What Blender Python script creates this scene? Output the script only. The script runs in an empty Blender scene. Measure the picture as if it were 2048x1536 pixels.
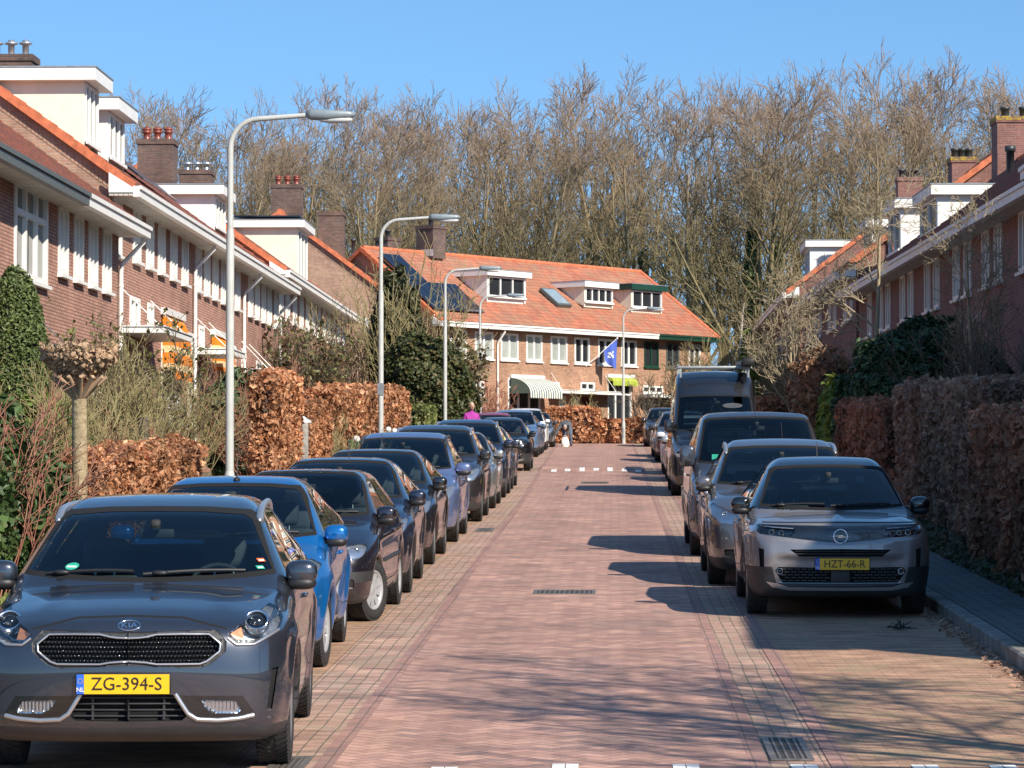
import bpy, math, random
import numpy as np
from mathutils import Vector, Matrix, Euler
from mathutils.bvhtree import BVHTree

random.seed(7)
RNG = np.random.default_rng(11)
SC = bpy.context.scene
COL = SC.collection
R = math.radians

# ---------------------------------------------------------------- the place
# X right, Y up the street, Z up. The street climbs 3 per cent away from the viewer.
SLOPE = 0.0298
CAMZ = 2.17
F_PX = 6200.0
YEND = 139.0


def G(y):
    """street level at distance y"""
    if y <= YEND:
        return SLOPE * y
    return SLOPE * YEND + max(0.0, min((y - 175) * 0.02, 2.5))


def X(px, d):
    return (px - 1227.0) * d / F_PX


def Z(py, d):
    return CAMZ + (975.0 - py) * d / F_PX


# ---------------------------------------------------------------- objects
def tag(o, label=None, cat=None, group=None, kind=None):
    if label:
        o['label'] = label
    if cat:
        o['category'] = cat
    if group:
        o['group'] = group
    if kind:
        o['kind'] = kind
    return o


def empty(name, loc=(0, 0, 0), rz=0.0, label=None, cat=None, group=None, rx=0.0):
    o = bpy.data.objects.new(name, None)
    o.empty_display_size = 0.2
    COL.objects.link(o)
    o.location = loc
    o.rotation_euler = (rx, 0, rz)
    tag(o, label, cat, group)
    return o


def copy_tree(o, parent=None):
    c = o.copy()
    COL.objects.link(c)
    if parent is not None:
        c.parent = parent
    for ch in list(o.children):
        copy_tree(ch, c)
    return c


class MB:
    """collects shapes for one mesh"""

    def __init__(self):
        self.v = []
        self.f = []
        self.m = []
        self.sm = []
        self.n = 0

    def add(self, verts, faces, mat=0, smooth=False):
        b = self.n
        self.v.extend([tuple(p) for p in verts])
        self.n += len(verts)
        for f in faces:
            self.f.append(tuple(i + b for i in f))
            self.m.append(mat)
            self.sm.append(smooth)

    def box(self, x0, x1, y0, y1, z0, z1, mat=0, M=None):
        v = [(x0, y0, z0), (x1, y0, z0), (x1, y1, z0), (x0, y1, z0),
             (x0, y0, z1), (x1, y0, z1), (x1, y1, z1), (x0, y1, z1)]
        if M is not None:
            v = [M @ Vector(p) for p in v]
        self.add(v, [(3, 2, 1, 0), (4, 5, 6, 7), (0, 1, 5, 4), (1, 2, 6, 5), (2, 3, 7, 6), (3, 0, 4, 7)], mat)

    def rbox(self, x0, x1, y0, y1, z0, z1, r=.02, mat=0, seg=2, M=None):
        """box with rounded edges (superellipsoid-like by clamped sphere)"""
        n = 4 * (seg + 1)
        cx, cy, cz = (x0 + x1) / 2, (y0 + y1) / 2, (z0 + z1) / 2
        hx, hy, hz = (x1 - x0) / 2 - r, (y1 - y0) / 2 - r, (z1 - z0) / 2 - r
        rows = []
        k = seg + 1
        th = []
        for q in range(2):
            for s in range(k):
                th.append((-math.pi / 2 + q * math.pi / 2 + s * (math.pi / 2) / seg, -1 if q == 0 else 1))
        ph = []
        for q in range(4):
            for s in range(k):
                ph.append((q * math.pi / 2 + s * (math.pi / 2) / seg, q))
        sg = [(1, 1), (-1, 1), (-1, -1), (1, -1)]
        vs = []
        for t, sz in th:
            for p, q in ph:
                sx, sy = sg[q]
                vs.append((cx + sx * hx + r * math.cos(t) * math.cos(p), cy + sy * hy + r * math.cos(t) * math.sin(p), cz + sz * hz + r * math.sin(t)))
        fs = []
        nr = len(th)
        for i in range(nr - 1):
            for j in range(n):
                a = i * n + j
                b = i * n + (j + 1) % n
                fs.append((a, b, b + n, a + n))
        fs.append(tuple(reversed(range(n))))
        fs.append(tuple(range((nr - 1) * n, nr * n)))
        if M is not None:
            vs = [M @ Vector(p) for p in vs]
        self.add(vs, fs, mat, True)

    def tube(self, pts, r, sides=8, mat=0, cap=True, smooth=True):
        pts = [Vector(p) for p in pts]
        if not hasattr(r, '__len__'):
            r = [r] * len(pts)
        vs = []
        prev = None
        for i, p in enumerate(pts):
            if i == 0:
                t = pts[1] - p
            elif i == len(pts) - 1:
                t = p - pts[i - 1]
            else:
                t = pts[i + 1] - pts[i - 1]
            if t.length < 1e-9:
                t = Vector((0, 0, 1))
            t.normalize()
            if prev is None:
                a = Vector((0, 0, 1)) if abs(t.z) < .9 else Vector((1, 0, 0))
                u = t.cross(a).normalized()
            else:
                u = (prev - t * prev.dot(t))
                if u.length < 1e-6:
                    u = t.orthogonal()
                u.normalize()
            prev = u
            w = t.cross(u)
            for k in range(sides):
                an = 2 * math.pi * k / sides
                vs.append(p + (u * math.cos(an) + w * math.sin(an)) * r[i])
        fs = []
        for i in range(len(pts) - 1):
            for k in range(sides):
                a = i * sides + k
                b = i * sides + (k + 1) % sides
                fs.append((a, b, b + sides, a + sides))
        self.add(vs, fs, mat, smooth)
        if cap:
            self.add(vs[:sides], [tuple(reversed(range(sides)))], mat, False)
            self.add(vs[-sides:], [tuple(range(sides))], mat, False)

    def lathe(self, prof, sides=24, M=None, mat=0, smooth=True):
        """prof: (radius, height) about local Z"""
        vs = []
        for r, h in prof:
            for k in range(sides):
                a = 2 * math.pi * k / sides
                vs.append(Vector((r * math.cos(a), r * math.sin(a), h)))
        if M is not None:
            vs = [M @ p for p in vs]
        fs = []
        for i in range(len(prof) - 1):
            for k in range(sides):
                a = i * sides + k
                b = i * sides + (k + 1) % sides
                fs.append((a, b, b + sides, a + sides))
        self.add(vs, fs, mat, smooth)

    def ellip(self, c, rad, e=1.0, nu=14, nv=9, mat=0, M=None):
        vs = []

        def sp(v, p):
            return math.copysign(abs(v) ** p, v)
        for j in range(nv):
            t = -math.pi / 2 + math.pi * j / (nv - 1)
            for i in range(nu):
                p = 2 * math.pi * i / nu
                q = Vector((rad[0] * sp(math.cos(t), e) * sp(math.cos(p), e), rad[1] * sp(math.cos(t), e) * sp(math.sin(p), e), rad[2] * sp(math.sin(t), e)))
                if M is not None:
                    q = M @ q
                vs.append(q + Vector(c))
        fs = []
        for j in range(nv - 1):
            for i in range(nu):
                a = j * nu + i
                b = j * nu + (i + 1) % nu
                fs.append((a, b, b + nu, a + nu))
        self.add(vs, fs, mat, True)

    def prism(self, outline, axis, a0, a1, mat=0):
        """outline: 2D points (convex or not), extruded along axis 'x','y','z' from a0 to a1"""
        n = len(outline)

        def P(u, v, a):
            return {'x': (a, u, v), 'y': (u, a, v), 'z': (u, v, a)}[axis]
        vs = [P(u, v, a0) for u, v in outline] + [P(u, v, a1) for u, v in outline]
        fs = [tuple(range(n)), tuple(reversed(range(n, 2 * n)))]
        for i in range(n):
            j = (i + 1) % n
            fs.append((i, i + n, j + n, j))
        self.add(vs, fs, mat)

    def mesh(self, name, mats):
        me = bpy.data.meshes.new(name)
        me.from_pydata(self.v, [], self.f)
        for m in (mats if isinstance(mats, (list, tuple)) else [mats]):
            me.materials.append(m)
        if self.f:
            me.polygons.foreach_set('material_index', self.m)
            me.polygons.foreach_set('use_smooth', self.sm)
        me.update()
        return me

    def build(self, name, mats, parent=None, fix=True):
        me = self.mesh(name, mats)
        if fix:
            recalc(me)
        o = bpy.data.objects.new(name, me)
        COL.objects.link(o)
        if parent is not None:
            o.parent = parent
        return o


import bmesh


def recalc(me):
    bm = bmesh.new()
    bm.from_mesh(me)
    bmesh.ops.recalc_face_normals(bm, faces=bm.faces)
    bm.to_mesh(me)
    bm.free()


def mesh_obj(name, me, parent=None):
    o = bpy.data.objects.new(name, me)
    COL.objects.link(o)
    if parent is not None:
        o.parent = parent
    return o


def np_mesh(name, verts, quads, mats, smooth=False, colors=None, mat_idx=None):
    """verts Nx3, quads Mx4 or Mx3 arrays; colours per face (M x 3)"""
    me = bpy.data.meshes.new(name)
    nv = len(verts)
    k = quads.shape[1]
    nf = len(quads)
    me.vertices.add(nv)
    me.vertices.foreach_set('co', np.ascontiguousarray(verts, dtype=np.float32).ravel())
    me.loops.add(nf * k)
    me.loops.foreach_set('vertex_index', np.ascontiguousarray(quads, dtype=np.int32).ravel())
    me.polygons.add(nf)
    me.polygons.foreach_set('loop_start', np.arange(0, nf * k, k, dtype=np.int32))
    me.polygons.foreach_set('loop_total', np.full(nf, k, dtype=np.int32))
    me.polygons.foreach_set('use_smooth', np.full(nf, smooth, dtype=bool))
    for m in (mats if isinstance(mats, (list, tuple)) else [mats]):
        me.materials.append(m)
    if mat_idx is not None:
        me.polygons.foreach_set('material_index', np.asarray(mat_idx, dtype=np.int32))
    if colors is not None:
        at = me.color_attributes.new('Col', 'FLOAT_COLOR', 'CORNER')
        c = np.ones((nf * k, 4), dtype=np.float32)
        c[:, :3] = np.repeat(colors, k, axis=0)
        at.data.foreach_set('color', c.ravel())
    me.update(calc_edges=True)
    return me


def text_mesh(txt, size, mat, depth=.002):
    cu = bpy.data.curves.new('lettering', 'FONT')
    cu.body = txt
    cu.size = size
    cu.extrude = depth
    cu.align_x = 'CENTER'
    cu.align_y = 'CENTER'
    cu.resolution_u = 3
    ob = bpy.data.objects.new('lettering', cu)
    COL.objects.link(ob)
    dg = bpy.context.evaluated_depsgraph_get()
    me = bpy.data.meshes.new_from_object(ob.evaluated_get(dg))
    me.name = 'lettering'
    bpy.data.objects.remove(ob)
    bpy.data.curves.remove(cu)
    me.materials.clear()
    me.materials.append(mat)
    return me


# ---------------------------------------------------------------- materials
class NT:
    def __init__(self, name):
        self.m = bpy.data.materials.new(name)
        self.m.use_nodes = True
        self.t = self.m.node_tree
        self.b = self.t.nodes['Principled BSDF']
        self.out = self.t.nodes['Material Output']

    def n(self, typ, **kw):
        nd = self.t.nodes.new(typ)
        for k, v in kw.items():
            if k in nd.inputs:
                self.set(nd.inputs[k], v)
            else:
                setattr(nd, k, v)
        return nd

    def set(self, inp, v):
        if isinstance(v, bpy.types.NodeSocket):
            self.t.links.new(v, inp)
        else:
            if hasattr(inp, 'default_value'):
                try:
                    inp.default_value = v
                except (TypeError, ValueError):
                    inp.default_value = (*v, 1.0)

    def math(self, op, a, b=None, c=None, clamp=False):
        nd = self.t.nodes.new('ShaderNodeMath')
        nd.operation = op
        nd.use_clamp = clamp
        self.set(nd.inputs[0], a)
        if b is not None:
            self.set(nd.inputs[1], b)
        if c is not None:
            self.set(nd.inputs[2], c)
        return nd.outputs[0]

    def mix(self, fac, a, b, blend='MIX'):
        nd = self.t.nodes.new('ShaderNodeMix')
        nd.data_type = 'RGBA'
        nd.blend_type = blend
        self.set(nd.inputs[0], fac)
        self.set(nd.inputs[6], a if isinstance(a, bpy.types.NodeSocket) else (*a[:3], 1))
        self.set(nd.inputs[7], b if isinstance(b, bpy.types.NodeSocket) else (*b[:3], 1))
        return nd.outputs[2]

    def obj(self):
        return self.n('ShaderNodeTexCoord').outputs['Object']

    def noise(self, vec, scale, detail=3, rough=.55, dist=0.0):
        nd = self.n('ShaderNodeTexNoise', Scale=scale, Detail=detail, Roughness=rough, Distortion=dist)
        if vec is not None:
            self.t.links.new(vec, nd.inputs['Vector'])
        return nd.outputs['Fac']

    def ramp(self, fac, stops):
        nd = self.n('ShaderNodeValToRGB')
        cr = nd.color_ramp
        while len(cr.elements) < len(stops):
            cr.elements.new(.5)
        for e, (p, c) in zip(cr.elements, stops):
            e.position = p
            e.color = (*c, 1) if len(c) == 3 else c
        self.set(nd.inputs[0], fac)
        return nd.outputs[0]

    def range(self, v, a, b, c=0.0, d=1.0):
        nd = self.n('ShaderNodeMapRange')
        self.set(nd.inputs[0], v)
        for i, q in enumerate((a, b, c, d)):
            nd.inputs[i + 1].default_value = q
        return nd.outputs[0]

    def bump(self, height, strength=.4, dist=.01):
        nd = self.n('ShaderNodeBump', Strength=strength, Distance=dist)
        self.t.links.new(height, nd.inputs['Height'])
        self.t.links.new(nd.outputs[0], self.b.inputs['Normal'])

    def base(self, c):
        self.set(self.b.inputs['Base Color'], c)

    def P(self, **kw):
        for k, v in kw.items():
            self.set(self.b.inputs[k.replace('_', ' ')], v)
        return self


def plain(name, c, rough=.5, metal=0.0, coat=0.0, var=.12, scale=6.0, bump=0.0, spec=.5):
    t = NT(name)
    o = t.obj()
    n = t.noise(o, scale, 4)
    c2 = tuple(min(1, x * (1 + var)) for x in c)
    c1 = tuple(x * (1 - var) for x in c)
    t.base(t.mix(t.range(n, .3, .7), c1, c2))
    t.P(Roughness=rough, Metallic=metal)
    t.b.inputs['Coat Weight'].default_value = coat
    t.b.inputs['Specular IOR Level'].default_value = spec
    if bump:
        t.bump(t.noise(o, scale * 4, 3), bump, .01)
    return t.m


def brick_mat(name, c1, c2, mortar, bw=.215, bh=.066, ms=.011, stain=.25, off=0.5):
    t = NT(name)
    sep = t.n('ShaderNodeSeparateXYZ', Vector=t.obj())
    u = t.math('ADD', sep.outputs[0], sep.outputs[1])
    v = t.n('ShaderNodeCombineXYZ', X=u, Y=sep.outputs[2])
    br = t.n('ShaderNodeTexBrick', Scale=1.0, offset=off)
    br.inputs['Mortar Size'].default_value = ms
    br.inputs['Mortar Smooth'].default_value = .3
    br.inputs['Bias'].default_value = 0.0
    br.inputs['Brick Width'].default_value = bw
    br.inputs['Row Height'].default_value = bh
    t.set(br.inputs['Vector'], v.outputs[0])
    t.set(br.inputs['Color1'], (*c1, 1))
    t.set(br.inputs['Color2'], (*c2, 1))
    t.set(br.inputs['Mortar'], (*mortar, 1))
    nz = t.noise(t.obj(), .8, 5)
    nz2 = t.noise(t.obj(), 7, 4)
    dk = t.range(nz, .3, .75, 1 - stain, 1 + stain * .6)
    dk2 = t.range(nz2, .3, .7, .85, 1.15)
    d = t.math('MULTIPLY', dk, dk2)
    cc = t.n('ShaderNodeCombineColor', Red=d, Green=d, Blue=d)
    t.base(t.mix(1.0, br.outputs['Color'], cc.outputs[0], 'MULTIPLY'))
    t.P(Roughness=.88)
    t.bump(t.math('SUBTRACT', 1.0, br.outputs['Fac']), .5, .012)
    return t.m


def attr_mat(name, rough=.55, transl=.25, spec=.4, var=0.0):
    t = NT(name)
    a = t.n('ShaderNodeVertexColor', layer_name='Col')
    t.base(a.outputs[0])
    t.P(Roughness=rough)
    t.b.inputs['Specular IOR Level'].default_value = spec
    if transl:
        tr = t.n('ShaderNodeBsdfTranslucent')
        t.set(tr.inputs['Color'], a.outputs[0])
        mx = t.n('ShaderNodeMixShader')
        mx.inputs[0].default_value = transl
        t.t.links.new(t.b.outputs[0], mx.inputs[1])
        t.t.links.new(tr.outputs[0], mx.inputs[2])
        t.t.links.new(mx.outputs[0], t.out.inputs[0])
    return t.m


def glass_mat(name, tint=(.55, .62, .62), boost=1.5):
    t = NT(name)
    tr = t.n('ShaderNodeBsdfTransparent', Color=(*tint, 1))
    gl = t.n('ShaderNodeBsdfGlossy', Roughness=.015)
    gl.inputs['Color'].default_value = (1, 1, 1, 1)
    fr = t.n('ShaderNodeFresnel', IOR=1.5)
    fac = t.math('MULTIPLY', fr.outputs[0], boost, clamp=True)
    mx = t.n('ShaderNodeMixShader')
    t.set(mx.inputs[0], fac)
    t.t.links.new(tr.outputs[0], mx.inputs[1])
    t.t.links.new(gl.outputs[0], mx.inputs[2])
    t.t.links.new(mx.outputs[0], t.out.inputs[0])
    t.t.nodes.remove(t.b)
    return t.m


def paint_mat(name, c, metal=.55, rough=.32, dirt=.1):
    t = NT(name)
    o = t.obj()
    fl = t.noise(o, 900, 1)
    c2 = tuple(min(1, x * 1.25 + .004) for x in c)
    t.base(t.mix(fl, tuple(x * .85 for x in c), c2))
    t.P(Metallic=metal)
    dn = t.noise(o, 3.5, 5)
    t.set(t.b.inputs['Roughness'], t.range(dn, .3, .8, rough, rough + dirt))
    t.b.inputs['Coat Weight'].default_value = 1.0
    t.b.inputs['Coat Roughness'].default_value = .03
    t.b.inputs['Coat IOR'].default_value = 1.75
    return t.m


M = {}
M['white'] = plain('white_paint', (.78, .77, .72), .45, var=.06, scale=3)
M['cream'] = plain('cream_paint', (.75, .70, .57), .5, var=.06, scale=3)
M['grey_metal'] = plain('galvanised_metal', (.42, .45, .44), .45, .5, var=.15, scale=5)
M['lamp_grey'] = plain('lamp_post_paint', (.47, .48, .45), .5, 0, var=.1, scale=4)
M['dark_metal'] = plain('dark_metal', (.06, .065, .07), .4, .3)
M['zinc'] = plain('zinc', (.30, .34, .36), .5, .4, var=.2)
M['lead'] = plain('lead_flashing', (.55, .56, .55), .7, .0, var=.35, scale=9)
M['black'] = plain('black_plastic', (.014, .014, .015), .5)
M['gap'] = plain('panel_gap', (.004, .004, .004), .9)
M['soffit'] = plain('painted_soffit', (.56, .54, .47), .55, var=.2, scale=4)
M['darkfascia'] = plain('dark_fascia', (.10, .115, .11), .5)
M['terracotta'] = plain('chimney_pot', (.22, .05, .03), .35, var=.25)
M['steel'] = plain('flue_steel', (.62, .63, .63), .3, .8)
M['orange_tile'] = plain('verge_tile', (.52, .15, .065), .7, var=.3, scale=5, bump=.2)
M['solar'] = plain('solar_glass', (.012, .016, .028), .12, 0, coat=.6)
M['solarframe'] = plain('solar_frame', (.02, .02, .022), .35, .6)
M['green_dark'] = plain('dark_green_paint', (.012, .05, .032), .4)


def pane_mat(name, c, var=.3):
    t = NT(name)
    o = t.obj()
    sep = t.n('ShaderNodeSeparateXYZ', Vector=o)
    s = t.math('ADD', sep.outputs[0], sep.outputs[1])
    w = t.n('ShaderNodeTexWave', Scale=9.0, Distortion=1.5)
    t.set(w.inputs['Vector'], t.n('ShaderNodeCombineXYZ', X=s).outputs[0])
    n = t.noise(o, 1.3, 3)
    f = t.math('MULTIPLY', t.range(w.outputs['Fac'], 0, 1, 1 - var * .4, 1), t.range(n, .3, .7, 1 - var, 1))
    cc = t.n('ShaderNodeCombineColor', Red=f, Green=f, Blue=f)
    t.base(t.mix(1.0, (*c, 1), cc.outputs[0], 'MULTIPLY'))
    t.P(Roughness=.05)
    t.b.inputs['Specular IOR Level'].default_value = .7
    return t.m


M['pane_dark'] = pane_mat('window_pane_dark', (.03, .035, .04))
M['pane_curtain'] = pane_mat('window_pane_curtain', (.42, .46, .42))
M['pane_mid'] = pane_mat('window_pane_mid', (.13, .15, .15), .6)

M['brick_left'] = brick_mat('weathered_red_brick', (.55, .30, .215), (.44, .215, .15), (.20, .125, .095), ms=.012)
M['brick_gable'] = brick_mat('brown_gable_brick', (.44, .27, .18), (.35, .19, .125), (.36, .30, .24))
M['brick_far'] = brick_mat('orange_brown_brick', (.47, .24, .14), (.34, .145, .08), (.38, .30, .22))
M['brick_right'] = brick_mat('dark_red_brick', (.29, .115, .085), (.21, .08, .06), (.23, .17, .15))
M['brick_chim'] = brick_mat('sooty_chimney_brick', (.17, .095, .07), (.10, .06, .05), (.14, .115, .10), stain=.45)


def tile_mat(name, c1, c2, moss, amt=.5):
    t = NT(name)
    a = t.n('ShaderNodeVertexColor', layer_name='Col')
    sep = t.n('ShaderNodeSeparateColor')
    t.set(sep.inputs[0], a.outputs[0])
    o = t.obj()
    n = t.noise(o, 1.1, 5, .65)
    n2 = t.noise(o, 14, 4)
    c = t.mix(sep.outputs[0], c1, c2)
    f = t.math('MULTIPLY', t.range(n, .38, .64, 0, 1), t.range(n2, .3, .6, .15, 1))
    t.base(t.mix(t.math('MULTIPLY', f, amt), c, moss))
    t.P(Roughness=.8)
    t.bump(n2, .25, .01)
    return t.m


M['tile_red'] = tile_mat('orange_red_pantiles', (.44, .155, .085), (.29, .095, .06), (.24, .185, .12), .75)
M['tile_brown'] = tile_mat('brown_red_pantiles', (.30, .09, .055), (.18, .06, .045), (.09, .075, .05), .7)
M['tile_dark'] = tile_mat('dark_old_pantiles', (.11, .065, .055), (.07, .05, .045), (.06, .055, .04), .7)

# ---------------------------------------------------------------- camera, sky, sun
cam = bpy.data.cameras.new('camera')
cam.sensor_width = 36.0
cam.lens = 36.0 * F_PX / 2048.0
cam.clip_start = .5
cam.clip_end = 3000
co = bpy.data.objects.new('camera', cam)
COL.objects.link(co)
co.location = (0, 0, CAMZ)
co.rotation_euler = (R(90) + math.atan(207 / F_PX), 0, math.atan(203 / F_PX))
SC.camera = co

SUN_EL = R(36)
SUN_AZ = (0.66, -0.75)
S = Vector((math.cos(SUN_EL) * SUN_AZ[0], math.cos(SUN_EL) * SUN_AZ[1], math.sin(SUN_EL)))
sl = bpy.data.lights.new('sun', 'SUN')
sl.energy = 4.5
sl.angle = R(.5)
sl.color = (1, .91, .79)
so = bpy.data.objects.new('sun', sl)
COL.objects.link(so)
so.rotation_euler = (-S).to_track_quat('-Z', 'Y').to_euler()
so.location = (30, -30, 60)

W = bpy.data.worlds.new('World')
SC.world = W
W.use_nodes = True
wt = W.node_tree
bg = wt.nodes['Background']
sky = wt.nodes.new('ShaderNodeTexSky')
sky.sky_type = 'NISHITA'
sky.sun_disc = False
sky.sun_elevation = SUN_EL
sky.sun_rotation = math.atan2(SUN_AZ[0], SUN_AZ[1])
sky.altitude = 600
sky.air_density = 1.0
sky.dust_density = .15
sky.ozone_density = 3.5
# look a little higher into the sky dome: the day was very clear, blue right down to the trees
tc = wt.nodes.new('ShaderNodeTexCoord')
va = wt.nodes.new('ShaderNodeVectorMath')
va.operation = 'ADD'
va.inputs[1].default_value = (0, 0, .13)
vn = wt.nodes.new('ShaderNodeVectorMath')
vn.operation = 'NORMALIZE'
wt.links.new(tc.outputs['Generated'], va.inputs[0])
wt.links.new(va.outputs[0], vn.inputs[0])
wt.links.new(vn.outputs[0], sky.inputs[0])
hs = wt.nodes.new('ShaderNodeHueSaturation')
hs.inputs['Saturation'].default_value = 1.12
hs.inputs['Hue'].default_value = .494
wt.links.new(sky.outputs[0], hs.inputs['Color'])
wt.links.new(hs.outputs[0], bg.inputs[0])
bg.inputs[1].default_value = .12

vs = SC.view_settings
vs.view_transform = 'Standard'
vs.look = 'None'
vs.exposure = .63
vs.gamma = 1.0
vs.use_curve_mapping = False
SC.cycles.max_bounces = 8
SC.cycles.transparent_max_bounces = 16
SC.cycles.use_denoising = True
# ---------------------------------------------------------------- ground materials
def paving_mat(name, c1, c2, mortar, bw, bh, ms, along_y, streak=.3, tint=(.1, .1, .1), rough=.8, moss=None, wobble=.025):
    t = NT(name)
    o = t.obj()
    sep = t.n('ShaderNodeSeparateXYZ', Vector=o)
    wob = t.noise(o, .7, 3)
    wx = t.math('MULTIPLY_ADD', wob, wobble, sep.outputs[0])
    wy = t.math('MULTIPLY_ADD', t.noise(o, 1.1, 2), .05, sep.outputs[1])
    if along_y:
        v = t.n('ShaderNodeCombineXYZ', X=wy, Y=wx)
    else:
        v = t.n('ShaderNodeCombineXYZ', X=wx, Y=wy)
    br = t.n('ShaderNodeTexBrick', Scale=1.0, offset=.5)
    br.inputs['Mortar Size'].default_value = ms
    br.inputs['Mortar Smooth'].default_value = .4
    br.inputs['Brick Width'].default_value = bw
    br.inputs['Row Height'].default_value = bh
    t.set(br.inputs['Vector'], v.outputs[0])
    t.set(br.inputs['Color1'], (*c1, 1))
    t.set(br.inputs['Color2'], (*c2, 1))
    t.set(br.inputs['Mortar'], (*mortar, 1))
    # streaky single bricks: noise drawn out sideways
    st = t.n('ShaderNodeCombineXYZ', X=t.math('MULTIPLY', sep.outputs[0], 2.2), Y=t.math('MULTIPLY', sep.outputs[1], 7.0))
    n1 = t.noise(st.outputs[0], 1.0, 4, .6)
    n2 = t.math('MULTIPLY_ADD', t.noise(o, .45, 4), .5, t.math('MULTIPLY', t.noise(o, 1.9, 4, .6, .6), .5))
    n3 = t.noise(o, 26, 2)
    d = t.math('MULTIPLY', t.range(n1, .32, .68, 1 - streak, 1 + streak), t.range(n2, .36, .64, .74, 1.2))
    d = t.math('MULTIPLY', d, t.range(n3, .3, .7, .9, 1.1))
    cc = t.n('ShaderNodeCombineColor', Red=d, Green=d, Blue=d)
    c = t.mix(1.0, br.outputs['Color'], cc.outputs[0], 'MULTIPLY')
    c = t.mix(t.math('MULTIPLY', t.range(t.noise(st.outputs[0], .6, 3), .5, .72, 0, 1), .55), c, tint)
    if moss:
        c = t.mix(t.math('MULTIPLY', t.range(t.noise(o, 2.3, 5), .5, .68, 0, 1), .6), c, moss)
    t.base(c)
    t.P(Roughness=rough)
    t.bump(t.math('SUBTRACT', t.math('MULTIPLY', n3, .3), br.outputs['Fac']), .55, .012)
    return t.m




def herringbone_mat(name, cols, mortar, cell=.105, streak=.2):
    t = NT(name)
    o = t.obj()
    sep = t.n('ShaderNodeSeparateXYZ', Vector=o)
    wob = t.math('MULTIPLY', t.noise(o, 1.3, 2), .03)
    X0 = t.math('ADD', sep.outputs[0], wob)
    Y0 = sep.outputs[1]
    q = .7071 / cell
    x = t.math('MULTIPLY', t.math('ADD', X0, Y0), q)
    y = t.math('MULTIPLY', t.math('SUBTRACT', Y0, X0), q)
    i, j = t.math('FLOOR', x), t.math('FLOOR', y)
    fx, fy = t.math('SUBTRACT', x, i), t.math('SUBTRACT', y, j)
    k = t.math('FLOORED_MODULO', t.math('SUBTRACT', i, j), 4.0)

    def isk(v):
        return t.math('COMPARE', k, float(v), .25)
    k0, k1, k2, k3 = isk(0), isk(1), isk(2), isk(3)
    gx, gy = t.math('SUBTRACT', 1.0, fx), t.math('SUBTRACT', 1.0, fy)
    # distance to the brick's edge; an open side counts as far
    far_l = t.math('ADD', fx, t.math('MULTIPLY', k1, 9.0))
    far_r = t.math('ADD', gx, t.math('MULTIPLY', k0, 9.0))
    far_b = t.math('ADD', fy, t.math('MULTIPLY', k2, 9.0))
    far_t = t.math('ADD', gy, t.math('MULTIPLY', k3, 9.0))
    e = t.math('MINIMUM', t.math('MINIMUM', far_l, far_r), t.math('MINIMUM', far_b, far_t))
    joint = t.range(e, .03, .09, 1.0, 0.0)
    idx = t.math('SUBTRACT', i, k1)
    idy = t.math('SUBTRACT', j, k2)
    wn = t.n('ShaderNodeTexWhiteNoise', noise_dimensions='2D')
    t.set(wn.inputs['Vector'], t.n('ShaderNodeCombineXYZ', X=t.math('ADD', idx, t.math('MULTIPLY', t.math('ADD', k2, k3), .37)), Y=idy).outputs[0])
    n = len(cols)
    c = t.ramp(wn.outputs['Value'], [(m / (n - 1), cc) for m, cc in enumerate(cols)])
    big = t.noise(o, .5, 4)
    mid = t.noise(o, 2.1, 4, .6, .5)
    fine = t.noise(o, 30, 2)
    st = t.n('ShaderNodeCombineXYZ', X=t.math('MULTIPLY', sep.outputs[0], 1.1), Y=t.math('MULTIPLY', sep.outputs[1], 2.4))
    sn = t.noise(st.outputs[0], 1.0, 5, .65, .8)
    d = t.math('MULTIPLY', t.range(big, .35, .65, .86, 1.12), t.range(mid, .35, .65, .90, 1.10))
    d = t.math('MULTIPLY', d, t.range(sn, .38, .66, 1 + streak * .7, 1 - streak))
    d = t.math('MULTIPLY', d, t.range(fine, .3, .7, .9, 1.1))
    # tyre tracks: two slightly darker, smoother bands
    tr = t.math('MULTIPLY', t.math('ADD', t.range(t.math('ABSOLUTE', t.math('ADD', sep.outputs[0], 1.1)), 0, .35, 1, 0), t.range(t.math('ABSOLUTE', t.math('SUBTRACT', sep.outputs[0], .35)), 0, .35, 1, 0)), .12)
    d = t.math('MULTIPLY', d, t.math('SUBTRACT', 1.0, tr))
    cc = t.n('ShaderNodeCombineColor', Red=d, Green=d, Blue=d)
    c = t.mix(1.0, c, cc.outputs[0], 'MULTIPLY')
    c = t.mix(t.math('MULTIPLY', joint, .75), c, mortar)
    # grey worn patches and the odd oil drip
    c = t.mix(t.math('MULTIPLY', t.range(t.noise(o, .8, 5, .6), .50, .70, 0, 1), .5), c, (.24, .18, .15))
    c = t.mix(t.math('MULTIPLY', t.range(t.noise(o, 3.3, 3), .70, .76, 0, 1), .5), c, (.12, .09, .08))
    t.base(c)
    t.P(Roughness=.78)
    t.bump(t.math('SUBTRACT', t.math('MULTIPLY', fine, .3), joint), .5, .012)
    return t.m


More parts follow.
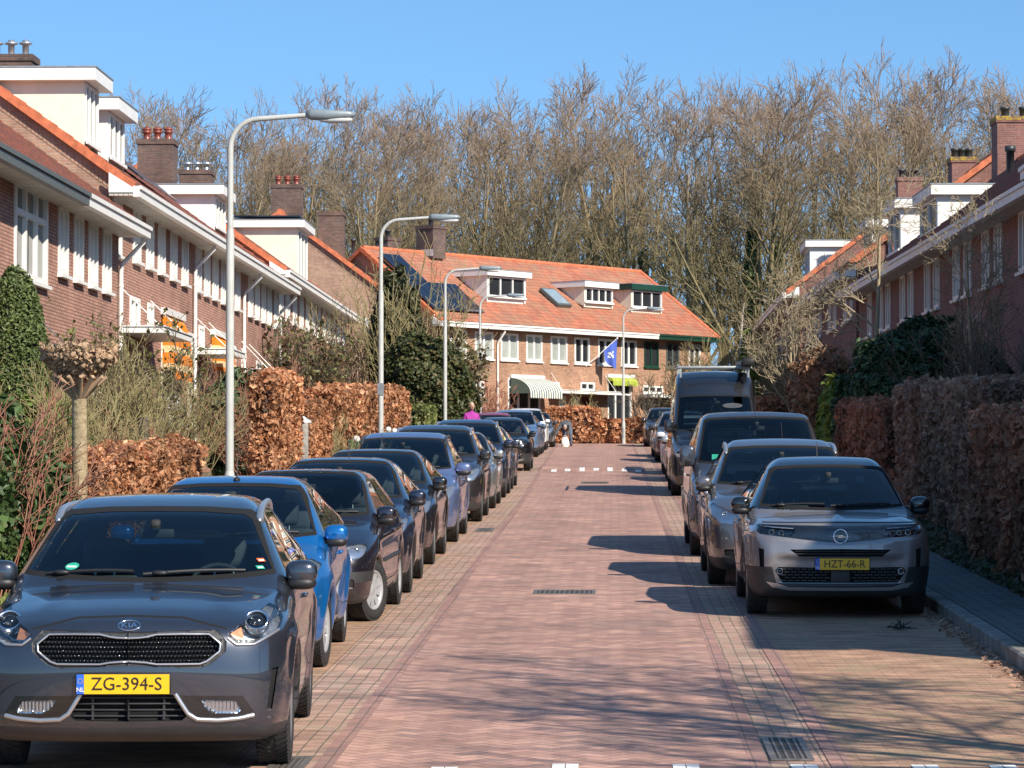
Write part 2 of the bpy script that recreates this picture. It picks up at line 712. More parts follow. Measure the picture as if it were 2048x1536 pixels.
M['road'] = herringbone_mat('red_clay_herringbone', [(.35, .195, .148), (.46, .265, .198), (.53, .31, .232), (.41, .225, .178), (.32, .20, .165)], (.23, .15, .115))
M['bay'] = paving_mat('brown_clay_pavers', (.46, .27, .175), (.38, .215, .135), (.30, .195, .125), .21, .07, .008, False, .42, (.25, .20, .12), moss=(.30, .24, .13))
M['gutter'] = paving_mat('gutter_brick_courses', (.40, .23, .17), (.46, .30, .22), (.21, .16, .115), .21, .105, .0075, True, .42, (.24, .19, .13), moss=(.33, .27, .19), wobble=.05)
M['edge'] = paving_mat('edge_course_bricks', (.40, .215, .165), (.31, .18, .15), (.24, .155, .12), .21, .105, .008, True, .2, (.2, .16, .15))
M['pavement'] = paving_mat('grey_paving_slabs', (.15, .15, .145), (.115, .118, .118), (.030, .032, .030), .30, .15, .014, False, .15, (.13, .14, .13), moss=(.11, .13, .09))
t = NT('concrete_kerb')
o_ = t.obj()
se_ = t.n('ShaderNodeSeparateXYZ', Vector=o_)
jt_ = t.math('LESS_THAN', t.math('FRACT', se_.outputs[1]), .022)
c_ = t.mix(t.range(t.noise(o_, 4, 6, .65), .32, .68), (.15, .14, .125), (.31, .295, .265))
c_ = t.mix(t.range(t.noise(o_, 1.3, 4), .52, .7), c_, (.10, .105, .075))
t.base(t.mix(t.math('MULTIPLY', jt_, .85), c_, (.04, .04, .035)))
t.P(Roughness=.85)
t.bump(t.math('SUBTRACT', t.noise(o_, 22, 4), jt_), .5, .012)
M['kerb'] = t.m
M['soil'] = plain('garden_soil', (.13, .105, .07), .95, var=.5, scale=3, bump=.6)
M['grass'] = plain('verge_grass', (.12, .14, .045), .9, var=.5, scale=8, bump=.6)
M['mark'] = plain('white_block_paint', (.80, .79, .74), .6, var=.08, scale=12)
M['iron'] = plain('cast_iron', (.21, .185, .155), .55, .5, var=.3, scale=20, bump=.3)

M['drain_gap_shade'] = plain('drain_shadow_gap', (.05, .042, .035), .8)  # dark sheet under the bars, painted as the shade in the openings


def hump(x, y):
    h = 0.0
    for a, b, c, e in ((86.6, 88.0, 91.0, 92.6),):
        if a < y < e:
            if y < b:
                h = (y - a) / (b - a)
            elif y < c:
                h = 1
            else:
                h = (e - y) / (e - c)
            h = h * h * (3 - 2 * h) * .115
    if h:
        h *= max(0.0, min(1.0, (x + 2.35) / .35)) * max(0.0, min(1.0, (1.0 - x) / .25))
    return h


XL = [(-40, -1.645), (18, -1.645), (30, -1.64), (35, -1.70), (62, -1.81), (81, -1.97), (117, -2.30), (140, -2.45)]


def xl(y):
    for (a, p), (b, q) in zip(XL, XL[1:]):
        if y <= b:
            return p + (q - p) * (y - a) / (b - a)
    return XL[-1][1]


YS = [-40, -10, 5, 12, 18] + list(np.arange(22, 86, 4.0)) + list(np.arange(86.2, 93, .3)) + list(np.arange(96, 139, 4.0)) + [139]


def strip(name, fx0, fx1, dz, mat, nx=2, ys=YS, ground=None, bumpy=False, kind='structure'):
    mb = MB()
    vs = []
    for y in ys:
        a, b = fx0(y), fx1(y)
        for i in range(nx):
            x = a + (b - a) * i / (nx - 1)
            vs.append((x, y, G(y) + dz + (hump(x, y) if bumpy else 0)))
    fs = []
    for j in range(len(ys) - 1):
        for i in range(nx - 1):
            a = j * nx + i
            fs.append((a, a + 1, a + 1 + nx, a + nx))
    mb.add(vs, fs, 0)
    o = mb.build(name, mat, fix=False)
    o['kind'] = kind
    return o


XR = .80
XGR = 1.27
XKR = 3.20
XKL = -4.15
strip('road', xl, lambda y: XR, 0.0, M['road'], 8, bumpy=True)
strip('edge_course', lambda y: xl(y) - .11, lambda y: xl(y), 0.001, M['edge'], bumpy=True)
strip('gutter', lambda y: xl(y) - .62, lambda y: xl(y) - .11, -.004, M['gutter'], 3, bumpy=True)
strip('parking_bay', lambda y: XKL, lambda y: xl(y) - .62, 0.0, M['bay'])
strip('edge_course', lambda y: XR, lambda y: XR + .11, 0.001, M['edge'], bumpy=True)
strip('gutter', lambda y: XR + .11, lambda y: XGR, -.004, M['gutter'], 3)
strip('edge_course', lambda y: XGR, lambda y: XGR + .12, 0.001, M['edge'])
strip('parking_bay', lambda y: XGR + .12, lambda y: XKR, 0.0, M['bay'])
strip('pavement', lambda y: XKR + .16, lambda y: 4.5, .125, M['pavement'])
strip('pavement', lambda y: -5.75, lambda y: XKL - .16, .125, M['pavement'])
YH = [-40, 20, 60, 100, 139]
for nm, a, b in (('kerb', XKR, XKR + .16), ('kerb', XKL - .16, XKL)):
    mb = MB()
    vs = []
    for y in YH:
        z = G(y)
        vs += [(a, y, z - .1), (a, y, z + .115), (a + .02, y, z + .13), (b - .02, y, z + .13), (b, y, z + .115), (b, y, z - .1)]
    fs = []
    for j in range(len(YH) - 1):
        for i in range(5):
            q = j * 6 + i
            fs.append((q, q + 1, q + 7, q + 6))
    mb.add(vs, fs)
    o = mb.build(nm, M['kerb'])
    o['kind'] = 'structure'
# gardens: soil that rises gently to the house fronts
strip('garden_ground', lambda y: -11.2, lambda y: -5.75, .16, M['soil'], 2)
strip('garden_ground', lambda y: 4.5, lambda y: 10.5, .15, M['soil'], 2)
# cross street at the top
mb = MB()
zt = G(139)
mb.add([(-30, 139, zt), (40, 139, zt), (40, 144, zt), (-30, 144, zt)], [(0, 1, 2, 3)])
o = mb.build('cross_street', M['road'])
o['kind'] = 'structure'
# the lie of the land
mb = MB()
gy = [-60, -20, 20, 60, 100, 139, 160, 175, 200, 240, 300, 420, 700]
gx = [-400, -120, -40, -12, 12, 40, 120, 400]
vs_ = []
for y in gy:
    for x in gx:
        vs_.append((x, y, G(y) - .05))
fs_ = []
for j in range(len(gy) - 1):
    for i in range(len(gx) - 1):
        a = j * len(gx) + i
        fs_.append((a, a + 1, a + 1 + len(gx), a + len(gx)))
mb.add(vs_, fs_)
o = mb.build('ground', M['soil'], fix=False)
o['kind'] = 'structure'

# painted blocks: teeth of the raised table, and the row at the near edge
for i, (px, py) in enumerate(((1109, 946), (1136, 943.4), (1164.6, 943.4), (1192.5, 941), (1220, 943.4), (1248.5, 943.5), (1276, 947))):
    mb = MB()
    d0 = 86.85 + (947 - py) * .055
    L_ = .85 if px in (1164.6, 1220) else .5
    xx = X(px, 88.0)
    w = .155
    for qx in (0, 1):
        for qy in (0, 1):
            x0, x1 = xx - w / 2 + qx * w / 2 + .004, xx - w / 2 + (qx + 1) * w / 2 - .004
            y0, y1 = d0 + qy * L_ / 2 + .006, d0 + (qy + 1) * L_ / 2 - .006
            v = [(x, y, G(y) + hump(x, y) + .006) for x, y in ((x0, y0), (x1, y0), (x1, y1), (x0, y1))]
            mb.add(v, [(0, 1, 2, 3)])
    o = mb.build('hump_marking', M['mark'], fix=False)
    o['kind'] = 'structure'
for px in (890, 1130, 1371, 1607, 1848, 2003):
    mb = MB()
    xx = X(px, 18.1)
    for q in (0, 1):
        x0 = xx - .08 + q * .08 + .003
        x1 = x0 + .074
        mb.add([(x, y, G(y) + .005) for x, y in ((x0, 17.8), (x1, 17.8), (x1, 18.27 if px > 900 else 18.1), (x0, 18.27 if px > 900 else 18.1))], [(0, 1, 2, 3)])
    o = mb.build('road_marking', M['mark'], fix=False)
    o['kind'] = 'structure'


def grate(x0, x1, y0, y1, label, bars=9):
    xc, yc = (x0 + x1) / 2, (y0 + y1) / 2
    root = empty('drain_cover', (xc, yc, G(yc)), 0, label, 'drain cover', 'drain covers in the street', rx=math.atan(SLOPE))
    mb = MB()
    w, l = (x1 - x0) / 2, (y1 - y0) / 2
    mb.box(-w, w, -l, -l + .04, 0, .008)
    mb.box(-w, w, l - .04, l, 0, .008)
    mb.box(-w, -w + .04, -l + .04, l - .04, 0, .008)
    mb.box(w - .04, w, -l + .04, l - .04, 0, .008)
    mb.build('rim', M['iron'], root)
    mb = MB()
    for i in range(bars):
        x = -w + .04 + (2 * w - .08) * (i + .5) / bars
        mb.box(x - .008, x + .008, -l + .04, l - .04, 0, .007)
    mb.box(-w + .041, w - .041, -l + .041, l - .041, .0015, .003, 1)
    mb.build('grid', [M['iron'], M['drain_gap_shade']], root)
    return root


grate(.93, 1.19, 18.5, 19.7, 'flat iron gully cover in the right gutter near the white blocks', 4)
grate(-2.02, -1.80, 17.9, 18.6, 'iron gully cover beside the front wheel of the nearest grey car', 4)
grate(-.88, -.20, 33.8, 34.5, 'round iron manhole grid in the middle of the road beside the shadows', 11)
grate(-.80, -.12, 75.8, 77.5, 'dark manhole grid inside the shadow of the tall black van', 11)
grate(-2.2, -1.93, 49.3, 50.5, 'grey gully cover in the left gutter beside the lavender car', 4)
# ---------------------------------------------------------------- houses
def wall_grid(mb, L0, L1, z0, z1, openings, y=0.0, reveal=.10, mat=0, rmat=0):
    """wall in the local XZ plane at y, facing -Y, with openings [(x0,x1,z0,z1)] and reveals going back"""
    xs = sorted(set([L0, L1] + [min(max(o[0], L0), L1) for o in openings] + [min(max(o[1], L0), L1) for o in openings]))
    zs = sorted(set([z0, z1] + [min(max(o[2], z0), z1) for o in openings] + [min(max(o[3], z0), z1) for o in openings]))
    for i in range(len(xs) - 1):
        run = None
        for j in range(len(zs) - 1):
            cx, cz = (xs[i] + xs[i + 1]) / 2, (zs[j] + zs[j + 1]) / 2
            hole = any(o[0] < cx < o[1] and o[2] < cz < o[3] for o in openings)
            if not hole:
                run = (run[0], zs[j + 1]) if run else (zs[j], zs[j + 1])
            if hole or j == len(zs) - 2:
                if run:
                    a, b = xs[i], xs[i + 1]
                    mb.add([(a, y, run[0]), (b, y, run[0]), (b, y, run[1]), (a, y, run[1])], [(0, 1, 2, 3)], mat)
                    run = None
    for x0, x1, a, b in openings:
        r = reveal
        mb.add([(x0, y, a), (x0, y, b), (x0, y + r, b), (x0, y + r, a)], [(0, 1, 2, 3)], rmat)
        mb.add([(x1, y, a), (x1, y + r, a), (x1, y + r, b), (x1, y, b)], [(0, 1, 2, 3)], rmat)
        mb.add([(x0, y, b), (x1, y, b), (x1, y + r, b), (x0, y + r, b)], [(0, 1, 2, 3)], rmat)
        mb.add([(x0, y, a), (x0, y + r, a), (x1, y + r, a), (x1, y, a)], [(0, 1, 2, 3)], rmat)


def window(parent, x0, x1, z0, z1, y=0.0, cols=2, transom=None, pane='pane_dark', frame='white', fw=.075, sill=True, proud=.03, name='window', label=None):
    """timber window filling an opening; pane is a sub-part"""
    mb = MB()
    yo, yi = y - proud, y + .07
    mb.box(x0, x0 + fw, yo, yi, z0, z1)
    mb.box(x1 - fw, x1, yo, yi, z0, z1)
    mb.box(x0 + fw, x1 - fw, yo, yi, z1 - fw, z1)
    mb.box(x0 + fw, x1 - fw, yo, yi, z0, z0 + fw)
    for c in range(1, cols):
        xc = x0 + (x1 - x0) * c / cols
        mb.box(xc - fw * .55, xc + fw * .55, yo + .01, yi - .004, z0 + fw, z1 - fw)
    if transom:
        zt_ = z0 + (z1 - z0) * transom
        last = x0 + fw
        for c in range(1, cols + 1):
            xc = x0 + (x1 - x0) * c / cols
            e = (xc - fw * .55) if c < cols else x1 - fw
            mb.box(last, e, yo + .015, yi - .008, zt_ - fw * .5, zt_ + fw * .5)
            last = xc + fw * .55
    if sill:
        mb.box(x0 - .05, x1 + .05, yo - .07, yi - .02, z0 - .07, z0 - .003)
    w = mb.build(name, M[frame], parent)
    if label:
        w['label'] = label
    pb = MB()
    pb.add([(x0 + fw * .5, y + .045, z0 + fw * .5), (x1 - fw * .5, y + .045, z0 + fw * .5), (x1 - fw * .5, y + .045, z1 - fw * .5), (x0 + fw * .5, y + .045, z1 - fw * .5)], [(0, 1, 2, 3)])
    pb.build('pane', M[pane], w, fix=False)
    return w


def tiles(name, mats, parent, x0, x1, y0, z0, run, rise, seed=1, tw=.23, row=.29, holes=(), amp=.022):
    """pantile roof slope: from the eave (y0,z0) back by run and up by rise, real corrugation and stepped rows"""
    rg = np.random.default_rng(seed)
    sl_ = math.hypot(run, rise)
    nr = max(2, int(round(sl_ / row)))
    nc = max(2, int(round((x1 - x0) / tw)))
    k = 4
    us = np.linspace(x0, x1, nc * k + 1)
    ph = (us - x0) / (x1 - x0) * nc * 2 * np.pi
    wave = (np.sin(ph) * .8 + np.sin(2 * ph + .6) * .3) * amp
    ny, nz = -rise / sl_, run / sl_      # outward normal (y,z)
    V, Q, C = [], [], []
    base = 0
    for r_ in range(nr):
        s0, s1 = r_ / nr, (r_ + 1.08) / nr
        for s, up in ((s0, .034), (min(s1, 1.0), .006)):
            off = wave + up
            yy = y0 + run * s + ny * off
            zz = z0 + rise * s + nz * off
            V.append(np.stack([us, yy, zz], 1))
        # lip
        off = wave + .034 - .03
        V.append(np.stack([us, y0 + run * s0 + ny * off, z0 + rise * s0 + nz * off], 1))
        n = len(us)
        i = np.arange(n - 1)
        keep = np.ones(n - 1, bool)
        sm = (s0 + 1 / nr / 2)
        xm = (us[:-1] + us[1:]) / 2
        for hx0, hx1, hs0, hs1 in holes:
            if hs0 < sm < hs1:
                keep &= ~((xm > hx0) & (xm < hx1))
        i = i[keep]
        Q.append(np.stack([base + i, base + i + 1, base + n + i + 1, base + n + i], 1))
        Q.append(np.stack([base + 2 * n + i, base + 2 * n + i + 1, base + i + 1, base + i], 1))
        tile = rg.random(nc)
        cc = tile[np.minimum(i // k, nc - 1)]
        C.append(cc)
        C.append(cc)
        base += 3 * n
    V = np.concatenate(V)
    Q = np.concatenate(Q)
    C = np.concatenate(C)
    me = np_mesh(name, V, Q, mats, True, np.stack([C, C, C], 1))
    return mesh_obj(name, me, parent)


def tubes_pipe(parent, x, z0, z1, y=-.07, mat='white', overhang=.5):
    mb = MB()
    pts = [(x, -overhang, z1), (x, -overhang, z1 - .15), (x, y - .02, z1 - .62), (x, y, z1 - .75), (x, y, z0)]
    mb.tube(pts, .05, 8)
    for z in (z1 - 1.1, (z0 + z1) / 2):
        mb.tube([(x, y, z), (x, y, z + .05)], .062, 8)
    return mb.build('downpipe', M[mat], parent)


def chimney(parent, x, y, w, d, z0, z1, pots='red', n=3, mat='brick_chim', flash=True, lichen=False, along='y'):
    mb = MB()
    mb.box(x - w / 2, x + w / 2, y - d / 2, y + d / 2, z0, z1 - .16)
    mb.box(x - w / 2 - .04, x + w / 2 + .04, y - d / 2 - .04, y + d / 2 + .04, z1 - .16, z1)
    if flash:
        for k in range(4):
            mb.box(x - w / 2 - .012, x - w / 2 - .002, y - d / 2 + k * d / 4, y - d / 2 + (k + .8) * d / 4, z0 + .1 + k * .0, z0 + .42, 1)
    if lichen:
        mb.box(x - w / 2 - .05, x + w / 2 + .05, y - d / 2 - .05, y + d / 2 + .05, z1 - .10, z1 + .02, 2)
    c = mb.build('chimney', [M[mat], M['lead'], M['lichen']], parent)
    for k in range(n):
        pb = MB()
        t = (k + .5) / n - .5
        cx, cy = (x, y + t * (d - .1)) if along == 'y' else (x + t * (w - .1), y)
        T = Matrix.Translation((cx, cy, z1))
        if pots == 'red':
            pb.lathe([(.13, 0), (.13, .05), (.105, .1), (.105, .22), (.15, .24), (.15, .28), (.1, .3), (.15, .33), (.15, .37), (.06, .42), (0, .43)], 14, T)
            pb.build('chimney_pot', M['terracotta'], c)
        elif pots == 'steel':
            pb.lathe([(.08, 0), (.08, .28), (.16, .30), (.16, .34), (.08, .36), (.08, .40), (0, .42)], 12, T)
            pb.build('chimney_flue', M['steel'], c)
        elif pots == 'cowl':
            pb.lathe([(.1, 0), (.1, .16), (.06, .16), (.06, .22), (.22, .22), (.16, .30), (0, .34)], 12, T)
            pb.build('chimney_cowl', M['steel'], c)
        elif pots == 'dark':
            pb.lathe([(.12, 0), (.12, .28), (.15, .28), (.15, .36), (0, .38)], 12, T)
            pb.build('chimney_pot', M['dark_metal'], c)
    return c


t = NT('yellow_lichen')
o_ = t.obj()
t.base(t.mix(t.range(t.noise(o_, 9, 4), .4, .6), (.42, .27, .03), (.16, .10, .06)))
t.P(Roughness=.9)
M['lichen'] = t.m


def dormer(parent, x0, x1, yf, zb, zt, pitch, eave_y, eave_z, cheek='cream', fascia='white', cols=3, pane='pane_mid', over=.28, label=None, solar=False, siding=0):
    """flat-roofed box dormer: front at y=yf from zb to zt, running back into the slope"""
    yb = eave_y + (zt - eave_z) / pitch + .3
    mb = MB()
    fh = .30
    # side cheeks and front apron as one box with sloped underside hidden in the roof
    for xa, xb in ((x0, x0 + .06), (x1 - .06, x1)):
        out = [(yf, zb - .1), (yb, zt - fh), (yf, zt - fh)]
        ys_ = eave_y + (zb - .25 - eave_z) / pitch
        out = [(yf, zb - .25), (yb, zt - fh - .05), (yb, zt - fh), (yf, zt - fh)]
        mb.prism(out, 'x', xa, xb, 0)
    mb.box(x0 + .06, x1 - .06, yf + .10, yf + .14, zb - .25, zt - fh, 0)
    if siding:
        for xa, s in ((x0, -1), (x1, 1)):
            n = 9
            for i in range(n):
                ya = yf + (yb - yf) * i / n
                zl = zb - .25 + (zt - fh - zb + .2) * i / n
                mb.box(min(xa, xa + s * .012), max(xa, xa + s * .012), ya, ya + (yb - yf) / n - .03, zl + .1, zt - fh - .002, 0)
    # roof slab with deep fascia
    mb.box(x0 - over, x1 + over, yf - over, yb, zt - fh, zt - .03, 1)
    mb.box(x0 - over - .02, x1 + over + .02, yf - over - .02, yb, zt - .028, zt, 2)
    d = mb.build('dormer', [M[cheek], M[fascia], M['zinc']], parent)
    if label:
        d['label'] = label
    wb = MB()
    fw = .07
    z0, z1 = zb, zt - fh - .02
    wx0, wx1 = x0 + .065, x1 - .065
    for c in range(cols + 1):
        xc = wx0 + (wx1 - wx0) * c / cols
        a = max(wx0, xc - fw / 2 - (.03 if c in (0, cols) else 0))
        wb.box(a, min(wx1, xc + fw / 2 + (.03 if c in (0, cols) else 0)), yf - .03, yf + .06, z0, z1)
    for c in range(cols):
        xa = wx0 + (wx1 - wx0) * c / cols + fw / 2 + (.035 if c == 0 else 0)
        xb = wx0 + (wx1 - wx0) * (c + 1) / cols - fw / 2 - (.035 if c == cols - 1 else 0)
        wb.box(xa, xb, yf - .02, yf + .05, z0, z0 + fw)
        wb.box(xa, xb, yf - .02, yf + .05, z1 - fw, z1)
    wb.box(wx0 - .08, wx1 + .08, yf - .08, yf - .035, z0 - .06, z0 + .02)
    wb.build('window_frame', M['white'], d)
    for c in range(cols):
        xa = wx0 + (wx1 - wx0) * c / cols
        xb = wx0 + (wx1 - wx0) * (c + 1) / cols
        pb = MB()
        pb.add([(xa + .03, yf + .03, z0 + .03), (xb - .03, yf + .03, z0 + .03), (xb - .03, yf + .03, z1 - .03), (xa + .03, yf + .03, z1 - .03)], [(0, 1, 2, 3)])
        pb.build('pane', M[pane], d, fix=False)
    if solar:
        sb = MB()
        sb.box(x0 - .1, x1 + .1, yf - .1, yb - .5, zt + .10, zt + .15)
        sb.build('solar_panel', M['solar'], d)
    return d


def canopy(parent, x0, x1, z, depth=.9, mat='white', rods=True):
    mb = MB()
    mb.box(x0, x1, -depth, .0, z, z + .13)
    mb.box(x0 - .03, x1 + .03, -depth - .03, .0, z + .132, z + .16)
    if rods:
        for xx in (x0 + .25, x1 - .25):
            mb.tube([(xx, -depth + .1, z + .15), (xx, -.02, z + .95)], .014, 5)
    return mb.build('door_canopy', M[mat], parent)


def awning_mat(name, ca, cb, per):
    t = NT(name)
    sep = t.n('ShaderNodeSeparateXYZ', Vector=t.obj())
    w = t.math('FRACT', t.math('DIVIDE', sep.outputs[0], per))
    f = t.math('GREATER_THAN', w, .5)
    t.base(t.mix(f, ca, cb))
    t.P(Roughness=.85)
    return t.m


M['awn_green'] = awning_mat('green_white_stripe', (.72, .72, .66), (.11, .16, .13), .17)
M['awn_orange'] = awning_mat('orange_stripe', (.82, .21, .0), (.80, .50, .18), .36)
t = NT('orange_band')
sep_ = t.n('ShaderNodeSeparateXYZ', Vector=t.obj())
t.base(t.mix(t.math('GREATER_THAN', t.math('FRACT', t.math('DIVIDE', sep_.outputs[2], .42)), .62), (.80, .22, .005), (.80, .58, .30)))
t.P(Roughness=.85)
M['awn_orange'] = t.m
M['awn_lime'] = awning_mat('lime_fabric', (.34, .40, .05), (.38, .44, .07), .5)


def awning(parent, x0, x1, z1, z0, out, mat, rolled=False, label=None):
    mb = MB()
    n, k = 14, 8
    prof = []
    for j in range(k + 1):
        a = (math.pi / 2) * j / k
        prof.append((-.03 - out * math.sin(a) ** 1.1, z1 - (z1 - z0 - .18) * (1 - math.cos(a))))
    prof.append((-.03 - out, z0))
    vs = []
    xs_ = np.linspace(x0, x1, n * 2 + 1)
    for (y, z) in prof:
        for i, x in enumerate(xs_):
            dz = -.05 * (i % 2) if (y, z) == prof[-1] else 0
            vs.append((x, y, z + dz))
    m = len(xs_)
    fs = [(a * m + b, a * m + b + 1, (a + 1) * m + b + 1, (a + 1) * m + b) for a in range(len(prof) - 1) for b in range(m - 1)]
    mb.add(vs, fs, 0, False)
    # side gores
    for e in (0, m - 1):
        idx = [(prof[a][0], prof[a][1]) for a in range(len(prof) - 1)]
        x = xs_[e]
        vv = [(x, y, z) for y, z in idx] + [(x, -.03, z0 + .18)]
        mb.add(vv, [tuple(range(len(vv)))], 0)
    mb.box(x0 - .06, x1 + .06, -.14, -.0, z1, z1 + .16, 1)
    a = mb.build('awning', [M[mat], M['white']], parent, fix=False)
    if label:
        a['label'] = label
    return a


def solar_array(parent, x0, x1, eave_y, eave_z, pitch, s0, s1, nx, ny, off=.14):
    """panels lying on the slope between horizontal runs s0..s1 from the eave"""
    L_ = math.hypot(1, pitch)
    ny_, nz_ = -pitch / L_, 1 / L_
    for i in range(nx):
        for j in range(ny):
            xa = x0 + (x1 - x0) * i / nx + .015
            xb = x0 + (x1 - x0) * (i + 1) / nx - .015
            ra = s0 + (s1 - s0) * j / ny + .012
            rb = s0 + (s1 - s0) * (j + 1) / ny - .012
            mb = MB()

            def P(x, r_, o):
                return (x, eave_y + r_ + ny_ * o, eave_z + r_ * pitch + nz_ * o)
            v = [P(xa, ra, off), P(xb, ra, off), P(xb, rb, off), P(xa, rb, off), P(xa, ra, off - .05), P(xb, ra, off - .05), P(xb, rb, off - .05), P(xa, rb, off - .05)]
            mb.add(v, [(0, 1, 2, 3), (4, 7, 6, 5), (0, 4, 5, 1), (1, 5, 6, 2), (2, 6, 7, 3), (3, 7, 4, 0)])
            mb.build('solar_panel', M['solar'], parent)


def terrace(label, loc, rz, L, depth, zf, eave, pitch, brick, gbrick, tile, openings, cat='house', over=.55, verge=True, gutters=None, base=-3.0, roof_holes=(), group=None, seed=1, lead=False, downpipes=(), name='terrace_house'):
    """local: X along the front 0..L, front wall at y=0 facing -Y, depth along +Y. z is world height minus loc z"""
    root = empty(name, loc, rz, label, cat, group)
    mb = MB()
    wall_grid(mb, 0, L, base, eave - .02, openings)
    mb.add([(0, depth, base), (L, depth, base), (L, depth, eave), (0, depth, eave)], [(3, 2, 1, 0)], 0)
    rz_ = eave + pitch * depth / 2
    run = depth / 2 + over
    ez = eave - over * pitch
    lift = .16
    e0 = ez + lift + over * pitch * .62

    def zl(y):
        return e0 + (rz_ + lift - e0) * (min(y, depth - y) + over) / run - .10
    for x in (0, L):
        mb.add([(x, 0, base), (x, depth, base), (x, depth, zl(depth)), (x, depth / 2, zl(depth / 2)), (x, 0, zl(0))], [(0, 1, 2, 3, 4)], 1)
    mb.build('wall', [M[brick], M[gbrick]], root, fix=False)
    rf = tiles('roof', M[tile], root, -.12, L + .12, -over, ez + lift + over * pitch * .62, run, rise=rz_ - ez - over * pitch * .62, seed=seed, holes=roof_holes)
    # back slope and ridge
    bb = MB()
    bb.add([(-.12, depth / 2, rz_ + lift), (L + .12, depth / 2, rz_ + lift), (L + .12, depth + over, e0), (-.12, depth + over, e0)], [(0, 1, 2, 3)])
    bs = bb.build('roof_back', M['tile_brown'], root, fix=False)
    at = bs.data.color_attributes.new('Col', 'FLOAT_COLOR', 'CORNER')
    rb = MB()
    n = int(L / .4)
    for i in range(n):
        xa, xb = i * L / n, (i + 1) * L / n - .012
        rb.tube([(xa, depth / 2, rz_ + lift + .01), (xb, depth / 2, rz_ + lift + .01)], [.115, .125], 8)
    rb.build('ridge', M['orange_tile'], root)
    if verge:
        for x, s in ((0, -1), (L, 1)):
            vb = MB()
            m = int(run / .33)
            for i in range(m):
                for yy0, dirn in ((-over, 1), (depth + over, -1)):
                    ya, yb = yy0 + dirn * run * i / m, yy0 + dirn * run * (i + 1) / m
                    za = e0 + (rz_ + lift - e0) * i / m
                    zb = e0 + (rz_ + lift - e0) * (i + 1) / m
                    k = .03
                    v = [(x + s * .16, ya, za - .16), (x + s * .16, yb, zb - .16), (x + s * .16, yb, zb + .05), (x + s * .16, ya, za + .05 + k)]
                    v += [(x - s * .12, p[1], p[2]) for p in v]
                    vb.add(v, [(0, 1, 2, 3), (7, 6, 5, 4), (3, 2, 6, 7), (0, 3, 7, 4), (1, 0, 4, 5), (2, 1, 5, 6)])
            vb.build('verge', M['orange_tile'], root)
        # soldier course under the verge
        sb = MB()
        for x, s in ((0, -1),):
            pts = [(0, zl(0)), (depth / 2, zl(depth / 2)), (depth, zl(depth))]
            for (ya, za), (yb, zb) in zip(pts, pts[1:]):
                m = int(abs(yb - ya) / .085)
                for i in range(m):
                    a, b = i / m, (i + .86) / m
                    yA, yB = ya + (yb - ya) * a, ya + (yb - ya) * b
                    zA, zB = za + (zb - za) * a, za + (zb - za) * b
                    sb.add([(x + s * .012, yA, zA - .36), (x + s * .012, yB, zB - .36), (x + s * .012, yB, zB - .05), (x + s * .012, yA, zA - .05),
                            (x, yA, zA - .36), (x, yB, zB - .36), (x, yB, zB - .05), (x, yA, zA - .05)],
                           [(0, 1, 2, 3), (0, 4, 5, 1), (2, 6, 7, 3), (1, 5, 6, 2), (0, 3, 7, 4)])
        sb.build('verge_brick_course', M[gbrick], root)
    if lead:
        lb = MB()
        for i in range(9):
            y = .5 + i * .42
            zc = lead + (y) * pitch
            lb.box(-.02, -.004, y, y + .26, zc - .02, zc + .24)
        lb.build('lead_flashing', M['lead'], root)
    # soffit, gutter and fascia
    for (ga, gb_, gm) in (gutters or [(-.2, L + .2, 'white')]):
        gb = MB()
        gb.box(ga, gb_, -over - .12, -over + .02, e0 - .26, e0 - .03, 0)
        gb.box(ga, gb_, -over - .16, -over - .12, e0 - .10, e0 - .02, 0)
        k = 5
        for i in range(k):
            ya = -over + .02 + (over - .03) * i / k
            gb.box(ga + .005, gb_ - .005, ya, ya + (over - .03) / k - .012, e0 - .235, e0 - .20, 1)
        gb.box(ga + .006, gb_ - .006, -over + .02, -.01, e0 - .20, e0 - .17, 2)
        for xa in (ga, gb_ - .06):
            if (xa < .5 or xa > L - .5):
                gb.prism([(-over + .022, e0 - .165), (-.012, e0 - .165), (-.012, zl(0) - .03), (-over + .022, e0 - .06)], 'x', xa + .008, xa + .052, 0)
        gb.build('gutter', [M[gm], M['soffit'], M['darkfascia']], root)
    for x in downpipes:
        tubes_pipe(root, x, base + 2.0, e0 - .2, overhang=over)
    return root, e0, over


# ---- left row: fronts face +X, local X runs up the street, so rotation +90
def left_x(px, xf, d0):
    """px of something on the facade at x=xf  ->  distance along the block that starts at d0"""
    return F_PX * xf / (px - 1227.0) - d0


def zrel(py, d, base):
    return Z(py, d) - base


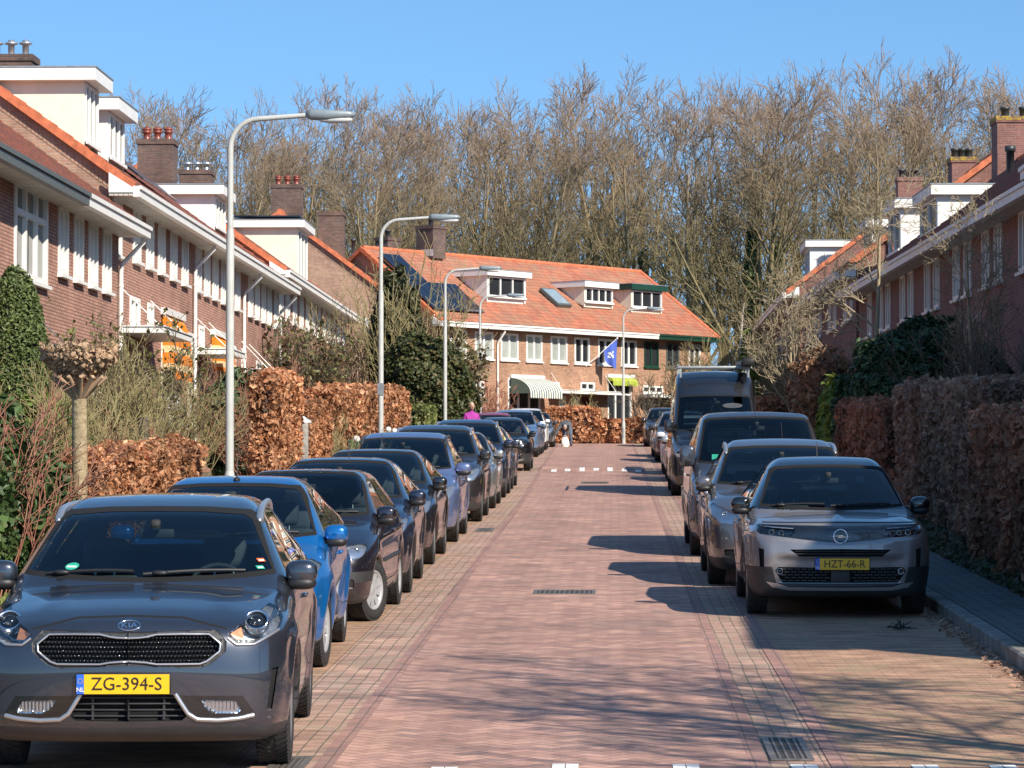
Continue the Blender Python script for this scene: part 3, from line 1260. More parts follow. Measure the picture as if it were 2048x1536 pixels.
# block 1 (nearest on the left)
B1X, B1D0, B1L = -10.5, 34.0, 31.4
b1z = CAMZ
ops1 = []
wins1 = []
sill1, top1 = 4.05, 5.36
for a, b in ((53.9 - 34, 57.0 - 34),):
    wins1.append((a, b, 3.72, 5.42, 3, .68))
for d, w in ((58.2, 1.0), (59.9, 1.0), (61.6, 1.0), (63.3, 1.0), (50.6, 1.0), (48.6, 1.0), (46.4, 1.0), (42, 1.1), (39, 1.1)):
    wins1.append((d - 34, d - 34 + w, sill1, top1, 2, None))
gw1 = [(59.0 - 34, 60.3 - 34, .95, 2.35), (61.2 - 34, 62.4 - 34, .0, 2.45), (63.0 - 34, 64.6 - 34, .7, 2.3), (50 - 34, 52.4 - 34, .8, 2.3), (56.0 - 34, 57.0 - 34, 1.7, 2.35)]
b1, e0, ov = terrace('brick terrace house at the left edge with tall white windows and dark grey gutter', (B1X, B1D0, b1z), R(90), B1L, 8.4, 0, 5.55, .775,
                     'brick_left', 'brick_gable', 'tile_brown', [w[:4] for w in wins1] + gw1, seed=3, verge=False,
                     gutters=[(-.2, 57.8 - 34, 'darkfascia'), (57.83 - 34, B1L + .1, 'white')], downpipes=(B1L - .1,))
for x0, x1, z0, z1, c, tr in wins1:
    window(b1, x0, x1, z0, z1, cols=c, transom=tr, pane='pane_mid' if c == 3 else 'pane_curtain', fw=.11 if c == 3 else .10, proud=.04)
for x0, x1, z0, z1 in gw1:
    window(b1, x0, x1, z0, z1, cols=2, transom=.7, pane='pane_mid', fw=.10)
canopy(b1, 52.2 - 34, 55.0 - 34, 2.28, 1.0, 'darkfascia')
solar_array(b1, 9, 19.5, -ov, e0, .775, 1.1, 4.2, 6, 2)
chimney(b1, 12, 4.2, 1.0, .8, 8.4, 10.0, 'steel', 2)

# block 2
B2X, B2D0, B2L = -10.7, 65.5, 33.3
E2 = 6.42
wins2 = []
for d in (68.6, 70.55, 72.4, 74.4, 76.4, 78.9, 80.6, 82.3, 84.1, 87.2, 90.4, 92.1, 93.8, 95.4, 97.3):
    wins2.append((d - B2D0, d - B2D0 + 1.02, 5.06, 6.27))
wins2.append((65.75 - B2D0, 66.9 - B2D0, 5.0, 6.2))
gw2 = [(66.1 - B2D0, 67.0 - B2D0, 2.1, 4.4), (68.2 - B2D0, 69.6 - B2D0, 3.55, 4.25), (70.8 - B2D0, 71.7 - B2D0, 3.55, 4.25), (73.0 - B2D0, 76.2 - B2D0, 1.6, 3.9), (77.6 - B2D0, 78.9 - B2D0, 1.5, 3.9),
       (79.6 - B2D0, 80.6 - B2D0, 3.55, 4.2), (82.0 - B2D0, 85.0 - B2D0, 1.6, 3.8), (86.4 - B2D0, 87.4 - B2D0, 2.4, 4.0), (88.8 - B2D0, 89.8 - B2D0, 3.2, 4.0), (92.5 - B2D0, 95.5 - B2D0, 1.8, 3.8)]
b2, e0, ov = terrace('long brick terrace on the left with two cream dormers and orange awnings', (B2X, B2D0, CAMZ), R(90), B2L, 8.4, 0, E2, .775,
                     'brick_left', 'brick_gable', 'tile_brown', wins2 + gw2, seed=5, lead=5.62, downpipes=(78.45 - B2D0, 88.9 - B2D0, B2L - .2),
                     gutters=[(-.3, B2L + .2, 'white')])
for x0, x1, z0, z1 in wins2:
    window(b2, x0, x1, z0, z1, cols=2, pane=['pane_curtain', 'pane_mid', 'pane_curtain', 'pane_dark'][int(x0 * 7.3) % 4], fw=.10, proud=.045)
for x0, x1, z0, z1 in gw2:
    window(b2, x0, x1, z0, z1, cols=2 if x1 - x0 < 2 else 4, transom=.7 if z1 - z0 > 1.2 else None, pane='pane_mid', fw=.09)
RX2 = B2X - 4.2
for d0, d1, zt_, ck in ((64.95 + .9, 67.6, 9.0, 'cream'), (69.0, 71.2, 8.75, 'white'), (87.6, 89.9, 8.62, 'white')):
    dormer(b2, d0 - B2D0, d1 - B2D0, .62, 7.42, zt_, .775, -ov, e0, cheek=ck, cols=3)
chimney(b2, 74.5 - B2D0, 3.9, .95, 1.15, 9.3, 10.45, 'steel', 3)
chimney(b2, 96.3 - B2D0, 3.55, .95, 1.12, 9.0, 10.85, 'red', 3)
solar_array(b2, 6.5, 12.0, -ov, e0, .775, .9, 3.6, 4, 2)
canopy(b2, 66.9 - B2D0, 71.4 - B2D0, 3.36, .95)
canopy(b2, 78.7 - B2D0, 81.7 - B2D0, 3.4, .95)
canopy(b2, 88.4 - B2D0, 90.8 - B2D0, 3.25, .9)
awning(b2, 73.0 - B2D0, 76.2 - B2D0, 4.1, 2.6, .30, 'awn_orange', label='orange striped awning over the nearer front window')
awning(b2, 82.0 - B2D0, 85.0 - B2D0, 4.05, 2.95, .30, 'awn_orange', label='orange striped awning over the farther front window')

# block 3
B3X, B3D0, B3L = -11.0, 98.9, 28.5
E3 = 6.98
wins3 = [(d - B3D0, d - B3D0 + 1.1, 5.62, 6.84) for d in (99.6, 101.6, 103.6, 105.9, 108.2, 110.4, 112.5, 114.6, 116.6, 118.6, 120.7, 123.0, 125.2)]
b3, e0, ov = terrace('brick terrace on the left whose dormer carries a solar panel on top', (B3X, B3D0, CAMZ), R(90), B3L, 8.4, 0, E3, .775,
                     'brick_left', 'brick_gable', 'tile_brown', wins3, seed=8, downpipes=(1.2,), gutters=[(-.3, B3L + .2, 'white')])
for x0, x1, z0, z1 in wins3:
    window(b3, x0, x1, z0, z1, cols=2, pane='pane_curtain', fw=.10, proud=.045)
dormer(b3, 114.6 - B3D0, 118.2 - B3D0, .72, 7.85, 9.95, .775, -ov, e0, cols=3, solar=True)
chimney(b3, 108 - B3D0, 3.6, 1.0, 1.1, 9.7, 11.1, 'cowl', 3)

# block 4: gable closing the left row
B4X, B4D0, B4L = -9.6, 128.5, 12.0
b4, e0, ov = terrace('brick house end on the left with a bare gable wall and orange verge tiles', (B4X, B4D0, CAMZ), R(90), B4L, 8.6, 0, 7.9, .80,
                     'brick_gable', 'brick_gable', 'tile_red', [(6, 7.2, 5.6, 6.9), (9, 10.2, 5.6, 6.9)], seed=9)
window(b4, 6, 7.2, 5.6, 6.9)
window(b4, 9, 10.2, 5.6, 6.9)
gv = MB()
gv.box(-.05, -.002, .55, .75, 6.45, 7.05)
gv.build('vent', M['white'], b4)
chimney(b4, 1.6, 4.15, 1.1, 1.25, 10.5, 12.75, 'red', 3)
chimney(b4, 8.6, 2.9, 1.0, 1.1, 9.6, 12.2, 'none', 0)

# ---- the row across the end: front turned towards the street
FX, FY = -8.0, 138.5
UX, UY = math.sin(R(38)), math.cos(R(38))


def fr(px, py, off=0.0):
    """pixel on the far facade (set back by off) -> (t along, z relative to camera)"""
    k = (px - 1227.0) / F_PX
    ox, oy = FX - UY * off, FY + UX * off
    t_ = (k * oy - ox) / (UX - k * UY)
    d = oy + UY * t_
    return t_, (975.0 - py) * d / F_PX


FL = fr(1421, 676)[0]
FE = 7.45
upw = []
for (a, ta, ba), (b_, tb, bb_) in (((899, 664, 713), (933, 664, 713)), ((949, 664, 714), (986, 664, 714)), ((1000.6, 665, 715), (1036, 665, 715)), ((1052, 667, 718), (1084, 667, 718)), ((1101, 669, 721), (1134, 669, 721)),
                                   ((1148.6, 672, 723), (1179, 672, 723)), ((1196, 674, 725), (1226, 674, 725)), ((1242, 676, 729), (1273, 676, 729)), ((1288, 681, 731), (1317, 681, 731)), ((1332, 682, 733), (1358, 682, 733)), ((1377, 685, 734), (1400, 685, 734))):
    upw.append((fr(a, 0)[0], fr(b_, 0)[0]))
UZ0, UZ1 = 5.86, 7.10
gwf = []
for a, b_, t_, bt in ((1015, 1080, 757, 830), (1088, 1118, 764, 779), (1161, 1189, 765, 781), (1118, 1131, 792, 820), (1144, 1158, 794, 820), (1215, 1262, 757, 885), (1285, 1325, 772, 787), (1290, 1320, 800, 840), (935, 968, 762, 815)):
    t0, t1 = fr(a, 0)[0], fr(b_, 0)[0]
    zt_ = fr((a + b_) / 2, t_)[1]
    zb = fr((a + b_) / 2, bt)[1]
    gwf.append((t0, t1, zb, zt_))
door = (fr(1163, 0)[0], fr(1183, 0)[0], 2.05, fr(1170, 794)[1])
b5, e0, ov = terrace('row of brick houses across the street end with orange roof and a white eave', (FX, FY, CAMZ), R(90 - 38), FL, 8.8, 0, FE, .76,
                     'brick_far', 'brick_far', 'tile_red', [(a, b_, UZ0, UZ1) for a, b_ in upw] + gwf + [door], seed=12, over=.5,
                     gutters=[(-.2, fr(1298, 0)[0], 'white'), (fr(1298, 0)[0] + .02, FL + .15, 'green_dark')], downpipes=(fr(993, 0)[0],), name='terrace_house')
for i, (a, b_) in enumerate(upw):
    if i in (8, 9):
        window(b5, a, b_, UZ0, UZ1, cols=2, pane='pane_dark', frame='green_dark' if i == 8 else 'darkfascia', fw=.09)
    else:
        window(b5, a, b_, UZ0, UZ1, cols=2, pane='pane_curtain' if i < 5 else 'pane_dark', fw=.10)
for i, (a, b_, z0, z1) in enumerate(gwf):
    window(b5, a, b_, z0, z1, cols=2 if b_ - a < 1.6 else 3, transom=.75 if z1 - z0 > 1 else None, pane='pane_dark', fw=.08)
db = MB()
db.box(door[0], door[1], .05, .10, door[2], door[3])
db.build('door', plain('brown_door', (.12, .03, .02), .4), b5)
canopy(b5, fr(1095, 0)[0], fr(1216, 0)[0], fr(1160, 789)[1], .8)
canopy(b5, fr(1278, 0)[0], fr(1338, 0)[0], fr(1300, 796)[1], .8)
awning(b5, fr(1020, 0)[0], fr(1084, 0)[0], fr(1050, 757)[1], fr(1050, 796)[1], 1.2, 'awn_green', label='striped green and white awning over the front window')
awning(b5, fr(1214, 0)[0], fr(1264, 0)[0], fr(1240, 756)[1], fr(1240, 771)[1], .35, 'awn_lime', label='lime green awning half rolled in')
for (pa, pb, pt, pbm, fas, ck, cl) in ((970, 1053, 540, 600, 'white', 'white', 3), (1165, 1228, 563, 611, 'white', 'cream', 4), (1259, 1326, 569, 622, 'green_dark', 'cream', 3)):
    o_ = .95
    t0, t1 = fr(pa + 4, 0, o_)[0], fr(pb - 2, 0, o_)[0]
    zt_ = fr((pa + pb) / 2, pt, o_)[1]
    zb = fr((pa + pb) / 2, pbm - 6, o_)[1]
    dormer(b5, t0, t1, o_, zb, zt_, .76, -ov, e0, cheek=ck, fascia=fas, cols=cl, pane='pane_dark', siding=1, over=.22)
# roof light, panels, chimneys
rl0, rl1 = fr(1096, 0, 1.5)[0], fr(1124, 0, 1.5)[0]
L_ = math.hypot(1, .76)
sb = MB()


def onroof(x, r_, o):
    return (x, -ov + r_ - .76 / L_ * o, e0 + r_ * .76 + o / L_)


for nm, m_, g, o0, o1 in (('roof_light', 'zinc', 0, .05, .15), ):
    v = [onroof(rl0, 1.45, o1), onroof(rl1, 1.45, o1), onroof(rl1, 2.55, o1), onroof(rl0, 2.55, o1), onroof(rl0, 1.45, 0), onroof(rl1, 1.45, 0), onroof(rl1, 2.55, 0), onroof(rl0, 2.55, 0)]
    sb.add(v, [(0, 1, 2, 3), (0, 4, 5, 1), (1, 5, 6, 2), (2, 6, 7, 3), (3, 7, 4, 0)])
    k = .08
    v = [onroof(rl0 + k, 1.53, o1 + .01), onroof(rl1 - k, 1.53, o1 + .01), onroof(rl1 - k, 2.47, o1 + .01), onroof(rl0 + k, 2.47, o1 + .01)]
    rlo = sb.build('roof_light', M['darkfascia'], b5)
    s2 = MB()
    s2.add(v, [(0, 1, 2, 3)])
    s2.build('pane', plain('skylight_glass', (.25, .32, .36), .06), rlo, fix=False)
solar_array(b5, fr(868, 0)[0], fr(975, 0)[0] - .2, -ov, e0, .76, .55, 2.35, 5, 1)
solar_array(b5, .2, fr(930, 0)[0] - .55, -ov, e0, .76, 2.37, 4.1, 4, 1)
t_ch = fr(858, 0, 4.4)[0]
chimney(b5, t_ch, 4.3, .9, 1.05, 10.7, 12.25, 'dark', 1)
chimney(b5, fr(778, 0, 4.9)[0], 5.0, .9, .8, 10.6, 11.6, 'dark', 1)
vb = MB()
vb.lathe([(.08, 0), (.08, .5), (.14, .5), (.14, .62), (0, .68)], 10, Matrix.Translation((fr(702, 0, 4.4)[0], 4.3, 10.7)))
vb.build('vent_pipe', M['dark_metal'], b5)

# blue flag on a pole fixed to the far row
def fworld(t_, y_, z_):
    return Vector((FX + UX * t_ - UY * y_, FY + UY * t_ + UX * y_, CAMZ + z_))


ft, fz = fr(1170, 733)
froot = empty('flag', fworld(ft, -.05, fz), R(90 - 38), 'blue flag with a white emblem hanging from a slanted pole on the far brick front', 'flag')
mb = MB()
tip = Vector((1.15, -1.0, 1.35))
mb.tube([(0, 0, 0), tip], .022, 6)
mb.ellip(tip, (.05, .05, .05), mat=0, nu=8, nv=6)
mb.build('pole', M['white'], froot)
mb = MB()
nu_, nv_ = 10, 14
vs_ = []
for j in range(nv_ + 1):
    for i in range(nu_ + 1):
        a, b = i / nu_, j / nv_
        # hoist lies along the pole, the free corner hangs straight down
        p = tip * (1 - .42 * a) * 1.0
        fall = b * (1.5 - .95 * a)
        w = math.sin(a * 9 + b * 2.2) * .05 * (.4 + b)
        q = p + Vector((.05 * b + w * .5, w, -fall))
        q.x += -.10 * b * (1 - a)
        vs_.append(q)
fs_ = [(j * (nu_ + 1) + i, j * (nu_ + 1) + i + 1, (j + 1) * (nu_ + 1) + i + 1, (j + 1) * (nu_ + 1) + i) for j in range(nv_) for i in range(nu_)]
mi = []
mb.add(vs_, fs_, 0, True)
for q in range(len(fs_)):
    i, j = q % nu_, q // nu_
    if (i - 4.5) ** 2 / 5 + (j - 6.5) ** 2 / 6 < 1.0 and (i + j) % 3 != 0:
        mb.m[q] = 1
mb.build('cloth', [plain('blue_flag_cloth', (.07, .13, .50), .8), M['white']], froot, fix=False)

# ---- right row: fronts face -X; local X runs towards the viewer, so rotation -90 and the origin is the far end
def right_block(label, d0, d1, x_front_far, x_front_near, eave, pitch, depth, tile, wins, pane='pane_dark', seed=1, verge=True, gut='white', downs=()):
    L = d1 - d0
    ang = math.atan2(x_front_near - x_front_far, L)
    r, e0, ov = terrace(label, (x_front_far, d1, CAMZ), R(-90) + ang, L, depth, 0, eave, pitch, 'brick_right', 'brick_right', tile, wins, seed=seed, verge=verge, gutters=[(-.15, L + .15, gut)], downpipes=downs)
    for x0, x1, z0, z1 in wins:
        window(r, x0, x1, z0, z1, cols=2, pane=pane, fw=.09, proud=.04)
    return r, e0, ov


# R1: mostly beyond the right edge of the view; its roof shades the pavement
wr = [(58 - d - 1.0, 58 - d, 4.6, 5.9) for d in (20, 24, 28, 33, 38, 43, 48, 53)]
r1, e0, ov = right_block('dark brick terrace house just beyond the right edge behind the tall hedge', 19.2, 58.5, 8.35, 8.60, 6.05, .8, 8.6, 'tile_brown', wr, seed=21)
# R2a
def rw(d, L1, w=1.0, z0=4.5, z1=5.8):
    return (L1 - d - w, L1 - d, z0, z1)


wr = [rw(d, 95.5) for d in (62.5, 64.3, 67.6, 69.4, 72.2, 74.0, 77.5, 79.2, 82.5, 84.2, 87.5, 89.2, 92.0)]
wr += [rw(61.5, 95.5, 2.0, 1.0, 3.0), rw(70, 95.5, 1.0, 1.8, 3.0), rw(80, 95.5, 2.2, 1.2, 3.0), rw(90, 95.5, 2.2, 1.2, 3.0)]
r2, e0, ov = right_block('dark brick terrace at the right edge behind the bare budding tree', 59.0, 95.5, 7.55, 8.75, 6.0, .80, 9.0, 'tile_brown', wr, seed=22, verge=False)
L2 = 36.5
dormer(r2, 95.5 - 86.8, 95.5 - 83.3, .75, 6.95, 8.15, .80, -ov, e0, cheek='white', cols=2, over=.2)
dormer(r2, 95.5 - 94.0, 95.5 - 91.2, .75, 7.0, 8.5, .80, -ov, e0, cheek='white', cols=2, over=.2)
chimney(r2, 95.5 - 93.0, 4.4, 1.15, 1.2, 9.2, 11.05, 'dark', 2, mat='brick_right', lichen=True)
vb = MB()
vb.lathe([(.11, 0), (.11, .95), (.15, .95), (.15, 1.1), (0, 1.12)], 10, Matrix.Translation((95.5 - 84.5, 2.9, 8.2)))
vb.build('vent_pipe', M['dark_metal'], r2)
canopy(r2, 95.5 - 74, 95.5 - 70, 3.1, .8)
# R2b
wr = [rw(d, 117, 1.0, 5.3, 6.5) for d in (97, 99, 103, 105, 109, 111, 114)]
r2b, e0, ov = right_block('dark brick terrace on the right with a narrow white dormer and lichen topped chimney', 96.0, 117.0, 7.2, 7.5, 6.7, .80, 9.0, 'tile_dark', wr, seed=23)
dormer(r2b, 117 - 101.0, 117 - 98.6, .75, 7.6, 8.55, .80, -ov, e0, cheek='white', cols=2, over=.2)
chimney(r2b, 117 - 104.0, 4.3, 1.1, .8, 9.7, 11.0, 'dark', 3, mat='brick_right', lichen=True)
# R3
wr = [rw(d, 156, 1.0, 5.6, 6.9) for d in (128, 131, 135, 139, 143)]
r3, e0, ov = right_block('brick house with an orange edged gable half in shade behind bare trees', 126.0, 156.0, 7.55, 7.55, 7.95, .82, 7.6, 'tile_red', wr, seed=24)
dormer(r3, 156 - 134.2, 156 - 131.0, .75, 9.0, 10.45, .82, -ov, e0, cheek='white', cols=2, over=.2)
chimney(r3, 156 - 127.5, 4.6, 1.0, 1.0, 10.8, 12.7, 'dark', 3, mat='brick_right')
# window on the shaded gable wall of R3
window(r3, 30.02, 31.0, 4.0, 5.9) if False else None
gwb = MB()
for (ya, yb, za, zb) in ((.75, 1.45, 4.1, 5.75),):
    gwb.box(30.0, 30.06, ya, ya + .1, za, zb)
    gwb.box(30.0, 30.06, yb - .1, yb, za, zb)
    gwb.box(30.0, 30.06, ya + .1, yb - .1, za, za + .1)
    gwb.box(30.0, 30.06, ya + .1, yb - .1, zb - .1, zb)
    gwo = gwb.build('window', M['white'], r3)
    pb = MB()
    pb.add([(30.03, ya + .05, za + .05), (30.03, yb - .05, za + .05), (30.03, yb - .05, zb - .05), (30.03, ya + .05, zb - .05)], [(0, 1, 2, 3)])
    pb.build('pane', M['pane_mid'], gwo, fix=False)
# ---------------------------------------------------------------- vehicles
# Each body is one smooth shell: side profile, plan and cross-section blended, then the panes,
# lamps, grilles and trim are cut out of it so that everything lies flush.
def smax(a, b, k):
    h = np.maximum(k - np.abs(a - b), 0.0) / k
    return np.maximum(a, b) + h * h * k * .25


def sstep(a, b, x):
    t_ = np.clip((x - a) / (b - a), 0, 1)
    return t_ * t_ * (3 - 2 * t_)


def catmull(pts, n=6):
    P = np.array(pts, float)
    out = []
    N = len(P)
    for i in range(N):
        p0, p1, p2, p3 = P[i - 1], P[i], P[(i + 1) % N], P[(i + 2) % N]
        for s in range(n):
            u = s / n
            m1 = (p2 - p0) * .5 * .7
            m2 = (p3 - p1) * .5 * .7
            # limit tangents by the local chord
            c = np.linalg.norm(p2 - p1)
            for m in (m1, m2):
                l = np.linalg.norm(m)
                if l > c:
                    m *= c / l
            h00, h10, h01, h11 = 2 * u ** 3 - 3 * u ** 2 + 1, u ** 3 - 2 * u ** 2 + u, -2 * u ** 3 + 3 * u ** 2, u ** 3 - u ** 2
            out.append(h00 * p1 + h10 * m1 + h01 * p2 + h11 * m2)
    return np.array(out)


def poly_sdf(poly, Yg, Zg):
    d2 = np.full(Yg.shape, 1e9)
    inside = np.zeros(Yg.shape, bool)
    n = len(poly)
    for i in range(n):
        a, b = poly[i], poly[(i + 1) % n]
        e = b - a
        L2 = e @ e
        if L2 < 1e-12:
            continue
        wy, wz = Yg - a[0], Zg - a[1]
        tt = np.clip((wy * e[0] + wz * e[1]) / L2, 0, 1)
        dy, dz = wy - e[0] * tt, wz - e[1] * tt
        d2 = np.minimum(d2, dy * dy + dz * dz)
        c = ((a[1] > Zg) != (b[1] > Zg))
        with np.errstate(divide='ignore', invalid='ignore'):
            xi = (b[0] - a[0]) * (Zg - a[1]) / (b[1] - a[1] + 1e-15) + a[0]
        inside ^= c & (Yg < xi)
    d = np.sqrt(d2)
    return np.where(inside, -d, d)


def blur(A, s):
    r_ = int(3 * s)
    k = np.exp(-.5 * (np.arange(-r_, r_ + 1) / s) ** 2)
    k /= k.sum()
    for ax in (0, 1):
        Ap = np.pad(A, [(r_, r_) if i == ax else (0, 0) for i in (0, 1)], mode='edge')
        A = sum(k[j] * np.take(Ap, np.arange(j, j + A.shape[ax]), axis=ax) for j in range(2 * r_ + 1))
    return A


def interp1(pts):
    xs_ = [p[0] for p in pts]
    ys_ = [p[1] for p in pts]
    return lambda q: np.interp(q, xs_, ys_)


class Shell:
    def __init__(self, sp):
        self.sp = sp
        self.h = sp.get('h', .03)
        L, hw, H = sp['L'], sp['hw'], sp['H']
        self.L, self.hw, self.H = L, hw, H
        prof = catmull(sp['profile'], 5)
        st = .012
        self.st = st
        self.oy, self.oz = -.4, -.2
        ny, nz = int((L + .8) / st) + 1, int((H + .5) / st) + 1
        Yg, Zg = np.meshgrid(self.oy + np.arange(ny) * st, self.oz + np.arange(nz) * st, indexing='ij')
        self.tab = blur(poly_sdf(prof, Yg, Zg), sp.get('blur', 1.8))
        self.belt = interp1(sp['belt'])
        self.roofhw = interp1(sp['roofhw'])
        self.extract()

    def tabv(self, y, z):
        u = np.clip((y - self.oy) / self.st, 0, self.tab.shape[0] - 1.001)
        v = np.clip((z - self.oz) / self.st, 0, self.tab.shape[1] - 1.001)
        i, j = u.astype(int), v.astype(int)
        a, b = u - i, v - j
        T = self.tab
        return (T[i, j] * (1 - a) * (1 - b) + T[i + 1, j] * a * (1 - b) + T[i, j + 1] * (1 - a) * b + T[i + 1, j + 1] * a * b)

    def width(self, y, z):
        sp = self.sp
        hw, L = self.hw, self.L
        pf = sp.get('taper_f', .10)
        pr = sp.get('taper_r', .08)
        plan = 1 - pf * np.clip((sp.get('taper_len', 1.0) - y) / sp.get('taper_len', 1.0), 0, 1.5) ** 2.2 - pr * np.clip((y - (L - 1.0)) / 1.0, 0, 1.5) ** 2.2
        b = self.belt(y)
        zm = sp.get('zmax', .62)
        low = 1 - sp.get('tuck', .07) * np.clip((zm - z) / .45, 0, 2) ** 2 - sp.get('shoulder', .03) * np.clip((z - zm) / np.maximum(b - zm, .05), 0, 2) ** 2
        # waist crease and door scallop
        low = low + .008 * np.exp(-((z - (zm + .17)) / .05) ** 2) - .012 * np.exp(-((z - (zm - .12)) / .10) ** 2) * sstep(1.0, 1.5, y) * (1 - sstep(L - 1.5, L - 1.0, y))
        lower = hw * plan * low
        for wy in (sp['yf'], sp['yr']):
            d = np.sqrt((y - wy) ** 2 + (z - sp['r']) ** 2)
            lower = lower + sp.get('flare', .022) * np.exp(-((d - sp['r'] - .09) / .075) ** 2) * (z < b)
        wb = hw * plan * sp.get('beltw', .95)
        tum = (hw * sp.get('beltw', .95) - self.roofhw(y)) / np.maximum(self.H - .10 - b, .2)
        upper = wb - (z - b) * tum
        k = .05
        hh = np.maximum(k - np.abs(lower - upper), 0) / k
        return np.minimum(lower, upper) - hh * hh * k * .25

    def f(self, P):
        x, y, z = P[:, 0], P[:, 1], P[:, 2]
        sp = self.sp
        L = self.L
        ax = np.abs(x)
        g = 1 - 2 * sstep(.42 * L, .72 * L, y)
        bow = sp.get('bow2', .16) * ax ** 2 + sp.get('bow8', .16) * (ax / self.hw * 1.02) ** 8
        zc = z + sp.get('crown', .07) * ax ** 2 * sstep(.25, .8, z)
        # bonnet ridges
        rd = sp.get('ridge', 0)
        if rd:
            on = sstep(.25, .55, y) * (1 - sstep(sp['cowl'] - .65, sp['cowl'] - .08, y))
            zc = zc - rd * np.exp(-((ax - sp.get('ridge_x', .5)) / .07) ** 2) * on - sp.get('spine', 0) * np.exp(-(ax / .035) ** 2) * on
        p = self.tabv(y - bow * g, zc)
        a = ax - self.width(y, z)
        fv = smax(p, a, sp.get('k', .11))
        if 'sculpt' in sp:
            fv = fv + sp['sculpt'](ax, y, z)
        for wy in (sp['yf'], sp['yr']):
            d = np.sqrt((y - wy) ** 2 + (z - sp['r']) ** 2)
            sub = np.maximum(d - (sp['r'] + sp.get('gapw', .05)), (self.hw - .30) - ax)
            fv = smax(fv, -sub, .018)
        return fv

    def extract(self):
        h = self.h
        x0, y0, z0 = -self.hw - .12, -.2, .05
        nx, ny, nz = int((2 * self.hw + .24) / h) + 2, int((self.L + .4) / h) + 2, int((self.H + .05) / h) + 2
        gx, gy, gz = x0 + np.arange(nx) * h, y0 + np.arange(ny) * h, z0 + np.arange(nz) * h
        GX, GY, GZ = np.meshgrid(gx, gy, gz, indexing='ij')
        F = self.f(np.stack([GX.ravel(), GY.ravel(), GZ.ravel()], 1)).reshape(nx, ny, nz)
        sgn = F < 0
        cnt = sum(sgn[i:nx - 1 + i, j:ny - 1 + j, k:nz - 1 + k].astype(int) for i in (0, 1) for j in (0, 1) for k in (0, 1))
        act = (cnt > 0) & (cnt < 8)
        ci, cj, ck = np.nonzero(act)
        n = len(ci)
        idx = np.full(act.shape, -1)
        idx[ci, cj, ck] = np.arange(n)
        acc = np.zeros((n, 3))
        num = np.zeros(n)
        for axn in range(3):
            for a in (0, 1):
                for b in (0, 1):
                    o0 = [0, 0, 0]
                    others = [q for q in range(3) if q != axn]
                    o0[others[0]], o0[others[1]] = a, b
                    o1 = list(o0)
                    o1[axn] = 1
                    f0 = F[ci + o0[0], cj + o0[1], ck + o0[2]]
                    f1 = F[ci + o1[0], cj + o1[1], ck + o1[2]]
                    m = (f0 < 0) != (f1 < 0)
                    tt = np.where(m, f0 / np.where(np.abs(f0 - f1) < 1e-12, 1, f0 - f1), 0)
                    pos = np.stack([np.full(n, o0[q]) if q != axn else tt for q in range(3)], 1).astype(float)
                    acc += pos * m[:, None]
                    num += m
        Pn = acc / num[:, None]
        V = np.stack([x0 + (ci + Pn[:, 0]) * h, y0 + (cj + Pn[:, 1]) * h, z0 + (ck + Pn[:, 2]) * h], 1)
        quads = []
        for axn in range(3):
            sl0 = [slice(1, s - 1) for s in F.shape]
            sl0[axn] = slice(0, F.shape[axn] - 1)
            sl1 = list(sl0)
            sl1[axn] = slice(1, F.shape[axn])
            s0, s1 = sgn[tuple(sl0)], sgn[tuple(sl1)]
            e = np.nonzero(s0 != s1)
            e = [q + (1 if i != axn else 0) for i, q in enumerate(e)]
            flip = sgn[e[0], e[1], e[2]]
            b_, c_ = [q for q in range(3) if q != axn]
            c4 = []
            for db_, dc in ((-1, -1), (0, -1), (0, 0), (-1, 0)):
                q = [e[0].copy(), e[1].copy(), e[2].copy()]
                q[b_] = q[b_] + db_
                q[c_] = q[c_] + dc
                c4.append(idx[q[0], q[1], q[2]])
            Qd = np.stack(c4, 1)
            ori = flip if axn != 1 else ~flip
            Qd[~ori] = Qd[~ori][:, ::-1]
            quads.append(Qd)
        Q = np.concatenate(quads)
        Q = Q[(Q >= 0).all(1)]
        eps = .012
        for it in range(4):
            f0 = self.f(V)
            g = np.stack([(self.f(V + np.eye(3)[a] * eps) - self.f(V - np.eye(3)[a] * eps)) / (2 * eps) for a in range(3)], 1)
            g2 = np.maximum((g * g).sum(1), .05)
            stp = np.clip(f0 / g2, -.02, .02)
            V = V - g * stp[:, None]
        eps = .018
        g = np.stack([(self.f(V + np.eye(3)[a] * eps) - self.f(V - np.eye(3)[a] * eps)) for a in range(3)], 1)
        Nn = g / np.maximum(np.linalg.norm(g, axis=1), 1e-9)[:, None]
        self.V = [tuple(p) for p in V]
        self.N = [tuple(p) for p in Nn]
        self.F = [tuple(q) for q in Q.tolist()]
        self.cent = V[Q].mean(1)
        self.fn = Nn[Q].mean(1)
        self.base_bvh = BVHTree.FromPolygons(self.V, self.F)
        self.tags = np.zeros(len(self.F), int)
        self.parts = {}

    # --- cutting
    AX = {'F': (0, 2), 'R': (0, 2), 'S': (1, 2), 'T': (0, 1)}

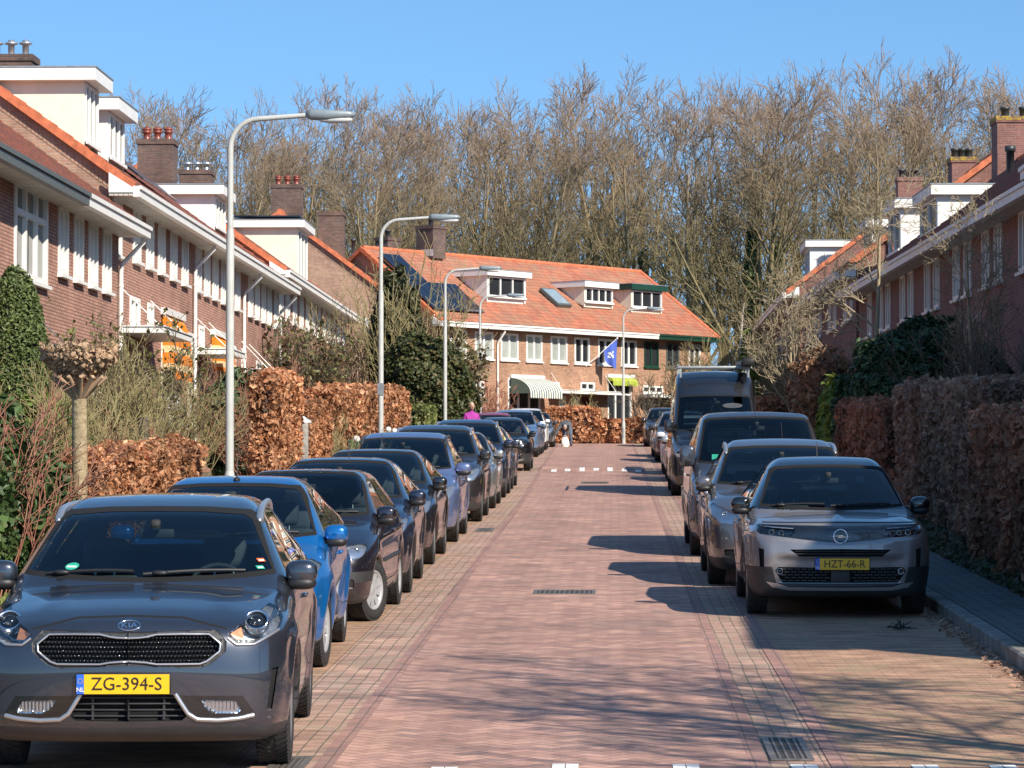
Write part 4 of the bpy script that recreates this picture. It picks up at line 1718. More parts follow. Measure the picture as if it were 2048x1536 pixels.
    def cut(self, axis, outline, name, side=0, nmin=.12):
        """move everything inside the convex outline to part `name`"""
        iu, iv = self.AX[axis]
        O = np.array(outline, float)
        area = sum(O[i - 1][0] * O[i][1] - O[i][0] * O[i - 1][1] for i in range(len(O)))
        if area < 0:
            O = O[::-1]
        lo, hi = O.min(0) - .05, O.max(0) + .05
        c, fn = self.cent, self.fn
        m = (c[:, iu] > lo[0]) & (c[:, iu] < hi[0]) & (c[:, iv] > lo[1]) & (c[:, iv] < hi[1])
        if axis == 'F':
            m &= (fn[:, 1] < -nmin) | ((fn[:, 1] < .02) & (c[:, 1] < .5))
            m &= c[:, 1] < (.62 * self.L if name in ('windscreen', 'frit') else .72)
        elif axis == 'R':
            m &= (fn[:, 1] > nmin) & (c[:, 1] > .5 * self.L)
        elif axis == 'S':
            m &= (fn[:, 0] * side > nmin) & (c[:, 0] * side > 0)
        elif axis == 'T':
            m &= fn[:, 2] > .25
        sel = np.nonzero(m)[0]
        if not len(sel):
            return
        V, N = self.V, self.N
        cache = {}
        edges = [(O[i - 1], O[i]) for i in range(len(O))]
        inside_f, out_f, kill = [], [], []
        part = self.parts.setdefault(name, [])
        for fi in sel:
            poly = list(self.F[fi])
            ins = poly
            outs = []
            for ei, (a, b) in enumerate(edges):
                ex, ey = b[0] - a[0], b[1] - a[1]
                d = [ex * (V[i][iv] - a[1]) - ey * (V[i][iu] - a[0]) for i in ins]
                if min(d) >= -1e-9:
                    continue
                if max(d) <= 1e-9:
                    ins = []
                    break
                pin, pout = [], []
                k = len(ins)
                for q in range(k):
                    i0, i1 = ins[q], ins[(q + 1) % k]
                    d0, d1 = d[q], d[(q + 1) % k]
                    (pin if d0 >= 0 else pout).append(i0)
                    if (d0 >= 0) != (d1 >= 0):
                        key = (min(i0, i1), max(i0, i1), ei)
                        w = cache.get(key)
                        if w is None:
                            s = d0 / (d0 - d1)
                            w = len(V)
                            V.append(tuple(V[i0][r] + (V[i1][r] - V[i0][r]) * s for r in range(3)))
                            N.append(tuple(N[i0][r] + (N[i1][r] - N[i0][r]) * s for r in range(3)))
                            cache[key] = w
                        pin.append(w)
                        pout.append(w)
                if len(pout) > 2:
                    outs.append(tuple(pout))
                ins = pin
                if len(ins) < 3:
                    ins = []
                    break
            if ins:
                part.append(tuple(ins))
                tg = self.tags[fi]
                out_f.extend((o_, tg) for o_ in outs)
                kill.append(fi)
        if kill:
            keep = np.ones(len(self.F), bool)
            keep[kill] = False
            self.F = [f for f, kp in zip(self.F, keep) if kp] + [o_[0] for o_ in out_f]
            if out_f:
                nc = np.array([np.mean([V[i] for i in o_[0]], axis=0) for o_ in out_f])
                nn = np.array([np.mean([N[i] for i in o_[0]], axis=0) for o_ in out_f])
                self.cent = np.concatenate([self.cent[keep], nc])
                self.fn = np.concatenate([self.fn[keep], nn])
                self.tags = np.concatenate([self.tags[keep], [o_[1] for o_ in out_f]])
            else:
                self.cent, self.fn, self.tags = self.cent[keep], self.fn[keep], self.tags[keep]

    def cut2(self, axis, outline, name, mirror=True):
        """cut on both sides of the car (front/rear: mirrored in x; side: both flanks)"""
        if axis == 'S':
            self.cut('S', outline, name + '|r', 1)
            self.cut('S', outline, name + '|l', -1)
        else:
            self.cut(axis, outline, name + '|r')
            if mirror:
                self.cut(axis, [(-u, v) for u, v in outline], name + '|l')

    def mesh(self, faces, mats, name, off=0.0, push=(0, 0, 0), idx=None, wall=0.0):
        used = {}
        vs_, ns = [], []
        fs_ = []
        for f in faces:
            g = []
            for i in f:
                j = used.get(i)
                if j is None:
                    p = self.V[i]
                    j = used[i] = len(vs_)
                    n = self.N[i]
                    vs_.append((p[0] + n[0] * off + push[0], p[1] + n[1] * off + push[1], p[2] + n[2] * off + push[2]))
                    ns.append(n)
                g.append(j)
            fs_.append(tuple(g))
        nrm_faces = len(fs_)
        if wall:
            # rim from the recessed face out to the body surface
            cnt = {}
            for f in fs_:
                for a, b in zip(f, f[1:] + f[:1]):
                    cnt[(a, b)] = 1
            bd = [(a, b) for (a, b) in cnt if (b, a) not in cnt]
            inv = {}
            back = {j: i for i, j in used.items()}
            for a, b in bd:
                q = []
                for i in (a, b):
                    if i not in inv:
                        inv[i] = len(vs_)
                        vs_.append(self.V[back[i]])
                        ns.append(ns[i])
                    q.append(inv[i])
                fs_.append((b, a, q[0], q[1]))
        me = bpy.data.meshes.new(name)
        me.from_pydata(vs_, [], fs_)
        for m in (mats if isinstance(mats, (list, tuple)) else [mats]):
            me.materials.append(m)
        me.polygons.foreach_set('use_smooth', [True] * nrm_faces + [False] * (len(fs_) - nrm_faces))
        if idx is not None:
            me.polygons.foreach_set('material_index', list(idx) + [0] * (len(fs_) - nrm_faces))
        me.update()
        if not wall:
            me.normals_split_custom_set_from_vertices(ns)
        return me

    def cast(self, u, v, axis='F', side=1):
        if axis == 'F':
            h = self.base_bvh.ray_cast(Vector((u, -2, v)), Vector((0, 1, 0)))
        elif axis == 'S':
            h = self.base_bvh.ray_cast(Vector((side * 3, u, v)), Vector((-side, 0, 0)))
        elif axis == 'T':
            h = self.base_bvh.ray_cast(Vector((u, v, 4)), Vector((0, 0, -1)))
        elif axis == 'R':
            h = self.base_bvh.ray_cast(Vector((u, self.L + 2, v)), Vector((0, -1, 0)))
        return h[0], h[1]


def rounded(poly, r, n=3):
    """round the corners of a convex polygon"""
    P = [Vector(p) for p in poly]
    out = []
    k = len(P)
    for i in range(k):
        a, b, c = P[i - 1], P[i], P[(i + 1) % k]
        rr = min(r, (a - b).length * .45, (c - b).length * .45)
        p, q = b + (a - b).normalized() * rr, b + (c - b).normalized() * rr
        for s in range(n + 1):
            u = s / n
            out.append(tuple((p * (1 - u) ** 2 + b * 2 * u * (1 - u) + q * u * u)))
    return out


M['glass'] = glass_mat('car_glass', (.62, .76, .78), 1.15)
M['glass_dark'] = glass_mat('privacy_glass', (.16, .18, .18), 1.5)
M['glass_rear'] = glass_mat('tinted_rear_glass', (.15, .18, .19), 1.2)
M['lens'] = glass_mat('lamp_lens', (.95, .96, .97), .6)
M['liner'] = plain('grey_headlining', (.46, .47, .44), .9)
M['seat'] = plain('dark_seat_cloth', (.055, .056, .06), .85)
M['dash'] = plain('black_dashboard', (.016, .017, .018), .7)
M['tyre'] = plain('tyre_rubber', (.022, .022, .022), .85, var=.3, scale=30, bump=.25)
M['rim'] = plain('alloy_rim', (.48, .49, .50), .3, .75, var=.1)
M['cap'] = plain('wheel_trim', (.42, .43, .44), .38, .35, var=.12)
M['rimdark'] = plain('dark_rim', (.05, .05, .055), .35, .6)
M['chrome'] = plain('chrome', (.78, .79, .80), .12, 1.0, var=.05)
M['satin'] = plain('satin_silver', (.55, .56, .57), .32, .8, var=.08)
M['reflector'] = plain('lamp_reflector', (.70, .72, .74), .18, .9, var=.1, scale=40)
M['lamp_dark'] = plain('dark_lamp_bowl', (.50, .51, .52), .25, .8, var=.3, scale=25)
M['amber'] = plain('amber_lens', (.75, .30, .14), .25, .0, coat=.5, var=.2, scale=60)
M['redlens'] = plain('red_lens', (.25, .01, .01), .2, coat=.5)
M['plate'] = plain('yellow_plate', (.80, .46, .008), .4, var=.04)
M['plateblue'] = plain('plate_band', (.02, .12, .55), .4)
M['ink'] = plain('plate_ink', (.012, .012, .012), .5)
M['gloss'] = plain('gloss_black_panel', (.008, .009, .010), .12, coat=1.0)
M['clad'] = plain('dark_bumper_plastic', (.030, .031, .033), .55, var=.2)

PAINT = {}


def paint(name, c, metal=.5, rough=.3):
    if name not in PAINT:
        PAINT[name] = paint_mat(name, c, metal, rough)
    return PAINT[name]


def make_wheel(r, w, spokes, style, parent, x, y, side, steer=0.0):
    """wheel with tyre as the part and its rim as sub-part; axle along x"""
    Mx = Matrix.Translation((x, y, r)) @ Matrix.Rotation(steer, 4, 'Z') @ Matrix.Rotation(side * math.pi / 2, 4, 'Y')
    rr = r * .66
    tb = MB()
    tb.lathe([(rr - .005, -w / 2 + .02), (rr + .03, -w / 2), (r - .03, -w / 2 + .004), (r - .008, -w / 2 + .022), (r, -w / 2 + .045), (r, 0), (r, w / 2 - .045), (r - .008, w / 2 - .022), (r - .03, w / 2 - .004), (rr + .03, w / 2), (rr - .005, w / 2 - .02)], 40, Mx, 0)
    # tread blocks
    for k in range(56):
        a = 2 * math.pi * k / 56
        for s in (-1, 1):
            Tm = Mx @ Matrix.Rotation(a, 4, 'Z') @ Matrix.Translation((r - .002, 0, s * w * .26)) @ Matrix.Rotation(s * .45, 4, 'X')
            tb.box(-.006, .006, -.011, .011, -w * .19, w * .19, 0, Tm)
    wo = tb.build('wheel', M['tyre'], parent, fix=False)
    rb = MB()
    zf = w / 2 - .025
    rb.lathe([(rr, -w / 2 + .02), (rr - .012, zf - .02), (rr, zf + .012), (rr - .012, zf + .016), (rr - .03, zf - .02), (rr - .035, zf - .06)], 36, Mx, 0)
    rb.lathe([(rr - .02, zf - .075), (0, zf - .07)], 24, Mx, 1)
    rb.lathe([(.065, zf - .06), (.065, zf - .02), (.05, zf - .008), (0, zf - .004)], 18, Mx, 0)
    for k in range(spokes):
        a = 2 * math.pi * k / spokes
        Tm = Mx @ Matrix.Rotation(a, 4, 'Z')
        wd = (.030 if style == 'alloy' else .031 * 9 / spokes)
        ri, ro = .05, rr - .018
        v = []
        for (q, zz, ww) in ((ri, zf - .012, wd * .8), (ro, zf - .004, wd * 1.25)):
            v += [(q, -ww, zz), (q, ww, zz), (q, ww * .9, zz - .035), (q, -ww * .9, zz - .035)]
        v = [Tm @ Vector(p) for p in v]
        rb.add(v, [(0, 1, 5, 4), (1, 2, 6, 5), (3, 0, 4, 7), (2, 3, 7, 6)], 0)
    rb.build('rim', [M['rimdark'] if style == 'dark' else M['rim'] if style == 'alloy' else M['cap'], M['gap']], wo)
    return wo


def plate(parent, sh, x, z, txt, w=.52, h=.11):
    loc, n = sh.cast(x, z)
    y = loc.y - .012
    pb = MB()
    pb.rbox(x - w / 2 - .006, x + w / 2 + .006, y - .006, y + .03, z - h / 2 - .006, z + h / 2 + .006, .006, 2)
    pb.add([(x - w / 2 + .042, y - .0075, z - h / 2), (x + w / 2, y - .0075, z - h / 2), (x + w / 2, y - .0075, z + h / 2), (x - w / 2 + .042, y - .0075, z + h / 2)], [(0, 1, 2, 3)], 0)
    pb.add([(x - w / 2, y - .0075, z - h / 2), (x - w / 2 + .0415, y - .0075, z - h / 2), (x - w / 2 + .0415, y - .0075, z + h / 2), (x - w / 2, y - .0075, z + h / 2)], [(0, 1, 2, 3)], 1)
    po = pb.build('number_plate', [M['plate'], M['plateblue'], M['ink']], parent, fix=False)
    if txt:
        me = text_mesh(txt, .105, M['ink'])
        t_ = mesh_obj('lettering', me, po)
        t_.rotation_euler = (math.pi / 2, 0, 0)
        wd = max(v.co.x for v in me.vertices) - min(v.co.x for v in me.vertices)
        sx = .395 / wd
        t_.scale = (sx, .98, 1)
        t_.location = (x + .021, y - .009, z - .001)
        me2 = text_mesh('NL', .036, M['mark'])
        t2 = mesh_obj('country_code', me2, po)
        t2.rotation_euler = (math.pi / 2, 0, 0)
        t2.location = (x - w / 2 + .021, y - .009, z - .032)
        sb = MB()
        for k in range(12):
            a = k * math.pi / 6
            cx, cz = x - w / 2 + .021 + .013 * math.cos(a), z + .018 + .013 * math.sin(a)
            sb.box(cx - .0016, cx + .0016, y - .0095, y - .0078, cz - .0016, cz + .0016)
        sb.build('star_ring', M['plate'], po)
    return po


def seatset(parent, y, z, hw, H, belt, rear_y, black=True):
    for s in (-1, 1):
        b = MB()
        cx = s * hw * .42
        Tm = Matrix.Translation((cx, y, z)) @ Matrix.Rotation(R(-14), 4, 'X')
        b.rbox(-.23, .23, -.06, .06, .0, .62, .055, 0, 3, Tm)
        b.rbox(-.14, .14, -.045, .05, .66, .86, .045, 0, 3, Tm)
        b.tube([Tm @ Vector((-.06, 0, .6)), Tm @ Vector((-.06, 0, .68))], .008, 6, 1)
        b.tube([Tm @ Vector((.06, 0, .6)), Tm @ Vector((.06, 0, .68))], .008, 6, 1)
        b.rbox(cx - .24, cx + .24, y - .5, y, z - .1, z + .04, .05, 0, 2)
        b.build('seat', [M['seat'], M['satin']], parent)
    b = MB()
    Tm = Matrix.Translation((0, rear_y, z + .02)) @ Matrix.Rotation(R(-16), 4, 'X')
    b.rbox(-hw * .68, hw * .68, -.06, .06, 0, .58, .05, 0, 2, Tm)
    for cx in (-.42, 0, .42):
        b.rbox(cx - .12, cx + .12, -.04, .04, .57, .74, .04, 0, 2, Tm)
    b.build('rear_seat', M['seat'], parent)


def build_vehicle(sp):
    """returns an Empty (front bumper centre on the ground, nose towards -Y) with all parts"""
    sh = Shell(sp)
    L, hw, H = sh.L, sh.hw, sh.H
    root = empty(sp['name'], (0, 0, 0))
    # ---- cut outlines
    ws = sp['ws']     # (zb_centre, zb_corner, zt, half_b, half_t)
    zbc, zbk, zt, hb, ht = ws
    n = 8

    def wsout(gr):
        zb_, zk, zt_, b_, t_ = zbc - gr, zbk - gr, zt + gr, hb + gr, ht + gr
        lower = [(-b_ + 2 * b_ * i / n, zb_ + (zk - zb_) * abs(2 * i / n - 1) ** 2) for i in range(n + 1)]
        # lower edge must stay convex: flatten to a straight line if it curves upward at the ends
        if zk > zb_:
            pass
        up = [(t_, zt_ - .035), (t_ - .05, zt_ - .006), (t_ * .5, zt_ + .012), (0, zt_ + .016), (-t_ * .5, zt_ + .012), (-t_ + .05, zt_ - .006), (-t_, zt_ - .035)]
        return lower + up
    if 'ws_poly' not in sp:
        sh.cut('F', wsout(0), 'windscreen')
        sh.cut('F', wsout(.028), 'frit')
    for nm, outl in sp.get('side_glass', []):
        sh.cut2('S', outl, nm)
    for outl in sp.get('side_frit', []):
        sh.cut2('S', outl, 'sidefrit')
    rg = sp.get('rear_glass')
    if rg:
        zb_, zt_, b_, t_ = rg
        sh.cut('R', rounded([(-b_, zb_), (b_, zb_), (t_, zt_), (-t_, zt_)], .07), 'rear_window')
    for axis, outl, nm, mir in sp.get('cuts', []):
        if mir:
            sh.cut2(axis, outl, nm)
        else:
            sh.cut(axis, outl, nm)
    # panel gaps
    for pl in sp.get('gaps', []):
        for (a, b) in zip(pl, pl[1:]):
            a, b = Vector(a), Vector(b)
            t_ = (b - a).normalized() * .001
            w = Vector((-t_.y, t_.x)).normalized() * .0045
            sh.cut2('S', [tuple(a - w - t_), tuple(b - w + t_), tuple(b + w + t_), tuple(a + w - t_)], 'gap')
    for pl in sp.get('fgaps', []):
        for (a, b) in zip(pl, pl[1:]):
            a, b = Vector(a), Vector(b)
            t_ = (b - a).normalized() * .001
            w = Vector((-t_.y, t_.x)).normalized() * .005
            sh.cut2('F', [tuple(a - w - t_), tuple(b - w + t_), tuple(b + w + t_), tuple(a + w - t_)], 'gap')
    # ---- body with wheel arch lining, sills and dark roof as material slots
    c = sh.cent
    idx = np.zeros(len(sh.F), int)
    for wy in (sp['yf'], sp['yr']):
        d = np.sqrt((c[:, 1] - wy) ** 2 + (c[:, 2] - sp['r']) ** 2)
        idx[(d < sp['r'] + sp.get('gapw', .05) - .006) & (np.abs(c[:, 0]) < hw - .0)] = 1
    idx[(c[:, 2] < sp.get('clad_z', .24)) | ((sh.fn[:, 2] < -.6) & (c[:, 2] < .4))] = 2
    cw = sp.get('arch_clad', 0)
    if cw:
        for wy in (sp['yf'], sp['yr']):
            d = np.sqrt((c[:, 1] - wy) ** 2 + (c[:, 2] - sp['r']) ** 2)
            idx[(d < sp['r'] + .05 + cw) & (idx == 0) & (np.abs(sh.fn[:, 0]) > .4)] = 2
    if sp.get('black_roof'):
        idx[(c[:, 2] > sh.belt(c[:, 1]) + .05) & (c[:, 1] > sp['cowl'] + .06)] = 3
    faces = list(sh.F)
    ids = list(idx)
    for nm, tg in (('frit', 1), ('sidefrit|r', 3), ('sidefrit|l', 3), ('gap|r', 1), ('gap|l', 1), ('dark|r', 2), ('dark|l', 2), ('dark', 2), ('gloss', 3), ('gloss|r', 3), ('gloss|l', 3)):
        if nm in sh.parts:
            pf = sh.parts.pop(nm)
            faces += pf
            ids += [tg] * len(pf)
    bm_ = sh.mesh(faces, [sp['paint'], M['gap'], M['clad'], M['gloss'], M['liner']], 'body', idx=ids)
    body = mesh_obj('body', bm_, root)
    # inner lining so that the cabin reads from inside
    cz = sh.cent
    lin = [f for f, q, nn in zip(sh.F, cz, sh.fn) if q[2] > sp['belt'][1][1] - .12 and q[1] > sp['cowl'] + .15]
    if lin:
        lo = mesh_obj('headlining', sh.mesh(lin, M['liner'], 'headlining', off=-.022), root)
    # glass
    if 'windscreen' in sh.parts:
        mesh_obj('windscreen', sh.mesh(sh.parts.pop('windscreen'), M['glass'], 'windscreen', off=-.002), root)
    for nm, _ in sp.get('side_glass', []):
        for s in ('|r', '|l'):
            if nm + s in sh.parts:
                mesh_obj('side_window', sh.mesh(sh.parts.pop(nm + s), M[sp.get('side_glass_mat', {}).get(nm, 'glass')], 'side_window', off=-.003), root)
    if 'rear_window' in sh.parts:
        mesh_obj('rear_window', sh.mesh(sh.parts.pop('rear_window'), M['glass_rear'], 'rear_window', off=-.003), root)
    # lamps, grilles and trims as cut parts
    for nm, (obj, mt, depth, wall) in sp.get('cut_parts', {}).items():
        for s in ('', '|r', '|l'):
            k = nm + s
            if k in sh.parts:
                pf = sh.parts.pop(k)
                if depth:
                    back = mesh_obj(obj, sh.mesh(pf, [M[mt] if isinstance(mt, str) else mt], obj, push=(0, depth, 0), wall=1), root)
                    if wall == 'lens':
                        mesh_obj('lens', sh.mesh(pf, M['lens'], 'lens', off=.001), back)
                else:
                    mesh_obj(obj, sh.mesh(pf, [M[mt] if isinstance(mt, str) else mt], obj, off=.0015), root)
    # left-overs
    for k in list(sh.parts):
        pf = sh.parts.pop(k)
        if pf:
            mesh_obj('trim', sh.mesh(pf, M['black'], 'trim'), root)
    # ---- wheels
    for wy in (sp['yf'], sp['yr']):
        for s in (-1, 1):
            make_wheel(sp['r'], sp.get('tw', .205), sp.get('spokes', 10), sp.get('wheel', 'alloy'), root, s * (hw - sp.get('tw', .205) / 2 - .018), wy, s, sp.get('steer', 0.0) if wy == sp['yf'] else 0.0)
    # ---- cabin
    fl = MB()
    zb = sp['belt'][1][1]
    fl.rbox(-hw * .84, hw * .84, sp['cowl'] + .12, sp['cowl'] + .62, zb - .22, zb - .02, .06, 0, 3)
    fl.rbox(hw * .22, hw * .62, sp['cowl'] + .3, sp['cowl'] + .64, zb - .06, zb + .035, .04, 0, 3)
    fl.box(-hw * .9, hw * .9, sp['cowl'] + .1, L - .35, .26, .32)
    for s in (-1, 1):
        fl.box(s * hw * .86 - .03, s * hw * .86 + .03, sp['cowl'] + .2, L - .4, .3, zb - .05)
    fl.box(-hw * .84, hw * .84, L - .45, L - .4, .3, zb - .05)
    fl.build('dashboard', M['dash'], root)
    seatset(root, sp['cowl'] + 1.15, .42, hw, H, zb, sp.get('rear_seat_y', sp['cowl'] + 2.05))
    sw = MB()
    Tm = Matrix.Translation((hw * .42, sp['cowl'] + .72, zb - .05)) @ Matrix.Rotation(R(62), 4, 'X')
    ring = [Tm @ Vector((.185 * math.cos(a), .185 * math.sin(a), 0)) for a in np.linspace(0, 2 * math.pi, 25)]
    sw.tube(ring, .016, 7, cap=False)
    sw.tube([Tm @ Vector((-.18, 0, 0)), Tm @ Vector((.18, 0, 0))], .02, 6)
    sw.ellip(Tm @ Vector((0, 0, -.01)), (.07, .05, .05))
    sw.build('steering_wheel', M['dash'], root)
    mb = MB()
    _l, _n = sh.cast(0, zt - .10)
    yv = _l.y + .02
    mb.rbox(-.11, .11, yv + .14, yv + .17, zt - .15, zt - .09, .012, 0)
    mb.box(-.10, .10, yv + .171, yv + .172, zt - .145, zt - .095, 1)
    mb.rbox(-.03, .03, yv + .06, yv + .14, zt - .10, zt - .03, .015, 0)
    mb.build('rear_view_mirror', [M['dash'], M['chrome']], root)
    # ---- door mirrors
    for s in (-1, 1):
        my, mz = sp.get('mirror', (sp['cowl'] + .42, zb + .06))
        msx, msy, msz = sp.get('mirror_size', (.098, .075, .075))
        loc, _n = sh.cast(my + .06, zb - .03, 'S', s)
        xb = abs(loc.x) if loc else hw * .9
        mb = MB()
        cx = s * (xb - .05 + msx)
        mb.ellip((cx, my, mz + .03), (msx, msy, msz), .72 if msz < .12 else .5, 18, 13, 0)
        mb.ellip((cx, my - .01, mz - .035), (msx * .95, msy * .92, msz * .55), .8, 14, 7, 1)
        v = [(s * (xb - .03), my - .03, mz - .08), (s * (xb - .03), my + .07, mz - .08), (s * (xb - .03), my + .07, mz - .02), (s * (xb - .03), my - .03, mz - .02),
             (cx, my - .035, mz - .055), (cx, my + .03, mz - .055), (cx, my + .03, mz - .01), (cx, my - .035, mz - .01)]
        mb.add(v, [(0, 1, 5, 4), (1, 2, 6, 5), (2, 3, 7, 6), (3, 0, 4, 7)], 1)
        mo = mb.build('door_mirror', [sp.get('mirror_paint', sp['paint']), M['black']], root)
        gb = MB()
        gb.ellip((cx, my + msy * .86, mz + .03), (msx * .85, .012, msz * .8), .7, 12, 7)
        gb.build('mirror_glass', M['chrome'], mo)
    # ---- wipers
    wp = MB()
    for (xa, xb_) in sp.get('wipers', ((-.60, -.08), (-.02, .58))):
        pts = []
        for k in range(7):
            x = xa + (xb_ - xa) * k / 6
            l, _n = sh.cast(x, zbc + .012 + .02 * math.sin(k / 6 * 2.2))
            if l:
                pts.append(l + Vector((0, -.016, .006)))
        if len(pts) > 2:
            wp.tube(pts, [.012] * len(pts), 6)
            wp.ellip(pts[1] + Vector((0, -.01, .0)), (.05, .025, .016), .8, 10, 6)
    if wp.v:
        wp.build('wipers', M['black'], root)
    # ---- rails
    if sp.get('rails'):
        rm = sp['rails']
        for s in (-1, 1):
            rb = MB()
            ya, yb = sp['rail_y']
            pts = []
            for k in range(25):
                u = k / 24
                y = ya + (yb - ya) * u
                x = s * (sh.roofhw(y) - .005)
                l, _n = sh.cast(x, y, 'T')
                lift = .045 * min(1, math.sin(u * math.pi) * 5) ** .6
                pts.append(Vector((x, y, (l.z if l else H) - .015 + lift)))
            rb.tube(pts, [.021 + .008 * abs(2 * i / 24 - 1) ** 6 for i in range(25)], 8)
            for q in (0, 24):
                rb.ellip(pts[q] + Vector((0, .05 if q == 0 else -.05, .008)), (.022, .09, .028), .8, 10, 7)
            rb.build('roof_rail', M[rm], root)
    # ---- aerial
    if sp.get('aerial'):
        ya, la = sp['aerial']
        l, _n = sh.cast(sp.get('aerial_x', 0), ya, 'T')
        ab = MB()
        ab.ellip(l, (.03, .06, .025))
        ab.tube([l, l + Vector((0, la * .45, la * .9))], [.007, .003], 6)
        ab.build('aerial', M['black'], root)
    # door handles
    for (hy, hz) in sp.get('handles', []):
        for s in (-1, 1):
            l, _n = sh.cast(hy, hz, 'S', s)
            if l:
                hb_ = MB()
                hb_.rbox(l.x - .004 - .022 * (s < 0), l.x + .004 + .022 * (s > 0), hy - .09, hy + .09, hz - .014, hz + .014, .011, 0)
                hb_.build('door_handle', sp.get('handle_mat', sp['paint']), root)
    ex = sp.get('extra')
    if ex:
        ex(root, sh)
    return root


def lamp_tube(sh, pts, r, axis='F', push=-.004):
    out = []
    for u, v in pts:
        l, n_ = sh.cast(u, v, axis)
        if l is not None:
            out.append(l + Vector((0, push, 0)))
    mb = MB()
    if len(out) > 1:
        mb.tube(out, r, 6)
    return mb


def refine(pts, n=4):
    out = []
    for (a, b) in zip(pts, pts[1:]):
        for k in range(n):
            out.append((a[0] + (b[0] - a[0]) * k / n, a[1] + (b[1] - a[1]) * k / n))
    out.append(pts[-1])
    return out


def projector(root, sh, x, z, r, depth=.05, parent=None, name='headlight_projector', tilt=0.0):
    l, n_ = sh.cast(x, z)
    l2, n_ = sh.cast(x, z + r)
    yy = l.y + depth
    if l2 is not None and l2.y - l.y < .3 and not tilt:
        yy = max(yy, l2.y + .038)
    mb = MB()
    Tm = Matrix.Translation((x, yy, z)) @ Matrix.Rotation(math.pi / 2 - tilt, 4, 'X')
    mb.lathe([(r, -.03), (r, .028), (r * .86, .032), (r * .80, .02), (r * .72, .0)], 22, Tm, 0)
    mb.lathe([(r * .72, .0), (r * .6, .022), (r * .3, .036), (0, .04)], 18, Tm, 1)
    return mb.build(name, [M['chrome'], M['gloss']], parent or root)


SIDE_GAP = .006
# ---------------------------------------------------------------- the individual vehicle types
def mirx(p):
    return [(-u, v) for u, v in p]


